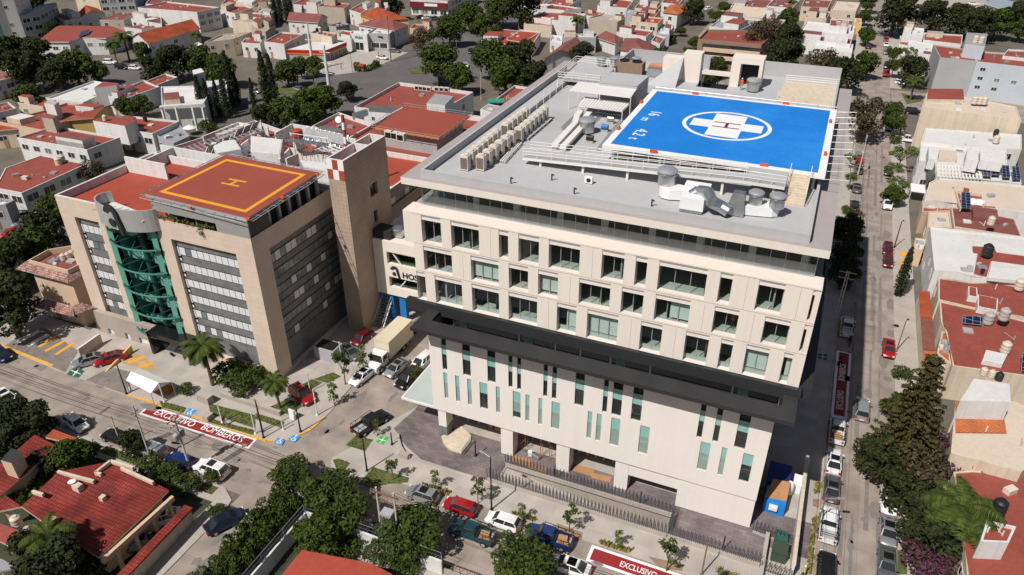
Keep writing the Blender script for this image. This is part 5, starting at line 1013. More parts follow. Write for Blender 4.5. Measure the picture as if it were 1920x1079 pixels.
def house(label,cr,pts,h,wall=None,roof=None,par=.5,w=.6,style='flat',base=False,name='house',cat='house',group=None,ww=None,z0=0,rows=None,coping=None,door=True,side=None):
    wall=wall or WHITE; roof=roof or REDR
    P=[G(*(T(cr,*p) if cr is not None else p),0 if base else h) for p in pts]; P=[Vector((p.x,p.y)) for p in P]
    if len(P)==3: P.append(P[0]+P[2]-P[1])
    n=len(P); a=sum(P[i].x*P[(i+1)%n].y-P[(i+1)%n].x*P[i].y for i in range(n))
    if a<0: P=P[::-1]
    c=sum(P,Vector((0,0)))/n; t=thing(name,label,cat,(c.x,c.y,z0),group)
    mb=MB(); zt=h if style in('flat','over') else h
    for i in range(n):
        p,q=P[i],P[(i+1)%n]; mb.face([(p.x,p.y,z0),(q.x,q.y,z0),(q.x,q.y,zt),(p.x,p.y,zt)])
    mb.build('wall',wall,t)
    if style=='flat':
        I=inset([tuple(p) for p in P],.2) if par>0 else [tuple(p) for p in P]
        mb=MB(); mb.face([(*p,h-par) for p in I]); rf=mb.build('roof',roof,t)
        if par>0:
            mb=MB()
            for i in range(n):
                j=(i+1)%n; p,q,u,v=P[i],P[j],I[i],I[j]
                mb.face([(p.x,p.y,h),(q.x,q.y,h),(*v,h),(*u,h)]); mb.face([(*u,h),(*v,h),(*v,h-par),(*u,h-par)])
            mb.build('parapet',coping or wall,t)
    elif style=='over':
        O=inset([tuple(p) for p in P],-.5); mb=MB(); mb.prism(O,h+.002,h+.25,1,0,True); rf=mb.build('roof',[roof,wall],t)
    else:
        L=[(P[(i+1)%n]-P[i]).length for i in range(4)]; k=0 if L[0]+L[2]>=L[1]+L[3] else 1
        A,B,C,D=[P[(k+i)%4] for i in range(4)]; rise=min(L[1-k],L[3-k])*.22 if True else 1
        O=inset([tuple(x) for x in(A,B,C,D)],-.45); A2,B2,C2,D2=[Vector(x) for x in O]; m1=(A2+D2)/2; m2=(B2+C2)/2
        if style=='hip': dd=(m2-m1)*min(.3,.5*(A2-D2).length/max((m2-m1).length,.1)); m1,m2=m1+dd,m2-dd
        e=h-.12; r_=h+rise; V=lambda p,z:(p.x,p.y,z); mb=MB()
        mb.face([V(A2,e),V(B2,e),V(m2,r_),V(m1,r_)],0); mb.face([V(C2,e),V(D2,e),V(m1,r_),V(m2,r_)],0)
        mb.face([V(A2,e-.18),V(B2,e-.18),V(B2,e),V(A2,e)],1); mb.face([V(C2,e-.18),V(D2,e-.18),V(D2,e),V(C2,e)],1)
        if style=='hip': mb.face([V(B2,e),V(C2,e),V(m2,r_)],0); mb.face([V(D2,e),V(A2,e),V(m1,r_)],0)
        rf=mb.build('roof',[roof,wall],t)
        if style=='gable':
            mb=MB(); M1,M2=(A+D)/2,(B+C)/2; mb.face([V(B,h),V(C,h),V(M2,r_-.1)]); mb.face([V(D,h),V(A,h),V(M1,r_-.1)]); mb.build('gable_wall',wall,t)
    if style=='flat' and max(p.y for p in P)>0:
        for _ in range(rh.choice([2,3,4,5])):
            i=rh.randrange(n); u=rh.uniform(.25,.75); p=c.lerp(P[i].lerp(P[(i+1)%n],u),rh.uniform(.2,.72)); s_=rh.choice([.35,.5,.8]); mb=MB(); k=rh.random()
            if k<.4: mb.obox((p.x,p.y),rh.uniform(0,1.5),s_*1.6,s_,h-par,h-par+s_*.8)
            elif k<.7: mb.tube((p.x,p.y,h-par),(p.x,p.y,h-par+rh.uniform(.5,1.1)),.09,n=6); mb.bar((p.x,p.y,h-par+.06),(p.x+rh.uniform(-3,3)*.4,p.y+1.5,h-par+.06),.07,.07)
            else: mb.obox((p.x,p.y),.1,1.3,1.1,h-par,h-par+.3)
            mb.build('skylight' if k>=.7 else 'roof_vent',rh.choice([WHITE,GREYW,ACW,ALU]),t)
    ar=abs(a)/2
    if style=='flat' and ar>55 and c.length>165 and h<8.2 and rh.random()<.75 and cat=='house':
        for _ in range(rh.choice([1,1,2])):
            i=rh.randrange(n); u=rh.uniform(.3,.42); A_=P[i]; B_=P[(i+1)%n]; Z_=P[i-1]; e=(A_+(c-A_)*.14); e1=e+(B_-A_)*u; e2=e+(Z_-A_)*rh.uniform(.3,.5); Q=[e,e1,e1+e2-e,e2]; hh=rh.choice([2.2,2.5,1.4]); mb=MB(); mb.prism([tuple(q) for q in Q],h-par,h-par+hh,0,1); mb.build('upper_room',[rh.choice([wall,WHITE,CREAM]),rh.choice([REDR,WROOF,DROOF,MAROON])],t)
    camp=Vector((0,0)); first=True
    for i in range(n):
        p,q=P[i],P[(i+1)%n]; d=q-p; L=d.length
        if L<2.2 or w<=0: continue
        d/=L; nn=Vector((d.y,-d.x)); mid=(p+q)/2
        if nn.dot(camp-mid)<0: continue
        if side and not ((side=='R' and nn.x>.5) or (side=='F' and nn.y<-.5) or (side=='L' and nn.x<-.5)): continue
        th=math.atan2(d.y,d.x); nr=rows or max(1,int((h-z0-par)/2.9)); nc=max(1,int(L/3.4)); nc=min(nc,9)
        for r in range(nr):
            zc=h-par-1.55-r*(2.9 if not rows else (h-z0-par)/rows)
            if zc<z0+1.1: continue
            for k in range(nc):
                if rh.random()>w: continue
                x=p+d*(L*(k+.5)/nc); sx,sz=rh.choice([(1.3,1.3),(1.9,1.35),(1.0,1.1),(1.5,1.5)]) if ww is None else ww
                sx=min(sx,L/nc*.82); put(rh.choice(WIN),'window',t,(x.x+nn.x*.012,x.y+nn.y*.012,zc),th,sx,sz)
        if door and first and z0<1 and w>.3: x=p+d*(L*.3); put(DOOR,'door',t,(x.x+nn.x*.014,x.y+nn.y*.014,1.15),th,1.0,2.1); first=False
    return t
def box_on(t,name,cr,pts,z0,z1,wall,roof=None):
    P=[G(*(T(cr,*p) if cr is not None else p),z1) for p in pts]; P=[(p.x,p.y) for p in P]
    if len(P)==3: P.append((P[0][0]+P[2][0]-P[1][0],P[0][1]+P[2][1]-P[1][1]))
    mb=MB(); mb.prism(P,z0,z1,0,1); return mb.build(name,[wall,roof or wall],t)
def frame(label,quad,z,n,m,cross=2,name='roof_pergola',cat='pergola',zl=1.6):
    P=[G(*p,z) for p in quad]; t=thing(name,label,cat,(P[0].x,P[0].y,z-zl)); mb=MB()
    for i in range(4): mb.bar(P[i],P[(i+1)%4],.18,.2)
    for k in range(1,cross+1): f=k/(cross+1); mb.bar(P[0].lerp(P[3],f),P[1].lerp(P[2],f),.14,.16)
    mb.build('beam',m,t); mb=MB()
    for k in range(n): f=(k+.5)/n; mb.bar(P[0].lerp(P[1],f)+Vector((0,0,.15)),P[3].lerp(P[2],f)+Vector((0,0,.15)),.3,.05)
    mb.build('slat',m,t)
    for p in P: mb=MB(); mb.tube((p.x,p.y,z-zl),p,.08,n=6); mb.build('post',m,t)
H=house
# ---- top left
t=H('tall white apartment tower with a green glazed stairwell at the top left edge',0,((-160,390),(60,350),(120,240)),42,base=True,par=0,w=1,ww=(1.6,1.2),rows=14,name='apartment_tower',cat='apartment tower',door=False)
mb=MB(); a,b=G(*T(0,22,357)),G(*T(0,72,348)); mb.bar((a.x,a.y-.1,20),(b.x,b.y-.1,20),.3,40); mb.build('stairwell_glazing',GREENGL,t)
H('white apartment block wing right of the tall tower with dark small windows',0,((60,352),(212,334),(300,250)),30,base=True,par=0,w=.75,ww=(1.2,1.0),rows=10,name='apartment_block',cat='apartment block',door=False)
H('grey white stepped block with dark open balconies beside the apartment tower',0,((216,330),(360,300),(480,215)),10,GREYW,WROOF,base=True,w=1,ww=(3,1.6),name='apartment_block',cat='apartment block')
H('small white house with a terracotta flat roof behind the big red roofed house',0,((480,158),(622,130),(520,92),(395,108)),5.2,w=.7)
H('white house with a brown single pitch tile roof near the cream apartment block',0,((608,128),(785,102),(720,62),(588,98)),5,roof=TILE,style='gable')
H('plain cream apartment block with blank wall at the top edge',0,((590,85),(770,112),(860,40)),16,CREAM,DROOF,base=True,w=.1,name='apartment_block',cat='apartment block')
H('dark balconied apartment block beside the plain cream block at the top edge',0,((775,112),(1030,98),(1080,20)),16,GREYW,GROOF,base=True,w=1,ww=(4,1.6),name='apartment_block',cat='apartment block')
H('white corner building with a blank front and dark window rows on its right face',0,((1030,58),(1475,92),(1645,55),(1250,12)),7.8,w=1,side='R',ww=(2.6,1.5),rows=3,door=False,name='building',cat='building')
t=H('low brown roofed house with beige front left of the white corner building',0,((745,150),(925,152),(1040,92),(905,92)),5,BEIGE,MAROON,par=.2)
H('low white house with maroon roofs against the blank white wall',0,((980,140),(1210,182),(1205,102),(1060,95)),5,WHITE,MAROON,par=.3)
H('single storey white annexe with a maroon roof behind the big red metal roof',0,((930,205),(1060,222),(1290,192),(1160,168)),3.6,WHITE,MAROON,par=.2)
H('two storey white house under a large bright red metal roof with solar panels',0,((292,318),(515,318),(620,292),(790,290),(935,243),(830,205),(440,200)),5.6,WHITE,REDR,style='over',w=.9,ww=(2,1.3))
H('long house with a brown pitched tile roof right of the red metal roof',0,((985,285),(1110,325),(1490,215),(1395,180)),5.2,WHITE,TILE,style='gable',w=.5)
H('cream two storey house with a grey side block near the road bend',0,((1530,318),(1745,293),(1885,240),(1660,258)),6,CREAM,DROOF,w=.9)
H('blank white house at the right of the brown pitched roof',0,((1735,152),(1925,178),(2000,135),(1830,120)),5.6,CREAM,DROOF,w=.2)
H('white stepped house with a small red roof behind the blank white house',0,((1640,75),(1760,102),(1890,60),(1770,20)),6,w=.5)
t=H('white modern house with a tall slab tower and colonnade among the cypresses',0,((1212,790),(1530,765),(1600,640),(1205,650)),6.4,WHITE,WROOF,w=.4)
box_on(t,'tower_slab',0,((1440,528),(1505,512),(1530,540)),0,12,WHITE); box_on(t,'side_wing',0,((1545,690),(1700,675),(1700,592),(1535,612)),0,6.6,WHITE,WROOF)
for x in(1225,1330,1455,1530): a=G(*T(0,x,800),6.2); mb=MB(); mb.box(a.x-.25,a.y-.9,0,a.x+.25,a.y-.4,6.2); mb.build('column',WHITE,t)
mb=MB(); a,b=G(*T(0,1212,800),6.2),G(*T(0,1540,775),6.2); mb.bar((a.x,a.y-.7,6.35),(b.x,b.y-.7,6.35),1.1,.3); mb.build('canopy_slab',WHITE,t)
H('white house with wide dark windows at the left edge below the trees',0,((-80,625),(195,552),(150,520),(-110,560)),5.4,WHITE,REDR,w=1,ww=(2.4,1.5))
t=H('flat white roofed house cluster below the avenue trees at the left',0,((345,735),(620,770),(900,640),(700,605)),4.6,WHITE,WROOF,w=.3)
box_on(t,'stair_block',0,((705,660),(870,640),(890,625),(770,612)),0,7.6,WHITE,REDR)
H('white house with a red terrace beside the modern white house',0,((810,722),(930,742),(1195,650),(1075,600)),5,WHITE,REDR,w=.5)
t=H('wide red roofed house with two boxy stair heads and a sand coloured gable',0,((-10,915),(310,975),(640,855),(840,805),(500,770),(330,830)),5.6,PEACH,REDR,w=.4)
box_on(t,'stair_head',0,((330,775),(405,790),(440,765),(365,752)),4,9,WHITE,BEIGE); box_on(t,'stair_head',0,((312,880),(395,895),(432,868),(350,852)),4,8.6,BEIGE,MAROON)
H('house with a red lean to roof and sand gable next to the two stair heads',0,((520,895),(690,880),(820,798),(640,870)),5.8,YELLOW,REDR,style='gable',w=.2)
H('white block house with a red roof, skylight and white tanks left of the clinic',0,((128,1032),(650,1124),(897,1030),(412,945)),5.6,w=.9,ww=(2.2,1.4))
t=H('white house with a red roof and dark shopfront windows behind the block house',0,((890,962),(1140,1002),(1345,908),(1000,872)),5.4,w=1,ww=(2.6,1.6))
box_on(t,'stair_block',0,((695,905),(935,945),(1025,902),(800,868)),3,7.8,WHITE,REDR)
H('orange red roofed house at the left edge above the grey house',0,((-60,985),(190,962),(130,930),(-60,935)),4.6,CREAM,TILE,style='over',w=.5)
H('long red roofed building with a dark glazed side and rooftop tanks left of the clinic',1,((-40,330),(160,368),(648,150),(310,85),(40,180)),5.5,WHITE,REDR,par=.15,w=1,ww=(3.0,1.6),name='building',cat='building')
H('grey house with an open car port below the long red roof, left edge',1,((-120,470),(40,455),(110,420),(-60,400)),5,GREYW,GROOF,w=.4)
# Spanish style house with tiled skirts
t=H('cream house with weathered clay tile skirt roofs and a terrace left of the clinic',1,((210,872),(505,948),(590,905),(540,760),(360,790)),10.2,PEACH,MAROON,par=.9,w=.5,name='house')
def skirt(t,cr,pts,z,drop,out,m):
    P=[G(*T(cr,*p),z) for p in pts]; P=[Vector((p.x,p.y)) for p in P]
    for a,b in zip(P,P[1:]):
        d=(b-a).normalized(); nn=Vector((d.y,-d.x)); 
        if nn.dot(-(a+b)/2)<0: nn=-nn
        mb=MB(); mb.face([(a.x+nn.x*.01,a.y+nn.y*.01,z),(b.x+nn.x*.01,b.y+nn.y*.01,z),(b.x+nn.x*out+d.x*out,b.y+nn.y*out+d.y*out,z-drop),(a.x+nn.x*out-d.x*out,a.y+nn.y*out-d.y*out,z-drop)]); mb.build('tile_skirt',m,t)
skirt(t,1,((210,872),(505,948),(590,905)),9.9,1.1,1.5,TILEM); skirt(t,2,((330,85),(545,135),(610,110)),5.2,.9,1.3,TILEM)
# ---- top centre left
H('white house with a blank front and red roof behind the concrete block house',10,((268,32),(455,47),(560,-10),(400,-30)),5.8,w=.2)
H('bare concrete block house with a tall blank front wall',10,((463,48),(660,62),(705,28),(520,12)),6.6,BEIGE,REDR,w=.0)
H('white house with red roof and one dark side window right of the bare block house',10,((700,75),(785,102),(875,45),(800,18)),5.6,w=.7)
H('house with a bright red hipped roof behind the bank building',10,((785,112),(900,152),(1140,142),(960,68)),5.2,YELLOW,TILE,style='hip')
H('white house with a brown hipped roof just behind the grey bank',10,((770,182),(1035,228),(1140,188),(960,148)),6,WHITE,MAROON,style='hip',w=.9)
H('white gabled house with a brown roof left of the bare concrete wall',10,((240,152),(460,168),(530,130),(290,112)),4.6,WHITE,MAROON,style='gable')
H('cream house in front of the cypress group at the top',10,((-60,60),(90,48),(118,20),(0,0)),5.6,CREAM,DROOF)
H('grey unfinished house with concrete roof left of the convenience store',10,((-40,190),(70,242),(142,182),(50,140)),5,BEIGE,DROOF,w=.3)
H('white house with red roof terrace and chimney block left of the convenience store',10,((60,312),(210,332),(362,252),(190,240)),5.4,w=.4)
H('white house with a red sloping roof at the left of the street lamp cypress pair',10,((-110,320),(30,330),(60,272),(-60,262)),5,w=.5)
t=thing('convenience_store','corner convenience store with a red fascia and yellow stripe','shop',(-172,212,0)); P=[G(*T(10,*p),3.9) for p in((243,372),(515,378),(668,318),(430,318))]; P=[(p.x,p.y) for p in P]
mb=MB(); mb.prism(P,0,2.4,0); mb.build('wall',GREYW,t); mb=MB(); mb.prism(inset(P,-.25),2.4,2.75,0,0,True); mb.build('yellow_stripe',YLINE,t); mb=MB(); mb.prism(inset(P,-.28),2.75,3.9,0,1); mb.build('red_fascia',[mat('signal_red',(.50,.012,.012),.5,.05),WROOF],t)
for k in range(5): a=Vector(P[1]);b=Vector(P[2]); d=(b-a).normalized(); x=a+d*((b-a).length*(k+.5)/5); put(WIN[0],'window',t,(x.x+d.y*.02,x.y-d.x*.02,1.25),math.atan2(d.y,d.x),2.2,2)
H('cream block with water tanks directly behind the convenience store',10,((405,245),(565,278),(605,250),(450,225)),6.4,CREAM,MAROON,w=.1)
H('house with a bright red roof between the store block and the bank',10,((565,265),(712,292),(780,242),(640,225)),4.6,WHITE,REDB,w=.4)
t=H('white shop front with a teal sign beside the store forecourt',10,((705,252),(830,262),(850,236),(722,230)),6,WHITE,WROOF,w=0,name='shop',cat='shop'); a,b=G(*T(10,708,252),6),G(*T(10,828,262),6); th=math.atan2(b.y-a.y,b.x-a.x); m_=(a+b)/2; text('alupa','sign_lettering',t,1.5,GREENST,(m_.x,m_.y-.1,5),b-a,(0,0,1),.04); put(WIN[0],'window',t,(m_.x,m_.y-.02,1.8),th,3.6,3)
t=H('grey bank front with an oval sign left of the dark pole',10,((837,250),(1000,257),(1040,215),(900,205)),6,GREYW,WROOF,w=0,name='bank',cat='bank'); a,b=G(*T(10,840,250),6),G(*T(10,998,257),6); th=math.atan2(b.y-a.y,b.x-a.x); m_=(a+b)/2; put(WIN[0],'window',t,(m_.x,m_.y-.02,1.9),th,6.5,2); mb=MB(); mb.bar((m_.x-1.5,m_.y-.06,4.9),(m_.x+1.5,m_.y-.06,4.9),.06,.5); mb.build('sign',BLACK,t)
t=H('burgundy fronted shop row with parked cars at the top edge',10,((1165,112),(1440,128),(1660,20)),6.5,WHITE,MAROON,base=True,w=.7,ww=(3,2),name='shop_row',cat='shops'); 
a,b=G(*T(10,1165,112)),G(*T(10,1440,128)); mb=MB(); mb.bar((a.x,a.y-.5,4.4),(b.x,b.y-.5,4.4),.9,2.2); mb.build('burgundy_fascia',MPAINT,t); mb=MB(); mb.bar(((a.x*.6+b.x*.4),a.y*.6+b.y*.4-1,4.6),((a.x*.25+b.x*.75),a.y*.25+b.y*.75-1,4.6),.1,1.1); mb.build('sign_board',WPAINT,t)
H('house with a red roof and white roof trusses among the avenue trees',10,((1672,322),(1990,332),(2120,245),(1790,215)),4.4,WHITE,REDB,par=.1,w=.3)
# ---- clinic annexe behind
t=H('low red roofed clinic annexe with white parapets by the avenue',10,((735,800),(1300,880),(1628,690),(1070,616)),7,WHITE,REDR,par=.9,w=.4,name='annexe',cat='annexe')
box_on(t,'plant_room',10,((1278,775),(1415,790),(1480,722),(1340,702)),6,9.4,WHITE,GROOF)
H('red roofed annexe with a dish and plant between the clinic and the avenue',10,((420,945),(740,1060),(940,950),(620,842)),8.5,WHITE,REDR,par=.9,w=.3,name='annexe',cat='annexe')
t=thing('roof_platform','large orange red raised roof platform with a yellow edge behind the clinic wing','platform',(-80,140,0)); P=[G(*T(10,*p),13) for p in((890,955),(1370,1035),(1600,870),(1110,800))]; P=[(p.x,p.y) for p in P]
mb=MB(); mb.prism(P,12.6,13,1,0,True); mb.build('deck',[PADRED,YLINE],t); mb=MB(); mb.prism(inset(P,1.2),8.61,12.6,0); mb.build('wall',GREYW,t); bq=[(-95,113.3),(-64.5,113.3),(-64.5,154),(-95,154)]; mb=MB(); mb.prism(bq,0,8.6,0,1); mb.build('base',[WHITE,REDR],t); mb=MB(); mb.box(-95,113.3,8.6,-94.7,154,9.4); mb.box(-94.7,153.7,8.6,-64.5,154,9.4); mb.box(-64.8,113.3,8.6,-64.5,153.7,9.4); mb.build('parapet',WHITE,t)
for i_ in range(4):
    a,b=Vector((*inset(P,-.6)[i_],13.0)),Vector((*inset(P,-.6)[(i_+1)%4],13.0)); mb=MB()
    for d_ in(.1,.6): mb.tube(a+Vector((0,0,d_)),b+Vector((0,0,d_)),.05,n=4)
    for k in range(9): p=a.lerp(b,k/8); mb.tube(p-Vector((0,0,.4)),p+Vector((0,0,.6)),.04,n=4)
    mb.build('railing',ALU,t)
H('red roofed link building between the orange platform and the hospital',10,((1370,1060),(1640,1110),(1810,890),(1600,860)),9,WHITE,REDB,par=.6,w=.2,name='annexe',cat='annexe')
H('white walled shed row with a grey roof beside the hospital rear corner',10,((1680,820),(1780,850),(1850,800),(1740,780)),8.2,WHITE,GROOF,par=.1,w=.1,name='shed',cat='shed')
H('red roofed strip with a white parapet and green shade by the tall lamp',20,((-200,800),(-40,850),(120,655),(20,640)),6.5,WHITE,REDR,par=.7,w=.1,name='annexe',cat='annexe')
# ---- top centre
H('long white house row with parapet terraces above the median trees',20,((118,130),(475,168),(560,105),(250,85)),5.8,WHITE,REDR,w=.3)
H('beige roof house in front of the long white row',20,((88,178),(297,196),(310,170),(120,152)),4.4,CREAM,REDR,w=.2)
H('house with bright red roof and tank at the left of the grey side wall',20,((-40,300),(155,330),(215,240),(60,222)),4.4,WHITE,REDB,w=.3)
H('white house block with red patches behind the long white row',20,((170,58),(390,78),(520,62),(300,30)),6.6,w=.4)
H('bare beige block house with a plain front in the middle of the top row',20,((575,132),(790,165),(860,132),(680,105)),6.4,BEIGE,DROOF,w=.0)
H('yellow cream house with red roof and balconied side by the back street',20,((880,157),(1092,178),(1135,135),(935,118)),6.6,CREAM,REDB,w=.8,ww=(2,1.6))
H('narrow grey cube tower between the beige and yellow houses',20,((850,92),(930,100),(945,82),(865,72)),9,GREYW,GROOF,w=0)
H('white house with twin windows at the top edge above the beige block',20,((640,42),(862,62),(910,5),(700,-25)),7.5,WHITE,REDR,w=.6)
H('white and red house with stair heads at the top edge left',20,((250,30),(420,48),(520,-10),(360,-30)),6.5,WHITE,REDR,w=.5)
H('white house block beside the tall cream tower at the top edge',20,((920,60),(1075,80),(1120,30),(960,10)),6.5,CREAM,MAROON,w=.5)
H('white house with maroon roof panel behind the brown hipped roofs',20,((785,242),(1005,275),(1058,230),(850,205)),5.6,WHITE,REDR,w=.5)
H('dark brown hipped roof house left of its larger twin',20,((632,278),(775,325),(825,290),(705,235)),4.2,WHITE,MAROON,style='hip',w=.5)
H('large brown hipped roof house with an open car port',20,((815,372),(1015,402),(1072,345),(850,288)),4.2,WHITE,MAROON,style='hip',w=.2)
H('grey party wall house behind the small white gable',20,((375,278),(630,282),(632,252),(382,255)),5.4,GREYW,WROOF,w=0)
H('small white gabled house with maroon roofs behind the hospital',20,((245,440),(475,400),(535,345),(420,305)),3.8,WHITE,MAROON,style='gable',w=.5)
H('house with orange tile roofs by the back street at the top',20,((1135,92),(1240,105),(1335,50),(1190,38)),5.6,WHITE,TILEO,style='hip',w=.6)
t=H('brown banded office building with a red roof terrace behind the hospital',20,((1395,292),(1870,335),(1990,228),(1462,222)),7.6,BROWN,REDR,par=.8,w=0,name='office_building',cat='office building')
a,b=G(*T(20,1398,294),7.6),G(*T(20,1868,335),7.6)
for z in(4.6,2.2): mb=MB(); mb.bar((a.x+2,a.y-.45,z),(b.x,b.y-.45,z),.9,1.2); mb.build('cream_band',PEACH,t)
for z in(5.8,3.3,1): mb=MB(); mb.bar((a.x+1.5,a.y-.06,z),(b.x,b.y-.06,z),.08,1.1); mb.build('window_strip',DKGLASS,t)
H('house with a grey blue vaulted roof behind the brown office building',20,((1480,198),(1700,232),(1870,150),(1600,120)),6,WHITE,GROOF,w=.3)
H('cream flat roofed house row behind the vaulted roof',20,((1600,112),(1880,135),(1930,62),(1650,42)),5.6,CREAM,CROOF,w=.4)
H('white house row at the top edge left of the tall right street trees',20,((1640,45),(1900,60),(1960,-5),(1700,-20)),5.4,WHITE,MAROON,w=.4)
# ---- top right
H('white house with a red stripe terrace facing the right street',30,((240,232),(640,262),(652,195),(290,160)),6,WHITE,WROOF,w=.3)
H('white terrace house with maroon panels in front of the white gable',30,((225,290),(620,332),(635,262),(250,232)),5,WHITE,REDR,w=.3)
H('low white front house with a dark car port by the street trees',30,((340,372),(630,398),(640,332),(350,318)),4,WHITE,WROOF,par=.2,w=.4)
H('tall plain white stair gable on the white terrace house',30,((462,192),(598,203),(608,150),(470,140)),8,WHITE,MAROON,w=0)
H('cream house with a small brown roof left of the right street at the top',30,((280,128),(440,140),(470,90),(320,62)),5,CREAM,MAROON,w=.4)
H('white garage house with a dark opening near the brown tree',30,((-30,120),(90,130),(130,90),(0,60)),4.6,WHITE,GROOF,w=.5)
H('yellow cream house block at the top beside the street',30,((470,75),(660,85),(690,20),(510,10)),5.4,CREAM,CROOF,w=.4)
H('cream two storey house at the top edge with a tiled awning',30,((250,50),(450,60),(480,0),(280,-15)),5.6,CREAM,MAROON,w=.5)
H('large blue grey metal shed with a white front at the top right corner',30,((1620,28),(1830,98),(1990,60),(1720,-10)),3.6,WHITE,mat('blue_metal_roof',(.30,.34,.39),.5,.1),style='over',w=.3,name='shed',cat='shed')
H('white corner house with a stair head by the dark columnar tree',30,((1010,252),(1165,265),(1172,215),(1025,198)),6,WHITE,WROOF,w=.3)
H('white house with red roof terrace behind the blue grey apartments',30,((1165,300),(1450,332),(1460,262),(1170,245)),5,WHITE,REDR,w=.2)
H('white stepped terrace with flower boxes left of the grey blank wall',30,((1055,385),(1220,405),(1240,332),(1050,300)),4.2,WHITE,WROOF,w=.4)
H('low white terrace house nearest the palm by the cross street',30,((1080,475),(1205,500),(1220,432),(1070,415)),3.4,WHITE,REDR,w=.4)
t=H('apartment block end with a tall blank grey wall and red roof',30,((1290,432),(1562,458),(1530,375),(1240,335)),10.5,GREYW,REDR,par=.3,w=0,name='apartment_block',cat='apartment block')
box_on(t,'balcony_strip',30,((1235,350),(1285,440),(1300,436),(1250,346)),0,9.6,BEIGE)
t=H('pale blue grey four storey apartment block with small windows and a red roof',30,((1564,462),(2080,520),(2040,415),(1530,382)),10.5,BLUEW,REDR,par=.4,w=.85,ww=(1.5,1.0),rows=4,name='apartment_block',cat='apartment block',door=False)
box_on(t,'stair_tower',30,((1475,330),(1625,350),(1645,255),(1490,245)),9,14,BLUEW,GROOF)
H('red roofed block end behind the pale blue grey apartments at the right edge',30,((1760,420),(2050,450),(2050,380),(1800,370)),11,WHITE,REDR,w=0,name='apartment_block',cat='apartment block')
t=H('tall beige stained building with a red roof top by the cross street corner',30,((1155,800),(1900,905),(1860,800),(1200,672)),10,CREAM,CROOF,par=.2,w=.1,name='building',cat='building')
box_on(t,'red_roof_block',30,((1195,745),(1470,748),(1462,668),(1200,665)),9.7,10.6,CREAM,REDR)
H('low white building with stepped white roofs in front of the beige stained building',30,((1150,1060),(1560,1110),(1900,1120),(1900,1010),(1180,960)),7,WHITE,WROOF,par=.25,w=.4,name='building',cat='building')
# ---- right column
k31=S(1640,240,6.829); k32=S(1640,396,6.829); k33=S(1640,540,6.829)
def HK(label,k,pts,*a,**b): return H(label,None,[k(*p) for p in pts],*a,**b)
HK('white house with rooftop openings and small windows beside the light green tree',k31,((570,420),(1330,470),(1690,480),(1690,250),(1100,170),(590,190)),6.6,WHITE,WROOF,par=.3,w=.4)
HK('white pergola roof house with striped slats and four solar panels',k31,((800,620),(1380,660),(1880,720),(1860,560),(1330,450),(800,400)),5.2,WHITE,WROOF,par=.1,w=.3)
HK('house with a wide plain cream roof and an inset red terrace',k31,((640,935),(1010,945),(1580,1040),(2100,1100),(2100,760),(830,640),(700,700)),5.8,WHITE,CROOF,par=.2,w=.4)
HK('red terrace house with a cream side block and planter on the right street',k31,((610,1075),(1000,1060),(1000,940),(615,935)),4.6,PEACH,REDR,par=.3,w=.3)
HK('cream box house left of the maroon roof',k32,((670,205),(990,215),(960,10),(690,0)),5.2,PEACH,CROOF,par=.25,w=.2)
HK('house with a worn maroon roof carrying a water tank on a steel stand',k32,((1015,200),(1890,330),(1790,90),(980,-60)),5.4,CREAM,MAROON,par=.2,w=0)
HK('large white flat roofed house with red strips and a black water tank',k32,((765,750),(1260,815),(1470,850),(2100,950),(2100,350),(710,200)),6.4,WHITE,WROOF,par=.3,w=.5)
HK('white gate house with a painted graphic facing the right street pavement',k32,((500,470),(620,500),(670,360),(520,340)),3.4,PEACH,WROOF,par=.15,w=0)
HK('house with the broad brick red roof and white roof hatch above the red strip',k33,((815,150),(1330,270),(1880,360),(2100,400),(2100,-60),(1250,-60),(815,-130)),5.6,CREAM,REDR,par=.12,w=.4)
HK('house with the red roof of water tanks and a white skylight slab',k33,((930,560),(1000,1000),(2100,1150),(2100,470),(1500,320),(830,170),(850,440)),5.5,CREAM,REDR,par=.12,w=.3)
skt=HK('cream house end with an orange tiled eave beside the narrow alley',k33,((800,830),(985,990),(935,570),(860,560)),5.0,CREAM,TILEO,par=.05,w=.2)
for lab,p0,p1,m in (('long pale clay tile topped wall along the right pavement',(475,20),(490,360),TILE),('dark clay tile topped wall section on the right pavement',(500,362),(525,770),MAROON),('orange clay tile topped wall section nearest the tall conifer',(530,775),(555,1150),TILEO)):
    a,b=G(*k33(*p0),2.8),G(*k33(*p1),2.8); t=thing('street_wall',lab,'wall',(a.x,a.y,0)); L=abs(a.y-b.y); y0=min(a.y,b.y)+.05; x=19.85
    mb=MB(); mb.box(x,y0,.0,x+.3,y0+L-.1,2.5); mb.build('wall',CREAM,t); mb=MB(); mb.face([(x-.15,y0,2.75),(x+1.4,y0,3.05),(x+1.4,y0+L-.1,3.05),(x-.15,y0+L-.1,2.75)]); mb.face([(x-.15,y0,2.75),(x-.15,y0+L-.1,2.75),(x+1.4,y0+L-.1,2.5),(x+1.4,y0,2.5)]); mb.build('tile_coping',m,t)
H('cream house with a tall white tank tower and wide orange tile roof',32,((1405,850),(1775,1130),(1900,1300),(1760,848)),6.2,CREAM,TILEO,style='over',w=.3) if 0 else None
t=H('cream house with a tall white tank tower above an orange tile roof',None,[T(33,1370,160),T(33,1900,300),T(32,2300,1050),T(32,1850,850),T(32,1405,850)],6.0,CREAM,CROOF,par=.05,w=.2)
box_on(t,'tank_tower',32,((1440,845),(1820,855),(1810,720),(1545,680)),0,9.2,WHITE,WROOF)
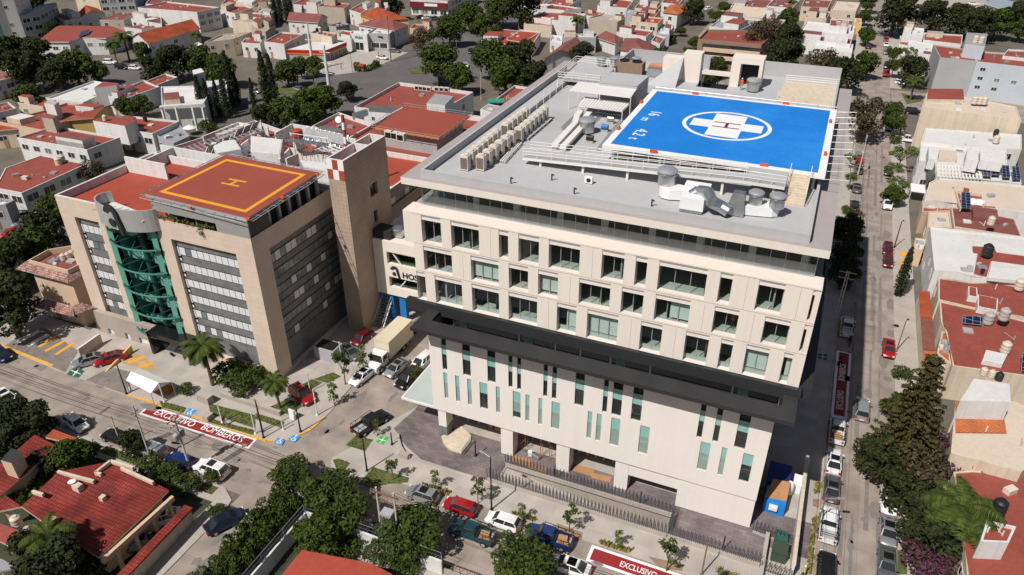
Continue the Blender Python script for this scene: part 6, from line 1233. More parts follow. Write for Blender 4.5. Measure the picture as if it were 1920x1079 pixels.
mb=MB(); P=[G(*T(32,*p),z) for p,z in(((1405,850),6.9),((1745,848),6.9))]+[G(*T(33,1790,10),6.15),G(*T(33,1405,5),6.15)]; mb.face([P[3],P[2],P[1],P[0]]); mb.build('tile_roof',TILEO,t)
H('house with a plain red roof around the black tank at lower right',33,((1470,820),(1500,1150),(2300,1150),(2200,330),(1530,290),(1390,300)),4.6,CREAM,REDR,par=.15,w=.2)
H('weathered white stair head under the black tank on the lower right red roof',33,((1590,820),(1805,830),(1860,710),(1640,660)),7,WHITE,REDR,par=.35,w=0,z0=4.5,name='stair_bulkhead',cat='stair block',door=False)
def patch(k,name,pts,z,m,t,th=.03):
    P=[xy(G(*k(*p),z)) for p in pts]; mb=MB(); mb.prism(P,z-th,z); mb.build(name,m,t)
frame('white slatted pergola beside the four dark blue solar panels',[k31(*p) for p in((800,625),(1375,655),(1335,465),(800,415))],5.75,13,STEELW,3,zl=.7)
tw_=thing('roof_terrace','red sunken terrace strips with low walls on the large white roof','terrace',(G(*k32(1300,500),6.2).x,G(*k32(1300,500),6.2).y,6.1))
patch(k32,'red_strip',((1250,450),(1530,465),(1560,530),(2100,600),(2100,720),(1490,640),(1330,545),(1260,530)),6.2,REDR,tw_,.09); patch(k32,'red_strip',((1320,545),(1490,640),(1430,850),(1270,800)),6.2,REDR,tw_,.09); patch(k32,'white_cap',((1500,640),(2100,720),(2100,920),(1450,850)),6.75,WROOF,tw_,.6); patch(k32,'stair_hatch',((1350,800),(1390,810),(1430,710),(1370,700)),6.3,BLACK,tw_,.08)
tw_=thing('roof_terrace','inset red terrace with a cream parapet on the wide cream roof','terrace',(G(*k31(1200,950),5.7).x,G(*k31(1200,950),5.7).y,5.6)); patch(k31,'red_floor',((1100,1040),(1580,1075),(1540,1010),(1400,1000),(1360,860),(1040,810)),5.68,REDR,tw_,.07)
for p0,p1 in(((1040,808),(1365,855)),((1365,855),(1400,1000)),((1040,808),(1100,1040))): a,b=G(*k31(*p0),6.1),G(*k31(*p1),6.1); mb=MB(); mb.bar((a.x,a.y,5.9),(b.x,b.y,5.9),.2,.7); mb.build('parapet',CREAM,tw_)
for i_,(x,y) in enumerate(((1260,950),(1340,960))): c=G(*k31(x,y),5.8); mb=MB(); mb.lathe((c.x,c.y,5.7),[(1.1,0),(.95,.5),(.3,.75)],12); mb.build('skylight_dome',WPAINT,tw_)
tw_=thing('roof_storey','white upper rooms with small windows stepped on the white rooftop by the beige building','rooms',(G(*k31(1300,300),7).x,G(*k31(1300,300),7).y,6.4))
patch(k31,'upper_room',((1170,400),(1330,425),(1330,270),(1190,255)),9.0,WHITE,tw_,2.6); patch(k31,'upper_room',((1350,410),(1640,450),(1620,300),(1350,285)),8.4,WHITE,tw_,2.0); patch(k31,'upper_room',((690,400),(780,410),(770,250),(690,240)),8.6,WHITE,tw_,2.2); patch(k31,'roof_cap',((820,380),(1050,400),(1060,300),(830,280)),7.4,CROOF,tw_,1.0)
tw_=thing('mezzanine_roof','maroon raised roof slab on the worn maroon roof','roof slab',(G(*k32(1420,20),5.8).x,G(*k32(1420,20),5.8).y,5.4)); patch(k32,'slab',((1265,70),(1600,125),(1560,-20),(1250,-60)),6.0,MAROON,tw_,.8)
# ---- lower left and bottom houses
def slope_house(label,cr,pts,zs,wallm,m,name='house'):
    P=[G(*T(cr,*p),z) for p,z in zip(pts,zs)]; c=sum(P,Vector())/len(P); t=thing(name,label,'house',(c.x,c.y,0)); mb=MB(); n=len(P)
    a=sum(P[i].x*P[(i+1)%n].y-P[(i+1)%n].x*P[i].y for i in range(n)); Q=P if a>0 else P[::-1]
    mb.face(Q,0)
    for i in range(n): p,q=Q[i],Q[(i+1)%n]; mb.face([p-Vector((0,0,.25)),q-Vector((0,0,.25)),q,p],1)
    mb.build('roof',[m,wallm],t); I=inset([(q.x,q.y) for q in Q],.7); mb=MB(); zz=[q.z for q in Q]
    for i in range(n): j=(i+1)%n; mb.face([(*I[i],0),(*I[j],0),(*I[j],zz[j]-.26),(*I[i],zz[i]-.26)])
    mb.build('wall',wallm,t); return t
RT1=brickmat('ribbed_red_tile',(.27,.036,.024),(.20,.028,.02),(.10,.014,.010),.36,.42,.05,.75,'xy',0,.42)
t=slope_house('wide ribbed red tile roofed house with car ports on the side street at lower left',3,((160,560),(270,460),(435,300),(830,220),(1265,435),(1100,600),(740,940),(420,740)),(3.6,3.9,4.6,4.2,4.0,3.9,3.6,3.7),PEACH,RT1)
for p0,p1 in(((435,302),(705,375)),((910,275),(1150,385)),((245,450),(325,475)),((715,310),(760,322)),((830,222),(1000,275)),((715,312),(830,222))): a,b=G(*T(3,*p0),4.6),G(*T(3,*p1),4.6); mb=MB(); mb.bar(a,b,.28,.42); mb.build('cream_ridge',CREAM,t)
for p in((770,495),(400,660),(535,705)): a=G(*T(3,*p),4.1); mb=MB(); mb.box(a.x-.28,a.y-.28,3.5,a.x+.28,a.y+.28,4.35); mb.build('roof_vent',CREAM,t)
a=G(*T(3,585,420),4.3); mb=MB(); mb.box(a.x-.5,a.y-.35,3.9,a.x+.5,a.y+.35,4.8,0); mb.lathe((a.x-.7,a.y,4.9),[(.02,0),(.4,.05),(.42,.1)],12,1); mb.build('chimney',[CREAM,WPAINT],t)
a,b=G(*T(3,1290,470),3.6),G(*T(3,760,960),3.4); mb=MB(); mb.bar((a.x,a.y,3.1),(b.x,b.y,3.1),.4,.6); mb.build('car_port_beam',PEACH,t)
for k in range(4): c=a+(b-a)*(k+.3)/4; mb=MB(); mb.box(c.x-.18,c.y-.18,0,c.x+.18,c.y+.18,2.8); mb.build('car_port_post',PEACH,t)
t=slope_house('narrow red tile roof with a square cream chimney box at the left edge',3,((-20,500),(180,330),(420,100),(260,20),(-60,300)),(3.6,3.8,4.2,4.4,4.0),PEACH,RT1)
box_on(t,'chimney_box',3,((5,212),(85,235),(160,148),(85,122)),3.4,6.2,PEACH,DARKIN)
slope_house('red tile roof strip below the cream chimney box at the left edge',3,((-40,600),(160,560),(60,490),(-60,500)),(3.3,3.4,3.6,3.6),PEACH,RT1)
slope_house('small red roofed outbuilding in the bottom left corner',3,((-60,790),(60,850),(160,745),(-20,680)),(3.0,3.0,3.2,3.2),PEACH,REDR)
slope_house('grey sheet car roof in the bottom left corner',3,((-60,1060),(110,1020),(30,960),(-60,930)),(2.4,2.4,2.4,2.4),GREYW,GROOF,'shed')
slope_house('small orange tiled canopy by the street wall at lower left',3,((340,40),(520,80),(575,45),(400,-20)),(3.0,3.0,3.2,3.2),PEACH,TILE,'canopy')
t=slope_house('house with a flat bright orange red roof at the bottom edge',13,((185,1080),(345,885),(865,985),(1100,1110),(1000,1300),(150,1300)),(4.0,4.2,4.2,4.0,4.0,4.0),WHITE,REDB)
for lab,pts,zt,m,cp_ in (('red tile topped garden wall along the side street at lower left',((1415,560),(950,1060)),2.4,CREAM,RT1),):
    a,b=G(*T(3,*pts[0]),zt),G(*T(3,*pts[1]),zt); t=thing('garden_wall',lab,'wall',(a.x,a.y,0)); mb=MB(); mb.bar((a.x,a.y,1.1),(b.x,b.y-4,1.1),.3,2.2); mb.build('wall',m,t); mb=MB(); mb.bar((a.x,a.y,2.35),(b.x,b.y-4,2.35),1.1,.25); mb.build('tile_coping',cp_,t)
t=thing('garden_wall','white garden wall with a wire fence around the bright red roof at the bottom','wall',(-35,44.6,0))
for a,b in(((-43.9,44.4),(-27,44.4)),((-43.9,44.2),(-43.9,30))):
    mb=MB(); mb.bar((*a,1.1),(*b,1.1),.22,2.1); mb.build('wall',WHITE,t)
    L=(Vector(b)-Vector(a)).length; n=int(L/3); mb=MB()
    for k in range(n+1): p=Vector(a).lerp(Vector(b),k/n); mb.tube((p.x,p.y,2),(p.x,p.y,3.4),.03,n=4)
    mb.tube((*a,3.4),(*b,3.4),.025,n=4); mb.tube((*a,2.8),(*b,2.8),.012,n=4); mb.build('wire_fence',ALU,t)
t=thing('garden_wall','grey retaining wall and iron fence along the lower pavement at the bottom','wall',(-15,44.4,0)); mb=MB(); mb.bar((-26.8,44.45,.5),(6,44.45,.5),.25,1.0); mb.build('wall',CONCW,t); mb=MB()
for k in range(40): x=-26.6+k*.82; mb.tube((x,44.45,1),(x,44.45,2.2),.025,n=4)
mb.bar((-26.8,44.45,2.1),(6,44.45,2.1),.04,.06); mb.build('iron_fence',BLACK,t)
# water tanks
for a in (('white water tank pair left unit on the long red roof left of the clinic',*T(1,445,160),5.2,'c',1.3),('white water tank pair right unit on the long red roof left of the clinic',*T(1,470,140),5.2,'c',1.3),
 ('left of two cream tanks on the white block house roof',*T(0,470,1075),5.3,'c',1.0),('right of two cream tanks on the white block house roof',*T(0,495,1080),5.3,'c',1.0),
 ('cream water tank on the white stair block behind the block house',*T(0,790,905),7.9,'c',1.0),('dark water tank on the red roof behind the block house',*T(0,1090,905),5.2,'b',.9),
 ('black water tank raised on the large white roof of the right street',*k32(1425,570),6.6,'b',1.5),('cream tank at the right edge below the large white roof',*k32(1840,1000),5.8,'c',1.3),('tan water tank on a steel stand above the maroon roof',*k32(1480,170),7.0,'c',1.1),
 ('grey cylindrical tank on the brick red roof',*k33(1440,450),5.6,'g',1.3),('tall tan tank on white legs on the brick red roof',*k33(1640,400),6.8,'g',1.3),('white tank beside the white skylight slab',*k33(1660,820),5.6,'c',1.2),
 ('black water tank on the old white stair head at the lower right edge',*T(33,1720,600),6.8,'b',1.25),('black tank lid in the white tank tower, right of two cream tanks',*T(32,1725,690),9.2,'b',.8),('cream tank in the white tank tower, leftmost',*T(32,1610,650),9.2,'c',.75),('cream tank in the white tank tower, middle',*T(32,1670,668),9.2,'c',.75),
 ('leftmost of three cream tanks on the beige stained building',*S(1640,90,6.829)(1270,715),10.3,'c',1.3),('middle of three cream tanks on the beige stained building',*S(1640,90,6.829)(1335,718),10.3,'c',1.3),('rightmost of three cream tanks on the beige stained building',*S(1640,90,6.829)(1395,722),10.3,'c',1.3),
 ('left twin cream tank on the blue grey stair tower',*T(30,1550,320),14,'c',1.4),('right twin cream tank on the blue grey stair tower',*T(30,1595,325),14,'c',1.4),
 ('dark tank with a cream one below on the white rooftop near the beige building',*k31(1545,95),7.2,'b',1.0),('cream tank under the dark one on the white rooftop near the beige building',*k31(1545,190),7.0,'c',1.2),
 ('black tank on the cream block behind the convenience store',*T(10,460,240),6.2,'b',1.0),('white tank on the cream block behind the convenience store',*T(10,480,238),6.2,'c',1.2),
 ('white tank inside the lower left patio wall',*T(3,135,700),2,'c',1.0),('grey drum tank in the lower left patio',*T(3,225,775),1.2,'g',.9),('white dome tank on the tiled Spanish style house, left',*T(1,480,870),9.4,'c',.8),('white dome tank on the tiled Spanish style house, middle',*T(1,515,860),9.4,'c',.8),('white dome tank on the tiled Spanish style house, right',*T(1,545,845),9.4,'c',.8)):
    tank(*a[:5],a[5])
# solar panels
def solar(label,k,pts,z,tilt=.9): 
    P=[G(*k(*p),z) for p in pts]; c=sum(P,Vector())/4; t=thing('solar_array',label,'solar panel',(c.x,c.y,z-.6)); P[2].z+=tilt;P[3].z+=tilt; mb=MB(); mb.face([P[0],P[1],P[2],P[3]]); mb.build('cells',SOLAR,t)
    mb=MB(); 
    for i in range(4): mb.tube(P[i],P[(i+1)%4],.04,n=4); mb.tube((P[i].x,P[i].y,z-.6),P[i],.03,n=4)
    mb.build('frame',ALU,t)
solar('leftmost of four dark blue solar panels beside the white pergola slats',k31,((1390,615),(1490,622),(1450,480),(1360,470)),5.9)
solar('second of four dark blue solar panels from the white pergola slats',k31,((1500,600),(1600,605),(1570,510),(1480,505)),5.9)
solar('third of four dark blue solar panels from the white pergola slats',k31,((1640,635),(1735,640),(1700,535),(1610,530)),5.9)
solar('rightmost of four dark blue solar panels beside the white pergola slats',k31,((1770,655),(1870,658),(1830,550),(1740,545)),5.9)
solar('solar panel on the inset red terrace of the cream roof',k31,((1110,1025),(1230,1030),(1205,890),(1095,880)),6.3)
solar('solar panel at the right edge of the red roof with the skylight slab',k33,((1880,1060),(1990,1075),(1960,920),(1860,905)),5.9)
solar('tilted solar collector on the brick red roof beside the grey tank',k33,((1125,450),(1385,480),(1380,395),(1120,390)),5.8,.4)
solar('solar array on the big red metal roof at the top left',lambda x,y:T(0,x,y),((580,280),(660,255),(680,225),(610,245)),6.3,.3)
for lab,k,pts,z0,z1,m in (('white skylight slab on the red roof with water tanks',k33,((1380,925),(1640,975),(1700,850),(1430,795)),5.4,6.1,WHITE),('white roof hatch box on the brick red roof',k33,((1320,240),(1570,290),(1580,140),(1320,85)),5.5,6.6,WHITE),('small white stair box on the brick red roof',k33,((1200,100),(1320,120),(1310,0),(1200,-20)),5.5,6.5,WHITE),('cream stair box on the inset red terrace of the cream roof',k31,((1115,840),(1215,855),(1225,780),(1130,760)),5.6,7.0,CREAM)):
    P=[xy(G(*k(*p),z1)) for p in pts]; t=thing('roof_box',lab,'roof box',(P[0][0],P[0][1],z0)); mb=MB(); mb.prism(P,z0,z1); mb.build('wall',m,t); mb=MB(); mb.prism(inset(P,.15),z1,z1+.04); mb.build('lid',WROOF if 'slab' in lab else REDR,t)
# ---- fillers between the houses above
for a in (('small house with a red roof behind the modern white house tower',0,((1085,612),(1170,642),(1330,578),(1240,552)),5,WHITE,REDR),('red roofed low house at the left edge under the round tree',0,((-80,862),(120,812),(60,765),(-100,800)),4.6,WHITE,REDR),('grey house with dark shopfronts between the red roof and the clinic street',0,((1160,1010),(1300,1075),(1420,1020),(1345,935)),4.6,GREYW,GROOF),
 ('grey house between the bank and the bare block house',10,((545,192),(600,202),(700,182),(640,165)),5,GREYW,MAROON),('white house between the red hipped roof and the shop row trees',10,((885,62),(960,88),(1010,25),(930,0)),7,WHITE,REDR),('low white house by the big brown tree on the avenue',10,((1150,210),(1290,225),(1330,190),(1190,178)),3.6,PEACH,MAROON),
 ('white house with a small red roof beside the palm of the top row',20,((515,112),(640,128),(692,92),(590,72)),5.5,WHITE,REDR),('low white wall house left of the grey party wall',20,((285,305),(372,335),(382,272),(298,262)),4,WHITE,WROOF),('small white house by the back street car port',20,((1045,305),(1108,332),(1150,282),(1080,262)),4,WHITE,REDR),('white house on the corner of the back street at the top',20,((945,122),(1062,134),(1112,72),(1000,64)),5.8,CREAM,MAROON),('white low house right of the yellow house on the back street',20,((1085,250),(1180,262),(1215,190),(1130,182)),4.2,GREYW,WROOF),
 ('white house at the top edge between the cream houses',30,((-10,45),(180,62),(240,0),(60,-20)),5.5,WHITE,MAROON),('yellow car port house on the right street at the top',30,((640,172),(702,182),(702,140),(640,135)),4,YELLOW,CROOF),('mottled red and white tiled roof house right of the three cream tanks',30,((1500,800),(1850,880),(1810,795),(1540,742)),9.4,PEACH,TILEM),('low red roofed house in the shade of the top right street trees',30,((985,330),(1050,345),(1060,280),(990,270)),3.6,WHITE,REDR),
 ('white house between the long brown roof and the cream grey house',0,((1400,372),(1520,392),(1535,340),(1480,315)),3.4,WHITE,WROOF),('white house with a red roof between the stair heads and the tree at left',0,((130,770),(320,800),(420,745),(260,715)),4.4,CREAM,REDR),('low white terrace between the white cluster and the red terrace',0,((905,690),(1060,705),(1080,620),(930,640)),4.4,WHITE,REDR),
 ('white house block at the top edge left of the cypress group',0,((1660,30),(1900,45),(1990,-20),(1720,-30)),6.2,CREAM,REDR),('red roofed house at the top edge by the dark balconies',0,((1090,30),(1250,40),(1300,-10),(1130,-20)),5.5,WHITE,MAROON),('tan block house between the two top cypress groups',10,((-10,100),(110,120),(140,70),(30,60)),5,BEIGE,DROOF),('white house with red roof left of the top four cypresses',10,((-120,140),(-10,155),(40,100),(-80,90)),5.2,WHITE,REDR),
 ('white house row end at the top edge beyond the shop row',20,((60,20),(230,35),(260,-15),(100,-25)),6,WHITE,MAROON),('cream house at the top edge right of the white twin window house',20,((1120,20),(1250,35),(1290,-15),(1160,-25)),5.6,WHITE,REDR),('white house with a maroon roof at the top right of the vaulted roof',20,((1885,200),(1990,215),(2050,150),(1930,140)),5,WHITE,MAROON),('red roofed house beside the rust brown tree',30,((-40,320),(90,345),(110,290),(0,270)),4.2,WHITE,REDR)): H(*a,w=.5)
rb=H('rear block of the clinic with white walls and mixed red and grey roofs',None,[(287,287),(478,226),(570,258),(640,285),(600,318),(420,300)],20.5,WHITE,REDR,par=.9,w=0,name='clinic_rear_block',cat='building')
frame('long grey slatted roof pergola at the rear left of the clinic',[(330,283),(470,236),(495,246),(352,298)],21.6,16,ALU)
frame('second slatted steel pergola beside the long one on the clinic rear roof',[(400,300),(530,250),(560,262),(440,308)],21.4,12,GALV)
frame('short white slatted pergola by the tank on the clinic rear roof',[(585,285),(640,262),(665,272),(612,296)],21.6,8,STEELW)
for lab,q4_,z0,z1,m in (('white roof block at the left of the clinic rear roof',[(395,268),(440,262),(452,280),(408,288)],19.6,22.4,WHITE),('white roof block with a notch beside the red and white tank',[(470,255),(530,262),(525,290),(470,285)],19.6,22.2,WHITE),('grey flat roof box on the clinic rear roof',[(560,300),(610,305),(622,318),(570,318)],19.6,21.8,GROOF)):
    P=[xy(G(*p,z1)) for p in q4_]; t=thing('roof_box',lab,'roof box',(P[0][0],P[0][1],z0)); mb=MB(); mb.prism(P,z0,z1); mb.build('wall',m,t); mb=MB(); mb.prism(inset(P,.15),z1,z1+.05); mb.build('lid',WROOF,t)

cs=S(380,150,2.696)
def pxwalls(name,label,segs,z0,z1,m,cat='roof walls',w=.28):
    t=None
    for p0,p1 in segs:
        a,b=G(*cs(*p0),z1),G(*cs(*p1),z1); t=t or thing(name,label,cat,(a.x,a.y,z0)); mb=MB(); mb.bar((a.x,a.y,(z0+z1)/2),(b.x,b.y,(z0+z1)/2),w,z1-z0); mb.build('wall',m,t)
pxwalls('roof_walls','white parapet walls dividing the red strips of the clinic rear roof',(((365,268),(452,222)),((452,222),(560,240)),((590,262),(775,300)),((385,402),(440,342)),((440,342),(560,372)),((560,372),(650,400)),((420,398),(480,372)),((100,402),(230,300)),((0,285),(180,215)),((180,215),(330,240))),19.6,21.5,WHITE)
def rack(label,p0,p1,n,z):
    a,b=G(*cs(*p0),z),G(*cs(*p1),z); t=thing('panel_rack',label,'panel rack',(a.x,a.y,z-.8)); mb=MB()
    for k in range(n): u,v=a.lerp(b,k/n),a.lerp(b,(k+.94)/n); mb.face([u,v,v+Vector((.5,1.1,1.7)),u+Vector((.5,1.1,1.7))])
    mb.build('tilted_sheet',mat('mauve_grey_sheet',(.36,.31,.32),.5,.1),t); mb=MB()
    for k in range(n+1): u=a.lerp(b,k/n); mb.tube(u-Vector((0,0,.8)),u,.05,n=4); mb.tube(u,u+Vector((.5,1.1,1.7)),.06,n=4); mb.tube(u+Vector((.5,1.1,1.7)),u+Vector((.5,1.1,-.8)),.05,n=4)
    mb.build('frame',STEELW,t)
rack('row of mauve grey tilted sheets on the rear clinic roof, farther row',(150,310),(270,258),3,21.0); rack('row of mauve grey tilted sheets on the rear clinic roof, nearer row',(0,398),(120,338),3,21.0)
t=thing('roof_fan_row','row of pale ventilator hoods between the tilted sheet rows on the rear clinic roof','ventilators',(0,0,20)); t.location=G(*cs(120,270),20)
for k in range(5): c=G(*cs(85+k*26,290-k*12),20.4); mb=MB(); mb.bar((c.x-1.2,c.y-.9,20.6),(c.x+1.2,c.y+.9,20.6),.7,1.0); mb.build('hood',ACW,t)
def acs(label,pts,z,s=1.0):
    for i,p in enumerate(pts):
        c=G(*cs(*p),z); t=thing('roof_condenser',label%ORD[i],'air conditioner',(c.x,c.y,z)); mb=MB(); mb.box(c.x-.55*s,c.y-.3*s,z,c.x+.55*s,c.y+.35*s,z+.95*s); mb.build('casing',ACW,t); mb=MB(); mb.box(c.x-.4*s,c.y-.33*s,z+.15*s,c.x+.4*s,c.y-.302*s,z+.8*s); mb.build('grille',BLACK,t)
acs('%s condenser from the left at the rear parapet of the avenue annexe',((1085,50),(1105,52),(1125,54),(1145,57),(1185,56),(1210,58),(1235,60)),6.2,1.2)
acs('%s white condenser from the left on the clinic wing roof beside the tower',((945,295),(975,300),(1005,308)),14.8,1.6)
pxwalls('roof_duct','pale ducts and frames in front of the red annexe dish roof',(((590,235),(700,240)),((690,235),(720,270)),((840,130),(980,140)),((760,170),(830,150))),8.2,9.6,GALV,'ducts',.8)
# ---------------------------------------------------------------- trees and plants
LD=leafmat('dark_leaf',(.016,.022,.008),(.042,.050,.016)); LM=leafmat('mid_leaf',(.022,.036,.007),(.068,.092,.017)); LB=leafmat('bright_leaf',(.05,.085,.018),(.13,.16,.04)); LBR=leafmat('brown_leaf',(.04,.034,.018),(.10,.078,.042)); LCO=leafmat('conifer_leaf',(.034,.034,.012),(.085,.075,.027)); LPA=leafmat('palm_leaf',(.026,.045,.009),(.085,.105,.02)); LCY=leafmat('cypress_leaf',(.014,.022,.010),(.038,.048,.02)); LPU=leafmat('bougainvillea_leaf',(.03,.04,.014),(.14,.03,.09))
rt=random.Random(23)
def leafball(mb,c,r,n,s,sq=1.0,shell=.5,m=0):
    c=Vector(c)
    for _ in range(n):
        v=Vector((rt.gauss(0,1),rt.gauss(0,1),rt.gauss(0,1))); 
        if v.length<.01: continue
        v.normalize()
        if v.z<-.5 and rt.random()<.6: v.z=-v.z
        p=c+Vector((v.x*r,v.y*r,v.z*r*sq))*(shell+(1-shell)*rt.random()**.5)
        nn=(v+Vector((rt.gauss(0,.55),rt.gauss(0,.55),rt.gauss(.25,.5)))).normalized(); a=nn.orthogonal().normalized(); b=nn.cross(a); t=rt.uniform(0,6.28); u=a*math.cos(t)+b*math.sin(t); w_=nn.cross(u); k=s*rt.uniform(.55,1.3)
        mb.face([p-u*k*.9-w_*k*.35,p+u*k*.2-w_*k*.5,p+u*k*.95+w_*k*.1,p-u*k*.1+w_*k*.55],m)
def proto(kind):
    r=thing('tree','x','tree'); tr=MB(); cr=MB(); lm=LD; nm='tree'
    if kind in('round','mid','brown'):
        lm={'round':LD,'mid':LM,'brown':LBR}[kind]; tr.tube((0,0,-3.5),(0,0,-.6),.3,.2,8)
        k=21
        for i in range(k):
            a=i*2.399; e=rt.uniform(-.75,.95); rr=3*math.sqrt(max(0,1-e*e))*rt.uniform(.5,.88); c=(math.cos(a)*rr,math.sin(a)*rr,e*2.2)
            leafball(cr,c,rt.uniform(.85,1.4),150 if kind!='brown' else 85,.27 if kind!='brown' else .22,.8); tr.tube((0,0,-1.4),(c[0]*.8,c[1]*.8,c[2]*.8-.3),.13,.03,5)
        leafball(cr,(0,0,.2),1.7,120,.3,.8)
        if kind=='brown':
            for i in range(26): a=rt.uniform(0,6.28); e=rt.uniform(-.2,1); tr.tube((0,0,-.8),(math.cos(a)*3*rt.uniform(.5,1.05),math.sin(a)*3*rt.uniform(.5,1.05),e*2.6),.06,.012,4)
    elif kind=='ficus':
        lm=LM; nm='ficus_tree'; tr.tube((0,0,-3.2),(0,0,0),.22,.15,8)
        for i in range(26):
            a=i*2.399; rr=3*math.sqrt((i+.5)/26)*.85; c=(math.cos(a)*rr,math.sin(a)*rr,rt.uniform(-.9,.9)*(1-.2*rr/3)); leafball(cr,c,rt.uniform(.9,1.25),130,.24,.85,.6); tr.tube((0,0,-1.6),(c[0]*.7,c[1]*.7,c[2]*.6),.07,.02,5)
    elif kind=='cypress':
        lm=LCY; nm='cypress_tree'; tr.tube((0,0,0),(0,0,8),.18,.03,6)
        for i in range(34):
            z=.4+i*9.4/34; rad=.95*math.sin(min(1,(i+4)/14)*1.57)*(1-(i/36)**2.2)+.08; a=i*2.4; leafball(cr,(math.cos(a)*rad*.35,math.sin(a)*rad*.35,z),rad*.85,80,.2,1.3,.55)
    elif kind=='conifer':
        lm=LCO; nm='conifer_tree'; tr.tube((0,0,0),(0,0,15.5),.38,.05,8)
        for i in range(19):
            z=2.4+i*.73; L=4.0*(1-(i/20.5)**1.1)+.25; nb=9 if i<14 else 6
            for j in range(nb):
                a=j*6.283/nb+i*.7+rt.uniform(-.15,.15); l=L*rt.uniform(.75,1.1); tip=(math.cos(a)*l,math.sin(a)*l,z-l*.06+.15); tr.tube((0,0,z),tip,.06,.02,4)
                for q_ in range(max(2,int(l*1.8))): f=(q_+1.0)/(max(2,int(l*1.8))); leafball(cr,(tip[0]*f,tip[1]*f,z+(tip[2]-z)*f+.05),.34+.18*(1-f),26,.2,.5,.3)
    elif kind=='palm':
        lm=LPA; nm='palm_tree'; 
        for k in range(6): tr.tube((.1*k*.1,0,k*1.0),(.1*(k+1)*.1,0,k*1.0+1),.24-.01*k,.235-.012*k,8)
        for i in range(36):
            a=i*2.399; up=rt.uniform(-.15,1.0); L=rt.uniform(2.6,3.3); prev=Vector((0,0,6)); d=Vector((math.cos(a)*math.cos(up),math.sin(a)*math.cos(up),math.sin(up))); n=9
            for s_ in range(n):
                nx=prev+d*(L/n); d=(d+Vector((0,0,-.17-.02*s_))).normalized(); sd=d.cross(Vector((0,0,1))).normalized(); ll=.75*math.sin((s_+1.2)/(n+1)*2.9)
                tr.tube(prev,nx,.025,.02,4,1,False)
                for sg in(-1,1):
                    for q_ in(0,.33,.66): p=prev+(nx-prev)*q_; e=p+sd*sg*ll+d*ll*.35+Vector((0,0,-ll*.35)); cr.face([p,p+(nx-prev)*.42,e])
                prev=nx
    elif kind=='sapling':
        lm=LM; nm='sapling'; tr.tube((0,0,0),(.05,0,1.8),.06,.04,6)
        for i in range(9): a=i*2.4; c=(math.cos(a)*rt.uniform(.2,.9),math.sin(a)*rt.uniform(.2,.9),1.7+rt.uniform(0,1.3)); tr.tube((.03,0,1.2),c,.025,.01,4); leafball(cr,c,.36,26,.17,.9,.1)
    elif kind=='slim':
        lm=LB; nm='sapling'; tr.tube((0,0,0),(0,0,2.4),.04,.02,5)
        for i in range(9): a=i*2.4; c=(math.cos(a)*.25,math.sin(a)*.25,.7+i*.25); leafball(cr,c,.33,30,.13,.9,.1)
    elif kind=='bush':
        lm=LM; nm='shrub'; tr.tube((0,0,0),(0,0,.6),.1,.06,5)
        for i in range(9): a=i*2.4; c=(math.cos(a)*.75,math.sin(a)*.75,.75+rt.uniform(-.15,.5)); leafball(cr,c,.62,95,.14,.85,.5); tr.tube((0,0,.3),c,.04,.01,4)
    elif kind=='bougain':
        lm=LPU; nm='shrub'; tr.tube((0,0,0),(0,0,1.5),.12,.06,5)
        for i in range(12): a=i*2.4; c=(math.cos(a)*1.3,math.sin(a)*1.3,1.8+rt.uniform(-.7,.9)); leafball(cr,c,.8,90,.18,.85,.3); tr.tube((0,0,1),c,.04,.01,4)
    elif kind=='light':
        lm=LB; tr.tube((0,0,-4),(0.2,.1,-1),.16,.1,7)
        for i in range(14): a=i*2.399; e=rt.uniform(-.4,.9); rr=2.6*rt.uniform(.35,1); c=(math.cos(a)*rr,math.sin(a)*rr,e*1.8); leafball(cr,c,rt.uniform(.6,1.0),75,.22,.8,.2); tr.tube((.2,.1,-1.2),c,.08,.02,5)
    r.name='proto_'+kind; r['nm']=nm
    tr.build('trunk',[BARK,LPA],r,local=True); cr.build('crown',lm,r,local=True); return r
TR={}
def tree(label,kind,px,py,R_=3,zc=None,sz=None,group=None,cat=None):
    """crown centre seen at the pixel; R_ crown radius in metres (or height for columnar kinds)"""
    if kind not in TR: TR[kind]=proto(kind)
    if kind in('round','mid','brown','ficus','light'):
        s=R_/3; s*=1.18 if kind not in('ficus','light') else 1.0; zc=zc or {'ficus':3.0,'light':4.0}.get(kind,3.5)*s; c=G(px,py,zc); loc=(c.x,c.y,zc); sc=(s,s,zc/{'ficus':3.2,'light':4.0}.get(kind,3.5))
        sc=(s,s,min(sc[2],1.6*s)) if sz is None else (s,s,sz)
        if sc[2]*{'ficus':3.2,'light':4.0}.get(kind,4.5)<zc-.3: pass
    else:
        h={'cypress':10,'conifer':15.5,'palm':6,'sapling':2.6,'slim':3,'bush':1,'bougain':2}[kind]; s=R_/{'cypress':10,'conifer':17,'palm':6.5,'sapling':3,'slim':3,'bush':1.4,'bougain':2.2}[kind]; zz=(zc if zc is not None else h*s*(.5 if kind in('cypress','conifer') else .75)); c=G(px,py,zz); loc=(c.x,c.y,.1); sc=(s if sz is None else sz,s if sz is None else sz,s)
    return finish(place(TR[kind],label,cat or {'bush':'shrub','bougain':'shrub','palm':'palm'}.get(kind,'tree'),loc,rt.uniform(0,6.28),group,sc),kind)
def finish(o,kind):
    nm=TR[kind]['nm']; o.name=nm; 
    if 'nm' in o and o!=TR[kind]: del o['nm']
    return o
t4=lambda cr,x,y:T(cr,x,y)
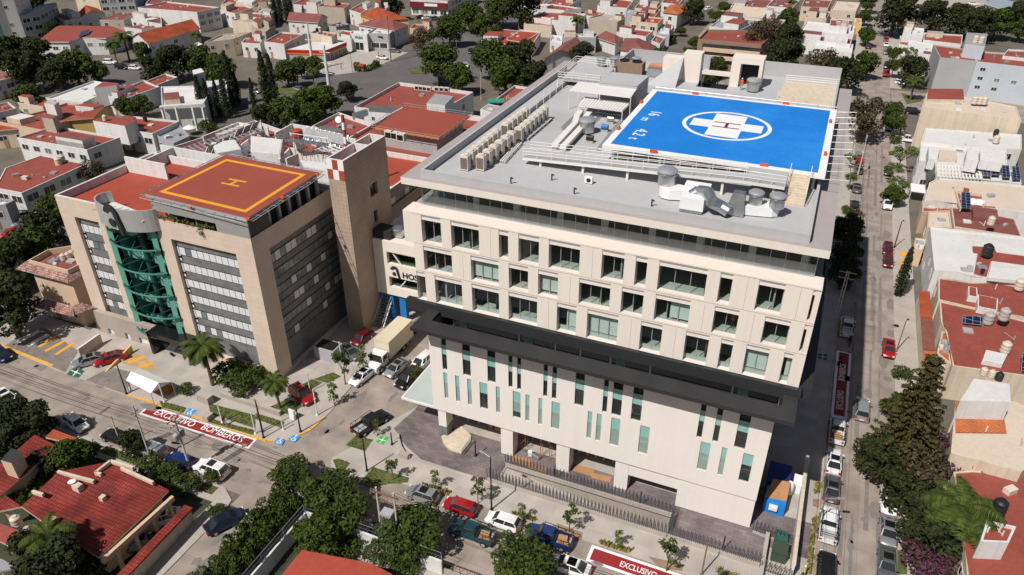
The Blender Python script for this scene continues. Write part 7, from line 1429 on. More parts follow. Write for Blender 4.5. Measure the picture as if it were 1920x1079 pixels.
# bottom row and side street
for a in (('dark clipped ficus tree on the street corner left of the H frame transformer poles','ficus',*T(13,260,300),2.3),
 ('broad green ficus tree just left of the H frame transformer poles','ficus',*T(13,560,440),3.0),('broad green ficus tree below its twin, against the wire fence by the transformer','ficus',*T(13,640,600),3.0),('round green ficus tree right of the transformer beside the teal pickup','ficus',*T(13,1170,740),3.3),('bright green ficus tree at the bottom edge below the dark blue pickup','ficus',*T(23,90,960),3.2),
 ('olive round shrub tree among the red roofs at lower left','mid',*T(3,510,190),2.0),('dark palm in the bottom left corner against the red roof','palm',*T(3,400,860),6.5),('dark tree at the bottom edge below the lower left red roof','round',*T(3,420,1010),2.8),
 ('dense garden tree behind the white wall at the bottom','mid',*T(13,450,780),2.2),('small yellow green palm in the garden behind the white wall','palm',*T(13,590,760),3.4),('spiky dark shrub in the garden behind the white wall, middle','bush',*T(13,930,920),1.9),('rounded shrub in the garden behind the white wall, right of the spiky one','bush',*T(13,1050,990),1.5),('low shrub in the garden behind the white wall, rightmost','bush',*T(13,1150,1030),1.3),('dark shrub against the red roof behind the white wall','bush',*T(13,700,880),1.7),
 ('small round clipped tree on the side street corner beside the dark blue sedan','ficus',*T(3,1625,590),1.0),('small round clipped tree beside the white SUV with a sunroof','ficus',*T(3,1600,315),1.1),('dark small tree between the black car and the silver SUV','round',*T(3,980,90),1.5),('dark hedge clump between the two lower left red roofs','bush',*T(3,280,340),2.2),('second dark hedge clump between the two lower left red roofs, nearer','bush',*T(3,150,460),2.4),
 ('big dark tree at the left edge beside the tiled house','round',*T(2,50,130),4.2)): tree(*a)
for k in range(7):
    p=Vector((-46.4,44.4-k*2.6,2.6)); v=p-Vector((0,0,HC)); tree(ORD[k]+' dark clipped ficus from the corner in the dense side street hedge row','ficus',960+FPX*v.dot(RT)/v.dot(FW),539.5-FPX*v.dot(UP)/v.dot(FW),2.0,2.6,1.15,'ficus hedge row along the side street')
for a in (('dark shrub under the long cream ridge of the lower left house','bush',*T(3,640,180),2.0),('dark shrub behind the iron arches along the lower left pavement','bush',*T(3,1120,260),1.8),('dark shrub in the middle of the lower left verge','bush',*T(3,1260,330),1.7),('dark shrub near the street corner of the lower left garden','bush',*T(3,1400,400),1.8),('dark tree in the garden between the two lower left red roofs','round',*T(3,330,250),1.8),('leafy tree behind the red outbuilding in the bottom left corner','round',*T(3,250,900),2.2),('dark shrub at the bottom edge beside the red tile topped wall','bush',*T(3,640,1040),2.2),('dark hedge tree left of the lower left chimney box','round',*T(3,30,60),2.2),('dark leafy tree above the lower left orange canopy','round',*T(2,260,1010),2.4),('dark leafy tree at the left edge above the lower left roofs','round',*T(2,60,1000),2.6)): tree(*a)
# left of the clinic
for a in (('dark tree crowding the left side of the clinic, nearest the tiled house','round',*T(1,330,640),3.2),('dark tree behind the tiled house at the left edge','round',*T(1,110,850),3.4),('olive dark tree below the grey houses at the left edge','mid',*T(1,230,760),3.2),('dark tree against the clinic wall below the long red roof','mid',*T(1,400,480),2.6),('brownish tree beside the white parapet of the clinic','brown',*T(1,700,215),2.6),('dark tree in the lower left street behind the parked red car','round',*T(1,60,960),3.0)): tree(*a)
# clinic front
for a in (('tall shaggy palm in front of the clinic entrance','palm',*T(2,1540,520),7.2),('shorter palm on the clinic lawn near the red SUV','palm',*T(12,150,760),4.8),('dark shrub beside the tall shaggy palm','bush',*T(2,1710,650),2.6),('dark shrub right of the palm against the clinic granite','bush',*T(2,1830,690),2.4),('round dark shrub at the foot of the clinic corner','bush',*T(12,-40,660),2.2),('green shrub at the clinic corner lawn','bush',*T(12,60,700),1.8),
 ('thin leafy sapling on the clinic pavement by the white sedan','sapling',*T(12,650,590),5.0),('bright slim sapling beside the box truck','slim',*T(12,790,480),4.6),('slim conical sapling in a square pit near the red SUV','slim',*T(12,565,740),4.4),('sapling in front of the black car by the white steel canopy','sapling',*T(12,1200,660),3.4),('sapling beside the black pickup at the entrance lawn','slim',*T(12,900,1020),2.8),
 ('leafy sapling on the entrance lawn left of the silver hatchback','sapling',*T(13,1020,275),3.0),('feathery sapling behind the silver hatchback','slim',*T(13,1340,320),3.2),('round sapling above the red hatchback','sapling',*T(13,1660,440),3.4),('slim sapling in the yellow bed left of the dark blue pickup','slim',*T(23,75,570),3.0),('leafy sapling above the dark blue pickup','sapling',*T(23,435,650),3.4),('slim sapling left of the bright red EXCLUSIVO box','slim',*T(23,800,770),2.9),('spreading sapling right of the bright red EXCLUSIVO box','sapling',*T(23,1175,920),4.0),('slim sapling at the bottom edge near the wooden pole','slim',*T(23,1560,1050),2.6),
 ('yellow hedge clump beside the white tent','bush',*T(2,1390,770),1.2),('clipped hedge along the clinic lawn','bush',*T(2,1800,780),1.5)): tree(*a)
# right street
for a in (('light green tree left of the right street near the pad corner','light',*T(31,625,115),1.7),('small palm left of the right street below the light green tree','palm',*T(31,620,270),3.6),('small shrub tree left of the right street above the pale sedan','bush',*T(31,600,510),1.5),('yellowish shrub left of the right street beside the roof edge','bush',*T(31,530,575),1.2),('brown thin tree over the pale car on the right street','brown',*T(31,650,575),1.8),('dark tree in the hospital shadow above the white sedan','round',*T(31,600,665),2.6),('dark tree in the hospital shadow below the white sedan','round',*T(31,590,850),2.3),('dark tree in the deepest hospital shadow on the right street','round',*T(31,560,980),2.2),
 ('light green spreading tree right of the right street by the white house','light',*T(31,1010,90),3.2),('lower light green tree right of the right street beside the black car','light',*T(31,930,200),2.2),('green tree right of the right street above the white van','light',*T(31,990,320),2.4),('dark round tree over the white van on the right street','mid',*T(31,940,385),1.9),('tall narrow leaning cypress right of the right street','cypress',*T(31,1025,960),9.5),('small round shrub on the right pavement','bush',*T(32,1000,645),1.5),
 ('yellow green tree left of the tall conifer on the right street','mid',*T(32,990,900),1.9),('tall dark conifer towering over the right street','conifer',*T(32,1085,1000),18.5,None,1.0),('dark tree overhanging the right street at the lower right','round',*T(33,850,200),2.5),('olive dark tree below the conifer at the lower right','round',*T(33,1010,430),2.3),('brown green tree at the foot of the conifer near the silver sedan','brown',*T(33,1130,260),3.0),('dark bougainvillea shrub beside the conifer','bougain',*T(33,1400,210),4.2),('bright palm in front of the lower right red roof','palm',*T(33,1440,590),7.4,6.2,1.5),('dark tangled tree under the bright palm','round',*T(33,1230,720),2.8),('bougainvillea shrub at the lower right pavement','bougain',*T(33,1190,940),3.0),('low red flowering shrub at the bottom right edge','bougain',*T(33,1240,1050),2.2)): tree(*a)
# behind the hospital and top right
for a in (('boxy clipped ficus by the cross street corner, upper part','ficus',*T(30,935,830),2.5,4.5),('larger boxy clipped ficus by the cross street corner, lower part','ficus',*T(30,945,915),2.9,4.2),('dark green feathery tree on the right street beside the helipad','brown',*T(30,720,880),4.6),('dark green street tree left of the right street crossing','mid',*T(30,730,480),3.6),('dark tree behind the rear right corner of the hospital','round',*T(30,560,560),4.4),('brown green tree behind the rear frame of the hospital','brown',*T(30,400,500),5.0),('large dark tree left behind the rear frame of the hospital','round',*T(30,130,420),5.0),('tall loose brown tree above the brown office building','brown',*T(20,1870,280),5.4),('dark shrubby tree in the notch between the two portals','round',*T(20,1480,560),3.8),('green tree in front of the brown banded office building','mid',*T(20,1540,500),2.8),
 ('columnar dark tree right of the right street crossing','ficus',*T(30,945,400),2.2,4.8),('columnar dark tree just below its twin at the crossing','ficus',*T(30,945,490),2.0,4.2),('dark tree on the corner by the grey blank wall','round',*T(30,1080,530),3.8),('shaggy palm on the corner by the grey blank wall','palm',*T(30,1095,640),6.5),('pale spiky tree left of the grey blank wall','light',*T(30,1045,400),2.8),('small yellow green shrub by the white pickup on the right street','bush',*T(30,950,1055),1.6),
 ('huge dark tree at the top right of the right street','round',*T(30,960,90),6.6),('dark tree beside the car park at the top right','round',*T(30,1240,120),5.2),('dark tree right of the car park at the top right, first','round',*T(30,1440,150),5.0),('dark tree right of the car park at the top right, second','round',*T(30,1580,180),5.0),('dark tree right of the car park at the top right, third','mid',*T(30,1720,170),4.6),('dark tree near the right edge at the top right','round',*T(30,1880,120),4.6),('dark tree in the far upper right corner','mid',*T(30,1900,220),3.4),('small street tree at the top of the right street, left side','mid',*T(30,730,130),2.6),('small street tree at the top of the right street, by the houses','mid',*T(30,740,270),2.8),('street tree at the very top of the right street','mid',*T(30,750,20),3.2),('green tree between the cream houses at the top','mid',*T(30,150,130),3.4),('palm between the cream houses at the top edge','palm',*T(30,180,40),6.0),('rust brown tree behind the white terrace house','brown',*T(30,30,230),4.0),('dark tree left of the white terrace house','round',*T(30,150,280),4.2)): tree(*a)
# median and avenue trees
for a in (('large round dark tree on the avenue behind the annexe, left','mid',*T(10,1370,460),5.2),('large round dark tree on the avenue behind the annexe, lower','mid',*T(10,1520,580),3.8),('large dark tree on the avenue median, centre','mid',*T(10,1770,440),5.4),('large dark tree beside the hospital rear left corner','mid',*T(10,1870,560),4.6),('dark tree by the hospital rear left corner, inner','round',*T(20,60,450),5.2),('dark tree touching the hospital rear left corner','round',*T(20,180,560),3.6),('dark green tree behind the hospital rear parapet','round',*T(20,530,410),3.4),('brown green tree over the avenue near the white car','brown',*T(10,1240,300),4.0),('dark tree over the avenue median further up, first','mid',*T(10,1450,220),4.6),('dark tree over the avenue median further up, second','mid',*T(10,1600,120),4.8),('dark tree over the avenue median further up, third','mid',*T(10,1720,200),4.4),('dark tree over the avenue median at the top edge','mid',*T(10,1820,70),5.2),('big dark tree at the top edge left of the white house row','round',*T(20,60,60),6.4),('dark tree in front of the burgundy shop row','round',*T(10,1010,55),4.0),('palm in front of the burgundy shop row','palm',*T(10,1350,30),6.0),('palm in front of the long white house row','palm',*T(20,490,180),7.0),
 ('small street tree on the back street by the car port house','ficus',*T(20,1185,290),2.0),('small clipped street tree further up the back street','ficus',*T(20,1265,230),2.2),('round street tree on the back street near the office building','ficus',*T(20,1320,375),1.7),('bright hedge tree at the top of the back street, upper','ficus',*T(20,1600,50),3.2),('bright hedge tree at the top of the back street, lower','ficus',*T(20,1530,115),3.2),('tall dark tree at the top of the back street','round',*T(20,1370,85),4.0),('shrub tree between the office building and the back street','mid',*T(20,1370,320),2.0),('green shrub by the car port house','bush',*T(20,1100,390),2.2),
 ('tree on the avenue island left of the white mast','mid',*T(10,230,545),3.4),('tree on the avenue island behind the cypress pair','mid',*T(10,330,500),2.8),('small palm on the avenue island by the white mast','palm',*T(10,425,560),5.0),('tree by the white mast foot on the avenue island','mid',*T(10,440,490),2.6),('round dark tree by the avenue below the island','round',*T(10,680,680),2.4),('dense tree mass behind the clinic roofs, right','mid',*T(10,510,760),3.8),('dense tree mass behind the clinic roofs, middle','mid',*T(10,370,780),3.8),('dense tree mass behind the clinic roofs, left','mid',*T(10,220,840),3.6),('low dense tree behind the clinic roofs, front','mid',*T(10,400,860),2.8),('dark tree behind the clinic roofs at far left','round',*T(10,60,880),3.0),
 ('tall cypress of the pair on the avenue, left','cypress',*T(10,58,590),16),('tall cypress of the pair on the avenue, right','cypress',*T(10,115,600),15),('cypress in the top group of four, first from left','cypress',*T(10,130,40),14),('cypress in the top group of four, second from left','cypress',*T(10,172,40),14),('cypress in the top group of four, third from left','cypress',*T(10,222,50),14),('cypress in the top group of four, last','cypress',*T(10,255,40),13)): tree(*a)
for a in (('slim cypress left of the modern white house tower','cypress',*T(0,1495,730),12.5),('slim cypress right of the modern white house tower, first','cypress',*T(0,1550,740),11.5),('slim cypress right of the modern white house tower, second','cypress',*T(0,1625,740),10.5),('tall slim cypress right of the modern white house tower, third','cypress',*T(0,1680,720),12.5),('tallest slim cypress beside the modern white house','cypress',*T(0,1710,590),16),('slim cypress at the right of the modern white house group','cypress',*T(0,1770,660),9.5),('thin cypress behind the modern white house, left','cypress',*T(0,1390,440),9),('thin cypress behind the modern white house, right','cypress',*T(0,1450,430),8),('cypress at the far right of the modern white house garden','cypress',*T(0,1888,700),9),
 ('wide dark tree at the left below the apartment tower','round',*T(0,90,430),5.6),('dark tree mass below the apartment wing','round',*T(0,260,430),5.0),('dark tree mass between the apartment wing and the road','round',*T(0,170,520),5.0),('dark round tree in front of the red metal roofed house','mid',*T(0,560,500),4.6),('dark tree left of the road bend','round',*T(0,430,560),4.0),('smaller green tree on the road bend','mid',*T(0,730,540),3.0),('dark tree right of the road bend, first','round',*T(0,1140,530),3.6),('dark tree right of the road bend, second','round',*T(0,1300,460),4.4),('dark tree behind the slim cypresses, left','mid',*T(0,1500,450),4.2),('dark tree behind the slim cypresses, right','mid',*T(0,1640,520),4.4),('palm in front of the long brown roof','palm',*T(0,935,320),9),('shorter palm left of its neighbour by the long brown roof','palm',*T(0,850,370),7),('green tree by the low wall under the long brown roof','mid',*T(0,1060,380),2.6),('round tree in front of the flat white cluster at the left','mid',*T(0,210,730),3.4),('yellow green bushy tree between the red terraces','mid',*T(0,930,800),2.4),('yellow green bushy tree between the red terraces, right of its twin','mid',*T(0,1050,790),2.6),('palm at the right end of the long brown roof','palm',*T(0,1475,290),5.5),('shrubs in the modern white house garden','bush',*T(0,1560,960),2.6),('small dark tree behind the grey stepped block','round',*T(0,400,230),3.0),('dark tree at the top edge left of the cream block','round',*T(0,230,20),5)): tree(*a)
t=thing('ledge_planting','trailing green plants on the clinic ledge under the louvres','plants',(-78,64.3,22.5)); mb=MB()
for k in range(12): c=GY(*c3(1215+k*52,315+k*9),64.5); leafball(mb,(c.x,64.35+rt.uniform(-.1,.3),22.75),.42,50,.12,.7,.2)
c=GY(*c3(1650,430),64.0); leafball(mb,(c.x,64.0,c.z),.5,60,.12,1.2,.2); leafball(mb,(c.x+.1,63.98,c.z-.55),.35,40,.12,1.2,.2); mb.build('foliage',LB,t)
# ---------------------------------------------------------------- vehicles
def paint(name,c,metal=.3): return mat('paint_'+name,c,.28,.03,.5,2,metal=metal,spec=.6)
PW=paint('white',(.74,.74,.73),0); PS=paint('silver',(.40,.41,.42),.55); PG=paint('grey',(.17,.175,.18),.5); PK=paint('black',(.012,.012,.014),.1); PR=paint('red',(.36,.012,.018),.15); PM=paint('maroon',(.13,.008,.014),.2); PB=paint('blue',(.010,.035,.16),.3); PDB=paint('dark_blue',(.012,.022,.055),.3); PT=paint('teal',(.012,.075,.095),.3); PCR=paint('cream',(.62,.55,.40),0)
def loft(mb,st,m=0):   # st: (x, half width, z bottom, z top, top half width)
    rings=[]
    for x,hw,zb,zt,tw in st:
        i=len(mb.v); zs=zt-(zt-zb)*.28
        mb.v+=[(x,-hw*.9,zb),(x,-hw,zb+.12),(x,-hw,zs),(x,-tw,zt),(x,tw,zt),(x,hw,zs),(x,hw,zb+.12),(x,hw*.9,zb)]; rings.append(i)
    for a,b in zip(rings,rings[1:]):
        for k in range(8): mb.f.append((a+k,a+(k+1)%8,b+(k+1)%8,b+k)); mb.m.append(m)
    mb.f.append(tuple(rings[0]+k for k in range(7,-1,-1))); mb.m.append(m); mb.f.append(tuple(rings[-1]+k for k in range(8))); mb.m.append(m)
CARS={'sedan':dict(L=4.6,W=1.78,hood=.95,belt=.93,top=1.44,cab=(-1.75,-1.0,.55,1.25),tail=.98),'hatch':dict(L=4.0,W=1.72,hood=.95,belt=.95,top=1.50,cab=(-1.9,-1.55,.5,1.15),tail=1.0),'suv':dict(L=4.6,W=1.86,hood=1.08,belt=1.1,top=1.72,cab=(-2.2,-1.85,.55,1.2),tail=1.1),'pickup':dict(L=5.3,W=1.88,hood=1.1,belt=1.12,top=1.76,cab=(-.75,-.55,.75,1.35),tail=1.1)}
def car_proto(kind):
    d=CARS[kind]; L,W=d['L']/2,d['W']/2; r=thing('car','x','car'); hd,bt,tp,tl=d['hood'],d['belt'],d['top'],d['tail']; c0,c1,c2_,c3_=d['cab']
    mb=MB()
    if kind!='pickup': st=[(-L,W*.80,.42,tl*.72,W*.7),(-L+.12,W*.93,.32,tl*.96,W*.82),(c0,W*.98,.25,tl,W*.86),(0,W,.24,bt,W*.9),(c3_,W,.25,bt,W*.88),(L-.6,W*.97,.27,hd*.93,W*.82),(L-.15,W*.9,.3,hd*.8,W*.74),(L,W*.74,.42,hd*.62,W*.62)]
    else: st=[(c0-.02,W*.98,.4,bt,W*.92),(0,W,.38,bt,W*.92),(c3_,W,.38,bt,W*.9),(L-.6,W*.98,.38,hd,W*.84),(L-.15,W*.94,.4,hd*.9,W*.8),(L,W*.82,.5,hd*.75,W*.72)]
    loft(mb,st)
    if kind=='pickup':
        x0,x1=-L,c0-.05; mb.box(x0,-W*.97,.42,x1,W*.97,.66,0); mb.box(x0,-W*.98,.66,x1,-W*.88,tl,0); mb.box(x0,W*.88,.66,x1,W*.98,tl,0); mb.box(x0,-W*.88,.66,x0+.08,W*.88,tl,0); mb.box(x1-.08,-W*.88,.66,x1,W*.88,tl,0)
    b=mb.build('body',[PW],r,35,True); b['paintslot']=1
    if kind=='pickup': mb=MB(); mb.box(-L+.08,-W*.88,.662,c0-.13,W*.88,.70); mb.build('bed_floor',GREYW,r,local=True)
    wr=W*.72; g=MB(); B=[(c0,-W*.88,tl if kind!='pickup' else bt),(c3_,-W*.86,bt-.01),(c3_,W*.86,bt-.01),(c0,W*.88,tl if kind!='pickup' else bt)]; Tp=[(c1,-wr,tp-.05),(c2_,-wr*.97,tp-.05),(c2_,wr*.97,tp-.05),(c1,wr,tp-.05)]
    g.face([B[1],B[2],Tp[2],Tp[1]]); g.face([B[3],B[0],Tp[0],Tp[3]]); g.face([B[0],B[1],Tp[1],Tp[0]]); g.face([B[2],B[3],Tp[3],Tp[2]]); g.build('windows',DKGLASS,r,local=True)
    mb=MB(); R0=[(c1-.03,-wr,tp-.06),(c2_+.03,-wr*.97,tp-.06),(c2_+.03,wr*.97,tp-.06),(c1-.03,wr,tp-.06)]; i=len(mb.v); mb.v+=R0+[(x*.93+.0,y*.9,tp+.015) for x,y,z in R0]
    for f in((0,1,5,4),(1,2,6,5),(2,3,7,6),(3,0,4,7),(4,5,6,7),(3,2,1,0)): mb.f.append(f); mb.m.append(0)
    for k in range(4): mb.bar(B[k],Tp[k],.09,.07)
    for sg in(-1,1):
        for f in ((.36,.68) if kind in('suv',) else (.5,)): p=Vector(B[0]).lerp(Vector(B[1]),f); q=Vector(Tp[0]).lerp(Vector(Tp[1]),f); mb.bar((p.x,sg*abs(p.y)*1.005,p.z),(q.x,sg*abs(q.y)*1.01,q.z),.08,.04)
    o=mb.build('roof',[PW],r,40,True); o['paintslot']=1
    for sx in(-1,1):
        for sy_ in(-1,1):
            rad=.33 if kind in('sedan','hatch') else .38; cx=L-.85 if sx>0 else -L+.85; cy_=sy_*(W-.09); mb=MB(); mb.tube((cx,cy_-.11,rad),(cx,cy_+.11,rad),rad,n=16); w_=mb.build('wheel',TYRE,r,40,True); mb=MB(); mb.tube((cx,cy_+sy_*.10,rad),(cx,cy_+sy_*.122,rad),rad*.62,n=12); mb.build('rim',ALU,w_,local=True)
    for sy_ in(-1,1):
        mb=MB(); mb.box(L-.24,sy_*W*.50,hd*.62,L-.05,sy_*W*.86,hd*.80); mb.build('headlight',LAMPW,r,local=True)
        mb=MB(); mb.box(-L-.01,sy_*W*.62,tl*.66,-L+.2,sy_*W*.94,tl*.9); mb.build('taillight',LAMPR,r,local=True)
        mb=MB(); mb.box(c3_-.35,sy_*W*.92,bt,c3_-.2,sy_*(W+.17),bt+.14); o=mb.build('mirror',[PW],r,local=True); o['paintslot']=1
    mb=MB(); mb.box(L-.06,-W*.45,.45,L+.012,W*.45,hd*.62); mb.build('grille',BLACK,r,local=True)
    mb=MB(); mb.box(-L-.02,-.26,.5,-L+.02,.26,.64); mb.build('number_plate',WPAINT,r,local=True)
    return r
CP={}
NAMES={'sedan':'sedan','hatch':'hatchback','suv':'suv','pickup':'pickup_truck'}
def car(label,kind,px,py,ang,pt,z=.6,group=None,extra=None,gz=0.016):
    if kind not in CP: CP[kind]=car_proto(kind)
    c=G(px,py,z); o=place(CP[kind],label,'pickup' if kind=='pickup' else 'car',(c.x,c.y,gz),R(ang),group,None,pt); o.name=NAMES[kind]
    if extra=='sunroof': e=MB(); tp=CARS[kind]['top']; e.box(-.75,-.5,tp+.016,.2,.5,tp+.024); e.build('sunroof',BLACKG,o,local=True)
    if extra=='rails':
        e=MB(); tp=CARS[kind]['top']
        for s_ in(-.55,.55): e.bar((-1.6,s_,tp+.06),(.3,s_,tp+.06),.05,.06)
        for x in(-1.4,-.7,0): e.bar((x,-.55,tp+.1),(x,.55,tp+.1),.05,.04)
        e.build('roof_rack',ALU,o,local=True)
    if extra=='cage':
        e=MB()
        for s_ in(-.82,.82):
            for z_ in(1.15,1.75): e.tube((-2.55,s_,z_),(-.8,s_,z_),.035,n=5)
            for x in(-2.55,-1.7,-.8): e.tube((x,s_,1.05),(x,s_,1.75),.035,n=5)
            e.tube((-.8,s_,1.8),(.8,s_,1.85),.035,n=5)
        for x in(-2.5,-.8,.7): e.tube((x,-.82,1.8),(x,.82,1.8),.035,n=5)
        e.build('roll_cage',BLACK,o,local=True)
    if extra=='load': e=MB(); e.obox((-1.6,0),.2,1.0,.9,.71,1.15,0); e.obox((-2.1,.3),.6,.5,.4,.71,1.0,0); e.build('load',PLY,o,local=True)
    if extra=='slats': e=MB(); [e.box(-2.5+k*.22,-.8,1.08,-2.4+k*.22,.8,1.13) for k in range(8)]; e.build('bed_slats',STEELW,o,local=True)
    return o
U,Dn=90,-90
for a in (
 # right street, left lane from the bottom
 ('black car at the bottom edge of the right street, left lane','suv',*T(33,437,1030),U,PK),('white pickup with a black rack on the right street','pickup',*T(33,455,690),U,PW,.7,None,'cage'),('dark grey sedan with a black sunroof on the right street','sedan',*T(33,480,420),U,PG,.6,None,'sunroof'),('white sedan parked behind the loaded white pickup on the right street','sedan',*T(33,495,220),U,PW),('white pickup with a brown load at the edge of the hospital shadow','pickup',*T(32,520,1060),U,PW,.7,None,'load'),('silver SUV with roof rails half out of the hospital shadow','suv',*T(32,705,905),U,PS,.7,None,'rails'),
 ('white pickup with slatted bed in the hospital shadow','pickup',*T(32,592,290),U,PW,.7,None,'slats'),('red sedan driving toward the camera on the right street','sedan',*T(32,905,455),Dn,PR),('maroon car in the row of two on the right street, upper','hatch',*T(31,898,790),Dn,PM),('maroon car in the row of two on the right street, lower','hatch',*T(31,900,880),Dn,PM),('white sedan in the hospital shadow between two dark trees','sedan',*T(31,640,755),Dn,PW),('pale silver sedan under a thin brown tree on the right street','sedan',*T(31,650,585),U,PS),('black sedan below the small palm on the right street','sedan',*T(31,648,460),U,PK),('dark grey sedan beside the small palm on the right street','sedan',*T(31,668,330),U,PG),('dark sedan behind the red one near the pad corner','sedan',*T(31,680,190),U,PG),('red hatchback behind the pale one near the pad corner','hatch',*T(31,684,135),U,PR),('pale hatchback at the front of the row near the pad corner','hatch',*T(31,682,90),U,PS),('black sedan opposite the pad corner on the right street','sedan',*T(31,902,205),Dn,PK),('white van like SUV under the dark round tree on the right street','suv',*T(31,897,450),Dn,PW,.7,None,'rails'),
 ('grey sedan by the dirt verge in the right lane, upper','sedan',*T(33,900,745),Dn,PS),('grey sedan in the right lane at the bottom, lower','sedan',*T(33,890,985),Dn,PG),('white sedan half under the overhanging tree at the lower right','sedan',*T(33,905,520),Dn,PW),
 ('white hatchback by the boxy ficus on the right street','hatch',*T(30,895,985),U,PW),('white pickup parked across the pavement by the white house','pickup',*T(30,1040,1045),0,PW,.7,None,'load'),('black pickup in the cross street junction','pickup',*T(30,820,765),U,PK),('red pickup waiting at the cross street junction','pickup',*T(30,885,555),Dn,PR),('black SUV behind the red pickup at the junction','suv',*T(30,890,497),Dn,PK),('silver sedan in the far right street, right lane','sedan',*T(30,885,390),Dn,PS),('white sedan in the far right street behind the red one','sedan',*T(30,885,335),Dn,PW),('red sedan in the far right street','sedan',*T(30,885,295),Dn,PR),('white sedan in the far right street ahead of the red one','sedan',*T(30,882,245),Dn,PW),('dark sedan in the far right street under the huge tree','sedan',*T(30,880,190),Dn,PG),('dark blue SUV in the far right street, left lane','suv',*T(30,752,348),U,PDB),('black sedan in the far right street beside the small tree','sedan',*T(30,760,262),U,PK),('white sedan near the top of the right street','sedan',*T(30,765,88),U,PW),('black sedan at the top of the right street','sedan',*T(30,770,45),U,PK),('black van under the corner tree by the beige building','suv',*T(30,1090,840),0,PK),('white hatchback at the junction corner under the tree','hatch',*T(30,1000,620),0,PW),('black sedan in the top right car park','sedan',*T(30,1335,22),U,PK),('white car left in the top right car park shade','sedan',*T(30,1540,30),0,PW),('silver car in front of the metal shed at the top right, left','sedan',*T(30,1655,75),30,PS),('white car in front of the metal shed at the top right, middle','sedan',*T(30,1710,70),30,PW),('white car in front of the metal shed at the top right, front','sedan',*T(30,1690,95),30,PW),
 # front street
 ('silver hatchback with a black roof panel on the front street','hatch',*T(13,1245,470),180,PS,.6,None,'sunroof'),('red hatchback parked on the front street','hatch',*T(13,1530,562),180,PR),('white hatchback parked between the red one and the dark blue pickup','hatch',*T(13,1850,670),180,PW),('dark blue double cab pickup on the front street','pickup',*T(23,275,785),180,PB,.7,None,'load'),('teal pickup with boxes in its bed on the front street','pickup',*T(13,1615,750),180,PT,.7,None,'load'),('white sedan with a black sunroof by the bottom ficus','sedan',*T(23,430,1005),180,PW,.6,None,'sunroof'),('dark blue car hidden under the ficus by the transformer','sedan',*T(13,950,760),180,PDB),('silver car hidden behind the wire fence under the ficus','sedan',*T(13,730,700),180,PS),
 ('white hatchback crossing the left street','hatch',*T(2,572,1015),-12,PW),('white sedan at the left edge of the street','sedan',*T(2,45,820),-14,PW),('dark purple car parked at the left edge kerb','hatch',*T(2,15,500),-15,PDB),('black sedan parked by the dark small tree on the left street','sedan',*T(3,880,40),180,PK),('silver SUV with roof rails on the left street','suv',*T(3,1130,135),180,PS,.7,None,'rails'),('bright blue sports car behind the utility pole','hatch',*T(3,1350,220),180,PB),('white SUV with a black sunroof on the left street corner','suv',*T(3,1585,275),180,PW,.7,None,'sunroof'),('dark blue sedan turning on the side street','sedan',*T(3,1690,670),62,PDB),('black pickup entering the lane beside the entrance lawn','pickup',*T(12,860,1015),72,PK),
 ('white sedan parked in the lane between clinic and hospital','sedan',*T(12,800,660),-98,PW),('silver sedan in the middle of the lane','sedan',*T(12,1055,600),-98,PS),('white SUV beside the hospital wall in the lane','suv',*T(12,1245,560),-98,PW),('black SUV behind the sapling by the white steel canopy','suv',*T(12,1140,680),-98,PK),('red SUV with a roof rack on the clinic pavement','suv',*T(12,345,800),-22,PR,.7,None,'rails'),('silver car in the clinic shade beside the bins','sedan',*T(12,700,480),-20,PG),('red car in the clinic shade behind the truck','hatch',*T(12,795,375),-95,PM),('silver sedan on the clinic forecourt by the boundary wall','sedan',*T(2,665,545),-125,PS),('red sedan on the clinic forecourt beside the ochre wedge','sedan',*T(2,825,530),-125,PR),
 ('white car in the lower left car port','sedan',*T(3,1200,650),-135,PW),('grey car in the lower left car port, nearer','sedan',*T(3,1040,840),-135,PG),
 # avenue and far streets
 ('white sedan on the store forecourt','sedan',*T(10,945,432),-8,PW),('dark hatchback by the grey bank','hatch',*T(10,1040,382),5,PG),('silver car on the avenue by the island','sedan',*T(10,325,668),-12,PS),('white car at the left end of the avenue island','hatch',*T(10,-10,685),0,PS),('black car in the avenue under the median trees','sedan',*T(10,1610,385),-60,PK),('white car under the median trees','sedan',*T(10,1570,490),-60,PW),('dark car in the shop row car park, left','sedan',*T(10,1235,130),60,PK),('white car in the shop row car park','sedan',*T(10,1280,135),60,PW),('dark car in the shop row car park, right','suv',*T(10,1340,142),60,PG),
 ('black van at the road bend by the palms','suv',*T(0,915,505),10,PK),('white car at the road bend by the palms','hatch',*T(0,1010,510),10,PW),('white van at the road bend','suv',*T(0,825,468),10,PW),('white car in the shaded street left of the clinic, upper','sedan',*T(1,180,535),-120,PW),('white car in the shaded street left of the clinic, lower','sedan',*T(1,180,590),-120,PS),('red car in the shaded street left of the clinic','hatch',*T(1,90,670),-120,PR),
 ('white hatchback on the back street at the top','hatch',*T(20,1473,65),60,PW),('white car parked at the kerb of the back street','sedan',*T(20,1400,455),60,PW),('white van parked on the back street near the orange roofs','suv',*T(20,1190,235),55,PW),('white car parked in the car port under the brown roof','sedan',*T(20,850,402),-60,PW),('white car on the avenue at the top left of the house row','hatch',*T(20,70,190),60,PW),
 ('black sedan in the yard beside the large white roof','sedan',*T(31,1210,1040),Dn,PK)): car(*a)
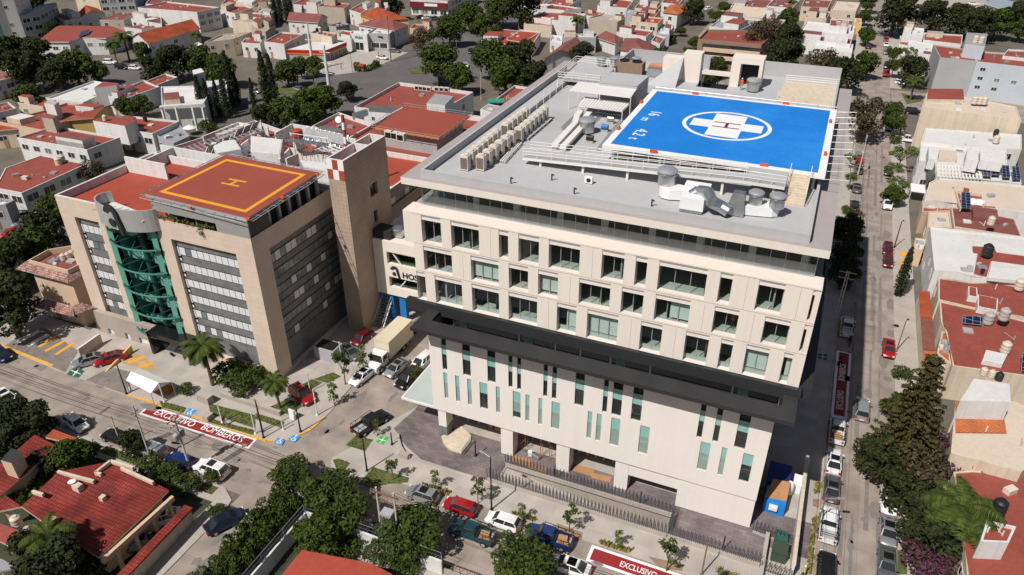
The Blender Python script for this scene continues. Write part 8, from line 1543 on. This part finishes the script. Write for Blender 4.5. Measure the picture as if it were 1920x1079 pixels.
# the box truck
a=G(*T(12,900,555),.1); b=G(*T(12,1110,330),.1); tk=thing('box_truck','cream box truck with a white cab parked beside the clinic','truck',(-50.2,74,.016))
f0=G(*T(12,985,405),4.0); f1=G(*T(12,888,385),4.0); bk1=G(*T(12,1165,235),4.0); bk0=G(*T(12,1070,210),4.0)
ctr=(f0+f1)/2; dr_=((bk0+bk1)/2-ctr); Lb=dr_.length; dr_.normalize(); ang=math.atan2(-dr_.y,-dr_.x); Wb=2.5
def tl_(x,y,z): v=Vector((math.cos(ang)*x-math.sin(ang)*y,math.sin(ang)*x+math.cos(ang)*y,0)); return Vector((ctr.x+v.x,ctr.y+v.y,z))
def tbox(x0,y0,z0,x1,y1,z1,nm,m,par=tk): mb=MB(); mb.prism([xy(tl_(x,y,0)) for x,y in((x0,y0),(x1,y0),(x1,y1),(x0,y1))],z0,z1,bottom=True); return mb.build(nm,m,par)
tbox(-Lb,-Wb/2,1.15,0,Wb/2,3.95,'cargo_box',PCR); tbox(-Lb,-Wb/2-.02,1.05,0,Wb/2+.02,1.16,'box_rail',ALU); tbox(-Lb,-.45,.75,2.6,.45,1.0,'chassis',BLACK)
tbox(.25,-1.1,.75,1.6,1.1,2.55,'cab',PW); 
mb=MB(); P=[tl_(1.6,-1.0,1.6),tl_(1.6,1.0,1.6),tl_(1.25,.9,2.5),tl_(1.25,-.9,2.5)]; Q=[p+Vector((math.cos(ang)*.36,math.sin(ang)*.36,0)) for p in P]; mb.face([Q[0],Q[1],Q[2],Q[3]]); mb.build('windscreen',DKGLASS,tk)
mb=MB()
for s_ in(-1.115,1.115): mb.face([tl_(.5,s_,1.65),tl_(1.45,s_,1.65),tl_(1.35,s_,2.35),tl_(.5,s_,2.35)])
mb.build('side_window',DKGLASS,tk)
mb=MB(); R_=[]
for x,hw,zb_,zt_ in((1.58,1.05,.6,1.62),(2.3,1.0,.55,1.5),(2.85,.85,.55,1.3),(3.0,.75,.6,1.1)): R_.append([tl_(x,-hw,zb_),tl_(x,-hw,zt_-.1),tl_(x,-hw*.8,zt_),tl_(x,hw*.8,zt_),tl_(x,hw,zt_-.1),tl_(x,hw,zb_)])
for A_,B_ in zip(R_,R_[1:]):
    for k in range(5): mb.face([A_[k],B_[k],B_[k+1],A_[k+1]])
mb.face(R_[-1]); mb.build('bonnet',PW,tk); tbox(2.99,-.5,.7,3.03,.5,1.05,'grille',BLACK); tbox(2.6,-1.1,.45,3.05,1.1,.62,'bumper',ALU)
for s_ in(-1,1): tbox(2.86,s_*.62,.8,3.0,s_*.85,1.05,'headlight',LAMPW); tbox(1.5,s_*1.15,1.7,1.62,s_*1.4,2.2,'mirror',BLACK)
for x in(2.1,-Lb+1.6,-Lb+2.7):
    for s_ in(-1,1): mb=MB(); mb.tube(tl_(x,s_*.85,.5),tl_(x,s_*1.15,.5),.5,n=16); w_=mb.build('wheel',TYRE,tk,40); mb=MB(); mb.tube(tl_(x,s_*1.14,.5),tl_(x,s_*1.17,.5),.28,n=12); mb.build('rim',ALU,w_)
# ---------------------------------------------------------------- poles, wires, fences
def zt_(base,top): return GY(*top,G(*base).y).z
def lamp(label,base,top,kind='black',z=.13,h=None,group=None):
    b=G(*base,z); h=h or max(1.2,min(14,zt_(base,top))); t=thing('street_lamp',label,'street lamp',(b.x,b.y,z),group); m={'black':BLACK,'white':STEELW,'conc':CPOLE,'wood':WOODP,'galv':GALV}[kind]
    mb=MB(); mb.tube((b.x,b.y,z),(b.x,b.y,h),.11 if kind in('black',) else .09,.07,8); mb.build('pole',m,t); mb=MB(); mb.tube((b.x,b.y,z),(b.x,b.y,z+.25),.2,.14,8); mb.build('base',m,t)
    return t,b,h
def head(t,b,h,dx,dy,m=GALV):
    mb=MB(); mb.tube((b.x,b.y,h-.1),(b.x+dx*.8,b.y+dy*.8,h+.15),.04,n=5); mb.build('arm',m,t); mb=MB(); mb.bar((b.x+dx*.7,b.y+dy*.7,h+.12),(b.x+dx*1.15,b.y+dy*1.15,h+.14),.28,.12); mb.build('lamp_head',m,t)
for lab,ba,to,k in (('black square post on the clinic corner beside the white tent',T(2,950,795),T(2,870,565),'black'),('pale post on the clinic corner in front of the white tent',T(2,985,775),T(2,955,655),'conc'),('pale post right of the white tent',T(2,1232,855),T(2,1187,720),'white'),('pale post beside the walking person on the clinic pavement',K(1300,555),K(1240,320),'white'),('black post right of the walking person on the clinic pavement',K(1765,725),K(1700,300),'black'),('short pale post right of the walking person',K(1675,680),K(1628,440),'white'),
 ('black post nearest the blue accessible squares',T(12,50,1079),T(12,5,860),'black'),('black post in the middle of the clinic lawn by the notice board',T(12,335,1079),T(12,280,850),'black'),('thin white post with a sign box on the clinic lawn',T(12,205,1065),T(12,178,970),'white'),('pale post behind the red SUV',T(12,407,780),T(12,385,635),'white'),('pale post at the kerb right of the red SUV',T(12,460,955),T(12,447,760),'white'),('pale post in the clinic shade by the lane',T(12,640,530),T(12,625,400),'white'),
 ('tall thick black post on the entrance lawn corner','p1','','black'),('short black post by the green meeting point square',T(13,1020,95),T(13,1005,0),'black'),
 ('black bollard light on the plaza left of the tall lamp',T(13,1645,180),T(13,1645,62),'black'),('black bollard light on the plaza between the second and third columns',T(23,320,357),T(23,320,237),'black'),('black bollard light on the plaza by the wide garage opening',T(23,958,555),T(23,963,440),'black'),('black bollard light at the right end of the plaza',T(23,1575,895),T(23,1590,772),'black')):
    if ba=='p1': ba,to=T(13,832,292),T(13,768,40)
    lamp(lab,ba,to,k)
t,b,h=lamp('tall thin black street lamp with a curved arm on the hospital pavement',T(13,1765,580),T(13,1750,180),'black'); head(t,b,h,-1.2,.2,ALU)
t,b,h=lamp('brown lamp pole with a long arm beside the white pickup with a rack',T(33,355,755),T(33,430,490),'wood'); head(t,b,h,1.6,.5,ALU)
t,b,h=lamp('dark lamp post on the right pavement above the yellow bay marks',T(31,945,778),T(31,1010,580),'black'); head(t,b,h,.3,.3,BLACK)
t,b,h=lamp('brown lamp post on the right pavement beside the red sedan',T(32,965,465),T(32,1040,245),'wood'); head(t,b,h,.25,.4,BLACK)
t,b,h=lamp('slanting wooden pole beside the spiked fence at the bottom',T(23,1420,1070),T(23,1485,832),'wood')
for lab,ba,to,k in (('grey lamp on the avenue behind the red annexe',T(10,1245,632),T(10,1248,548),'galv'),('tall cream lamp mast with a red head behind the annexe',T(10,1686,745),T(10,1680,530),'conc'),('twin lamp over the avenue median trees',T(10,1329,330),T(10,1326,258),'galv'),('single arm lamp over the avenue median trees',T(10,1504,380),T(10,1500,292),'galv'),('dark short pole on the store forecourt edge',T(10,928,505),T(10,924,380),'black'),('dark thin pole beside the clipped island hedge',T(10,722,540),T(10,714,400),'wood'),('white lamp at the left below the avenue trees',T(0,325,680),T(0,285,530),'galv'),('lamp with an arm in front of the flat white cluster',T(0,570,640),T(0,545,520),'galv')):
    t,b,h=lamp(lab,ba,to,k); head(t,b,h,-.9,.1)
def utility(label,base,top,kind=WOODP,cross=((.4,1.2),),r=.15,steel=False):
    b=G(*base,.1); h=max(5,min(26,zt_(base,top))); t=thing('utility_pole',label,'utility pole',(b.x,b.y,.1)); mb=MB(); mb.tube((b.x,b.y,.1),(b.x,b.y,h),r,r*.62,9); mb.build('pole',kind,t)
    for dz,l in cross:
        mb=MB(); mb.bar((b.x-.15,b.y-l,h-dz),(b.x-.15,b.y+l,h-dz),.12,.12); mb.build('crossarm',kind,t)
        for s_ in(-.9,-.4,.4,.9): mb=MB(); mb.tube((b.x-.15,b.y+l*s_,h-dz+.06),(b.x-.15,b.y+l*s_,h-dz+.3),.06,n=6); mb.build('insulator',GREYW,t)
    return t,b,h
t,b1_,h1=utility('concrete utility pole with two grey drum transformers on the left street',K(935,1070),K(800,500),CPOLE,((.3,1.2),(1.2,.9)))
for s_ in(-.45,.45): mb=MB(); mb.lathe((b1_.x-.1,b1_.y+s_,h1-3.3),[(.28,0),(.32,.05),(.32,.85),(.2,.98)],14); mb.build('transformer',GREYW,t,40)
_,b2_,h2=utility('dark wooden utility pole beside the silver SUV on the left street',K(505,990),K(270,345),CPOLE,((1.2,.5),),.13)
_,b3_,h3=utility('short pale pole by the black sedan on the left street',K(165,810),K(70,540),CPOLE,(),.1)
hf=thing('h_frame_pole','two concrete poles joined by crossarms carrying a big grey transformer among the ficus trees','utility pole',(0,0,.1)); p0,p1=G(*T(13,950,800),.1),G(*T(13,1045,800),.1); p1.y=p0.y; hf.location=(p0.x,p0.y,.1); hh=zt_(T(13,950,800),T(13,900,410)); p1.x=p0.x+2.1
for p in(p0,p1): mb=MB(); mb.tube((p.x,p.y,.1),(p.x,p.y,hh),.16,.1,9); mb.build('pole',CPOLE,hf)
for dz,y in((.5,-.2),(2.0,.2)):
    mb=MB(); mb.bar((p0.x-.7,p0.y+y,hh-dz),(p1.x+.7,p0.y+y,hh-dz),.13,.13); mb.build('crossarm',mat('rusty_steel',(.22,.10,.07)),hf)
    for k in range(5): x=p0.x-.5+k*(3.1/4); mb=MB(); mb.tube((x,p0.y+y,hh-dz+.06),(x,p0.y+y,hh-dz+.32),.06,n=6); mb.build('insulator',BROWN,hf)
mb=MB(); mb.box(p0.x+.4,p0.y-.5,hh-4.6,p1.x-.4,p0.y+.5,hh-3.2,0); mb.box(p0.x+.3,p0.y-.55,hh-4.75,p1.x-.3,p0.y+.55,hh-4.6,0)
for k in range(7): mb.box(p0.x+.45+k*.18,p0.y-.7,hh-4.5,p0.x+.5+k*.18,p0.y-.5,hh-3.4,0)
mb.build('transformer',GREYW,hf)
_,b5_,h5=utility('white pole with crossarms beside the helipad on the right street',(1608,330),T(30,700,1010),CPOLE,((.3,1.1),(1.0,.9)))
lt=thing('lattice_pole','pale twin leg lattice pole in the hospital shadow on the right street','utility pole',(0,0,.1)); pb=G(*T(32,505,245),.1); hh2=zt_(T(32,505,245),T(31,600,950)); lt.location=(pb.x,pb.y,.1); mb=MB()
for s_ in(-.22,.22): mb.bar((pb.x+s_,pb.y,.1),(pb.x+s_*.7,pb.y,hh2),.12,.16)
for k in range(9): z=.8+k*hh2/9.5; mb.bar((pb.x-.2,pb.y,z),(pb.x+.2,pb.y,z),.08,.1)
mb.build('pole',CPOLE,lt)
for dz in(.2,1.2): mb=MB(); mb.bar((pb.x-1.2,pb.y-.1,hh2-dz),(pb.x+1.2,pb.y-.1,hh2-dz),.1,.1); mb.build('crossarm',CPOLE,lt)
for lab,ba,to in (('tall white tapered transmission mast on the avenue island, left',T(10,430,525),T(10,385,180)),('tall white tapered transmission mast on the avenue island, right',T(10,557,725),T(10,505,340))):
    b=G(*ba,.05); h=zt_(ba,to); t=thing('transmission_mast',lab,'mast',(b.x,b.y,.05)); mb=MB(); mb.tube((b.x,b.y,.05),(b.x,b.y,h),.62,.28,12); mb.build('mast',WHITE,t,40)
    for k in range(3): mb=MB(); mb.bar((b.x-1.8,b.y,h-2-k*3),(b.x+1.8,b.y,h-1.9-k*3),.14,.16); mb.build('arm',STEELW,t)
_,b6_,h6=utility('tall dark wooden pole beside the bank forecourt',T(10,1012,462),T(10,1000,115),WOODP,((.4,1.0),),.2)
def wire(label,pts,sag=.6,r=.018):
    t=None; mb=MB()
    for a,b in zip(pts,pts[1:]):
        a=Vector(a);b=Vector(b); n=10; pr=a
        for k in range(1,n+1): f=k/n; p=a.lerp(b,f)-Vector((0,0,sag*4*f*(1-f))); mb.tube(pr,p,r,n=4,cap=False); pr=p
    return tag(mb.build('power_line',BLACK),label,'power line',group='overhead power lines on the front street')
L0=Vector((-150,b1_.y,h1-.1))
for k,(o,dz) in enumerate(((-.9,-.1),(-.4,-.1),(.5,-.1),(.9,-.1),(.2,-1.6),(0,-2.4))): wire('thin overhead wire from the transformer pole on the left street to the H frame',[(-112,b2_.y+o,h2+dz-.4),(b2_.x,b2_.y+o*.5,h2+dz-1),(b1_.x,b1_.y+o,h1+dz),(p0.x,p0.y+o*.3,hh+dz-.2)])
for k,(o,dz) in enumerate(((-.3,-.3),(0,-.3),(.3,-.3),(.1,-2.2),(0,-3.0))): wire('thin overhead wire running from the H frame poles along the front street',[(p1.x,p1.y+o,hh+dz),(p1.x+26,p1.y+o-.8,hh+dz),(p1.x+60,p1.y+o-1,hh+dz)])
for k in range(3): tag(wire('thin overhead wire from the white pole by the helipad to the lattice pole',[(b5_.x,b5_.y+k*.4,h5-.3),(pb.x-.9+k*.9,pb.y,hh2-.1),(pb.x-.9+k*.9,20,hh2)]),group='overhead power lines on the right street')
# spiked fences on low walls
def spike_fence(name,label,a,b,wall=.55,h=1.5,step=.21,z0=.13,wm=CONC2):
    a=Vector((*a,0));b=Vector((*b,0)); d=b-a; L=d.length; d.normalize(); n=int(L/step); t=thing(name,label,'fence',(a.x,a.y,z0))
    mb=MB(); mb.bar(a+Vector((0,0,z0+wall/2)),b+Vector((0,0,z0+wall/2)),.22,wall); mb.build('low_wall',wm,t)
    nn=Vector((-d.y,d.x,0)); mb=MB()
    for k in range(n+1):
        p=a+d*(k*step); s_=.12 if k%2 else -.12; mb.bar(p+Vector((0,0,z0+wall)),p+nn*s_+d*s_*.4+Vector((0,0,z0+wall+h)),.07,.07)
    mb.build('picket',mat('grey_fence_steel',(.10,.10,.115),.5,.05),t); mb=MB(); mb.bar(a+Vector((0,0,z0+wall+.25)),b+Vector((0,0,z0+wall+.25)),.05,.05); mb.build('rail',MATS['grey_fence_steel'],t)
spike_fence('spiked_fence','spiked grey steel fence on the inner side of the sunken ramp by the plaza',(-27.2,61.3),(-6.7,61.3))
spike_fence('spiked_fence','spiked grey steel fence on the pavement side of the sunken ramp',(-28.2,58.2),(-6.7,58.2))
spike_fence('spiked_fence','spiked grey fence along the pavement right of the sunken ramp',(-6.5,58.2),(3.2,58.2))
spike_fence('spiked_fence','short spiked grey fence across the right end of the sunken ramp',(-6.55,58.4),(-6.55,61.2),.4)
spike_fence('spiked_fence','spiked grey gate fence between the white end wall and the right boundary wall',(1.9,62.6),(6.0,62.2),.3,1.6,.2)
spike_fence('spiked_fence','spiked grey fence at the bottom right around the green transformer boxes',(3.4,57.6),(6.4,57.5),.3,1.6,.24)
t=thing('boundary_wall','white boundary wall with a dark pavement side right of the hospital','wall',(6.3,66,.13)); mb=MB(); mb.box(6.15,57.8,.13,6.45,74.5,2.3); mb.build('wall',WHITE,t); mb=MB(); mb.box(6.1,57.8,2.3,6.5,74.5,2.42); mb.build('coping',CREAM,t)
t=thing('boundary_wall','low white wall beside the plaza at the bottom right','wall',(3.4,58.4,.13)); mb=MB(); mb.box(3.3,54.8,.13,3.6,62.3,1.1); mb.build('wall',WHITE,t); mb=MB(); mb.box(3.26,54.8,1.1,3.64,62.3,1.18); mb.build('coping',CONC2,t)
c=G(*T(33,85,900),.8); t=thing('transformer_box','olive green pad mounted transformer box in the fenced corner','transformer box',(c.x,c.y,.13)); mb=MB(); mb.box(c.x-.75,c.y-.9,.14,c.x+.75,c.y+.9,1.5); mb.build('cabinet',mat('olive_green_metal',(.045,.07,.04),.5,.1),t); mb=MB(); mb.box(c.x-.8,c.y-.95,1.5,c.x+.8,c.y+.95,1.58); mb.build('lid',MATS['olive_green_metal'],t)
c=G(*T(33,105,805),.7); t=thing('transformer_box','dark green smaller box behind the olive transformer box','transformer box',(c.x,c.y,.13)); mb=MB(); mb.box(c.x-.6,c.y-.8,.14,c.x+.5,c.y+.7,1.2); mb.build('cabinet',DGREENP,t); mb=MB(); mb.box(c.x-.64,c.y-.84,1.2,c.x+.54,c.y+.74,1.26); mb.build('lid',DGREENP,t)
c=G(*S(1360,900,7.992)(720,410),1.0); t=thing('tarp_shelter','blue tarp and plywood shelter beside the white end wall','shelter',(c.x,c.y,.13)); mb=MB(); mb.box(c.x-1.1,c.y-.2,.14,c.x+1.2,c.y+2.2,2.0,0); mb.build('tarp',mat('bright_blue_tarp',(.015,.22,.62),.5,.12),t)
mb=MB(); P=[(c.x-1.15,c.y+.1,2.02),(c.x+1.2,c.y+.4,2.05),(c.x+1.3,c.y+3.0,2.6),(c.x-.6,c.y+3.0,2.4)]; mb.face(P); mb.build('plywood_sheet',PLY,t); mb=MB(); mb.box(c.x-.5,c.y-.7,1.1,c.x+.4,c.y-.22,1.6); mb.build('white_box',WPAINT,t); mb=MB(); mb.box(c.x-1.2,c.y+2.9,.14,c.x+1.3,c.y+6.5,1.9); mb.build('dark_blue_tarp',mat('dark_blue_tarp',(.012,.03,.16),.5,.1),t)
c=G(*S(1360,900,7.992)(965,130),1.2); t=thing('gas_tank','white upright gas tank beside the blue shelter','gas tank',(c.x,c.y,.13)); mb=MB(); mb.lathe((c.x,c.y,.4),[(.3,0),(.42,.15),(.42,1.5),(.3,1.75),(.08,1.82)],16); mb.build('tank',WPAINT,t,40); mb=MB(); mb.box(c.x-.35,c.y-.35,.13,c.x+.35,c.y+.35,.42); mb.build('stand',CONC2,t)
t=thing('sheet_stack','white sheets leaning behind the white gas tank','sheets',(c.x+.6,c.y+1,.13)); mb=MB(); mb.box(c.x+.3,c.y+.6,.14,c.x+1.2,c.y+2.4,1.5); mb.build('sheet',WPAINT,t)
c=G(*T(13,1100,175),.3); t=thing('entrance_wall','low curved concrete wall block at the left end of the plaza','wall',(c.x,c.y,.13)); mb=MB()
pts=[G(*T(13,*p),.5) for p in((1062,15),(1070,60),(1085,110),(1115,160),(1145,190))]
for a,b in zip(pts,pts[1:]): mb.bar((a.x,a.y,.32),(b.x,b.y,.32),.28,.4)
mb.build('wall',CONC2,t); mb=MB(); mb.box(c.x-.4,c.y-.4,.13,c.x+.9,c.y+.3,.75); mb.build('end_block',CONCW,t)
for lab,pz,d in (('plywood sheet leaning in the lobby opening right of the second column',(23,130,230),0),('pair of plywood sheets on the floor right of the third column',(23,600,300),1)):
    c=G(*T(*pz),.3); t=thing('plywood_sheets',lab,'plywood',(c.x,c.y,.17)); mb=MB(); mb.obox((c.x-1,c.y),.02,2.4,1.2,.165,.2); mb.build('sheet',PLY,t); mb=MB(); mb.obox((c.x+1.3,c.y-.35),.05,2.3,.9,.165,.19); mb.build('sheet',PLY,t)
c=G(*T(23,170,185),.4); t=thing('duct_offcut','piece of silver duct lying in the lobby opening','duct piece',(c.x,c.y,.17)); mb=MB(); mb.tube((c.x-.3,c.y+.2,.45),(c.x+.7,c.y-.2,.45),.27,n=12); mb.build('duct',GALV,t); mb=MB(); mb.obox((c.x-.7,c.y+.2),.4,.5,.5,.17,.8); mb.build('bag',WPAINT,t)
for i,(lab,pz) in enumerate((('first orange scaffold prop frame in the lobby opening',(23,75,120)),('second orange scaffold prop frame in the lobby opening',(23,255,190)))):
    c=G(*T(*pz),.2); t=thing('scaffold_frame',lab,'scaffold',(c.x,c.y,.17)); mb=MB()
    for x in(-.6,.6):
        for y in(-.4,.4): mb.tube((c.x+x,c.y+y,.17),(c.x+x,c.y+y,2.4),.04,n=5)
        mb.tube((c.x+x,c.y-.4,2.3),(c.x+x,c.y+.4,2.3),.03,n=5)
    mb.tube((c.x-.6,c.y-.4,.3),(c.x+.6,c.y-.4,2.2),.03,n=5); mb.build('tubes',mat('rusty_orange_steel',(.34,.13,.04)),t)
# island hedge, kiosk, street bits
c=G(*T(10,820,495),.6); t=thing('hedge','clipped U shaped hedge on the store forecourt corner','hedge',(c.x,c.y,.05)); mb=MB()
P=[G(*T(10,*p),.6) for p in((755,490),(765,520),(830,520),(900,490),(895,470))]
for a,b in zip(P,P[1:]):
    for k in range(6): p=a.lerp(b,k/6); leafball(mb,p,1.3,60,.3,.9,.7)
mb.build('foliage',LM,t)
c=G(*T(10,795,515),.8); t=thing('kiosk','small red kiosk box in front of the clipped hedge','kiosk',(c.x,c.y,.05)); mb=MB(); mb.box(c.x-1.1,c.y-.9,.05,c.x+1.1,c.y+.9,2.1); mb.build('booth',REDB,t); mb=MB(); mb.box(c.x-.9,c.y-.93,1.0,c.x+.9,c.y-.9,1.7); mb.build('counter_window',DKGLASS,t)
c=G(*T(0,1420,955),2); t=thing('patio_umbrella','white patio umbrella in the modern white house garden','umbrella',(c.x,c.y,0)); mb=MB(); mb.lathe((c.x,c.y,1.9),[(1.7,0),(.9,.4),(.05,.75)],10); mb.build('canopy',WPAINT,t); mb=MB(); mb.tube((c.x,c.y,0),(c.x,c.y,2.6),.05); mb.build('pole',STEELW,t)
c=G(*T(20,185,740) if 0 else T(10,1800,755),7.2); t=thing('shade_canopy','small green shade canopy on the red annexe roof strip','canopy',(c.x,c.y,5.8)); mb=MB(); mb.obox((c.x,c.y),.5,4.2,3.0,7.1,7.25); mb.build('canvas',mat('green_canvas',(.02,.30,.20),.6,.1),t); mb=MB()
for x,y in((-1.6,-1),(1.6,1),(-1,1.5),(1,-1.5)): mb.tube((c.x+x,c.y+y,5.8),(c.x+x,c.y+y,7.1),.06,n=5)
mb.build('post',GALV,t)
for lab,q_ in (('white car port awning by the white van on the right street',k31((540,770)[0],(540,770)[1])),):
    c=G(*q_,2.6); t=thing('awning',lab,'awning',(c.x,c.y,.1)); mb=MB(); mb.box(c.x-1.2,c.y-2.2,2.5,c.x+1.6,c.y+2.2,2.62); mb.build('sheet',WPAINT,t); mb=MB()
    for x in(-1.1,1.5):
        for y in(-2.1,2.1): mb.tube((c.x+x,c.y+y,.1),(c.x+x,c.y+y,2.5),.06,n=5)
    mb.build('post',STEELW,t)
t=thing('bin_store','grey bin enclosure in the clinic shade','bin store',(-58.5,67,.12)); c=G(*T(12,545,470),1.2); mb=MB(); mb.obox((c.x,c.y),.0,3.4,2.4,.12,2.2); mb.build('enclosure',GREYW,t); mb=MB(); mb.obox((c.x,c.y),0,3.0,2.0,2.2,2.25); mb.build('lid',BLACK,t)
# ---------------------------------------------------------------- people
def person(label,base,z,face,shirt,pants,hat=None,lean=0,walk=.25,hair=BLACK,ride=False):
    b=G(*base,z); me=bpy.data.meshes.new('person'); V=[];E_=[];Rr=[]
    def v(x,y,zz,r,par=None):
        V.append((x,y,zz)); Rr.append(r); i=len(V)-1
        if par is not None: E_.append((par,i))
        return i
    pel=v(0,0,.93,.13); sp_=v(.01,0,1.15,.125,pel); ch=v(.02+lean,0,1.36,.145,sp_); nk=v(.03+lean,0,1.51,.055,ch); hd_=v(.05+lean,0,1.62,.088,nk); v(.05+lean,0,1.72,.075,hd_); v(.135+lean,0,1.625,.016,hd_)
    for s_ in(-1,1):
        w_=walk*s_; hp=v(0,s_*.10,.88,.095,pel); kn=v(w_*.55+.03,s_*.10,.49,.065,hp) if not ride else v(.4,s_*.22,.8,.065,hp); an=v(w_*.9-.03,s_*.10,.08,.042,kn) if not ride else v(.35,s_*.24,.35,.042,kn); v(w_*.9+.16,s_*.10,.035,.035,an) if not ride else v(.52,s_*.24,.31,.035,an)
        sh=v(.02+lean,s_*.19,1.42,.06,ch); el=v(-w_*.5+lean,s_*.25,1.15,.045,sh) if not ride else v(.3,s_*.27,1.2,.045,sh); wr_=v(-w_*.8+.08+lean,s_*.25,.92,.03,el) if not ride else v(.55,s_*.25,1.05,.03,el)
        pm=v(V[wr_][0]+.01,V[wr_][1],V[wr_][2]-.06,.034,wr_)
        for k in range(4): f=v(V[pm][0]-.025+k*.018,V[pm][1],V[pm][2]-.06-.01*(k in(1,2)),.009,pm); v(V[f][0]+.006,V[f][1],V[f][2]-.035,.008,f)
        f=v(V[pm][0]+.035,V[pm][1],V[pm][2]-.02,.010,pm); v(V[f][0]+.012,V[f][1],V[f][2]-.028,.009,f)
    me.from_pydata(V,E_,[]); o=bpy.data.objects.new('tmp',me); col.objects.link(o); md=o.modifiers.new('s','SKIN')
    for i,r in enumerate(Rr): me.skin_vertices[0].data[i].radius=(r,r)
    me.skin_vertices[0].data[0].use_root=True; sb=o.modifiers.new('d','SUBSURF'); sb.levels=1; sb.render_levels=1
    dg=bpy.context.evaluated_depsgraph_get(); nm=bpy.data.meshes.new_from_object(o.evaluated_get(dg)); bpy.data.objects.remove(o)
    nm.materials.clear()
    for m in(SKIN,shirt,pants,BLACK): nm.materials.append(m)
    for p in nm.polygons:
        c=p.center; p.material_index=3 if c.z<.07 and not ride else 2 if c.z<.97 and abs(c.y)<.2 or (ride and c.z<.97 and abs(c.y)<.26 and c.x<.6 and c.z<.9) else 0 if (c.z>1.49 or (abs(c.y)>.2 and c.z<.95)) else 1
        p.use_smooth=True
    t=bpy.data.objects.new('person',nm); col.objects.link(t); tag(t,label,'person'); t.location=(b.x,b.y,z); t.rotation_euler=(0,0,R(face))
    mb=MB(); mb.lathe((.035+lean,0,1.62),[(.098,0),(.104,.06),(.08,.12),(.02,.145)],12); mb.build('hair' if hat is None else 'hard_hat',hair if hat is None else hat,t,50,local=True)
    for s_ in(-1,1): mb=MB(); mb.lathe((.13+lean,s_*.034,1.635),[(.004,-.012),(.013,0),(.004,.012)],6); mb.build('eye',BLACK,t,local=True); mb=MB(); mb.lathe((.04+lean,s_*.098,1.61),[(.004,-.03),(.016,0),(.004,.03)],6); mb.build('ear',SKIN,t,local=True)
    mb=MB(); mb.box(.128+lean,-.022,1.575,.138+lean,.022,1.583); mb.build('mouth',mat('lip',(.25,.08,.07)),t,local=True)
    return t
OR=mat('orange_hi_vis',(.70,.13,.02),.7,.05); GRV=mat('yellow_green_hi_vis',(.42,.60,.05),.7,.05)
person('person in a maroon shirt and pale trousers walking on the clinic pavement',K(1330,590),.13,-15,MPAINT,GREYW,walk=.3)
person('worker in an orange vest standing in the roof doorway by the portal',k9(1760,400),ZS,-100,OR,GREYW,WPAINT,walk=.05)
person('person in a yellow green vest at the bottom by the spiked fence',T(33,262,1090),.13,160,GRV,PDB,WPAINT)
person('tiny person walking across the avenue near the store',T(10,640,522),.05,-20,GREYW,PDB)
wx=GY(*T(22,1655,240),YU+1.6); 
p_=person('worker in an orange vest inside a third row hospital window',(1375,610),ZR[1]+.28,-90,OR,PDB,WPAINT,walk=.05); p_.location=(GY(*T(22,1660,235),YU+1.6).x,YU+1.6,ZR[1]+.3)
mt=G(*T(32,612,405),.5); t=thing('motorcycle','motorcycle in the hospital shadow behind the slatted pickup','motorcycle',(mt.x,mt.y,.016)); mb=MB(); mb.bar((mt.x,mt.y-.5,.75),(mt.x,mt.y+.55,.85),.28,.32); mb.build('body',PR,t)
for y in(-.65,.7):
    mb=MB(); mb.tube((mt.x-.07,mt.y+y,.31),(mt.x+.07,mt.y+y,.31),.31,n=14); mb.build('wheel',TYRE,t,40)
mb=MB(); mb.bar((mt.x,mt.y-.5,.95),(mt.x,mt.y+.15,.98),.26,.12); mb.build('seat',BLACK,t); mb=MB(); mb.tube((mt.x-.35,mt.y+.5,1.08),(mt.x+.35,mt.y+.5,1.08),.025); mb.tube((mt.x,mt.y+.7,.35),(mt.x,mt.y+.5,1.08),.04); mb.build('handlebar',ALU,t)
p_=person('rider in dark clothes and a white helmet on the motorcycle',T(32,612,405),.1,90,BLACK,PDB,WPAINT,ride=True); p_.location=(mt.x,mt.y-.15,.18)
# ---------------------------------------------------------------- drop prototypes that were never placed
for o in [o for o in scn.objects if o.parent is None and o.get('label')=='x']:
    if 1:
        for c in list(o.children_recursive): bpy.data.objects.remove(c)
        bpy.data.objects.remove(o)
for o in scn.objects:
    for k in('paintslot','nm','placed'):
        if k in o: del o[k]
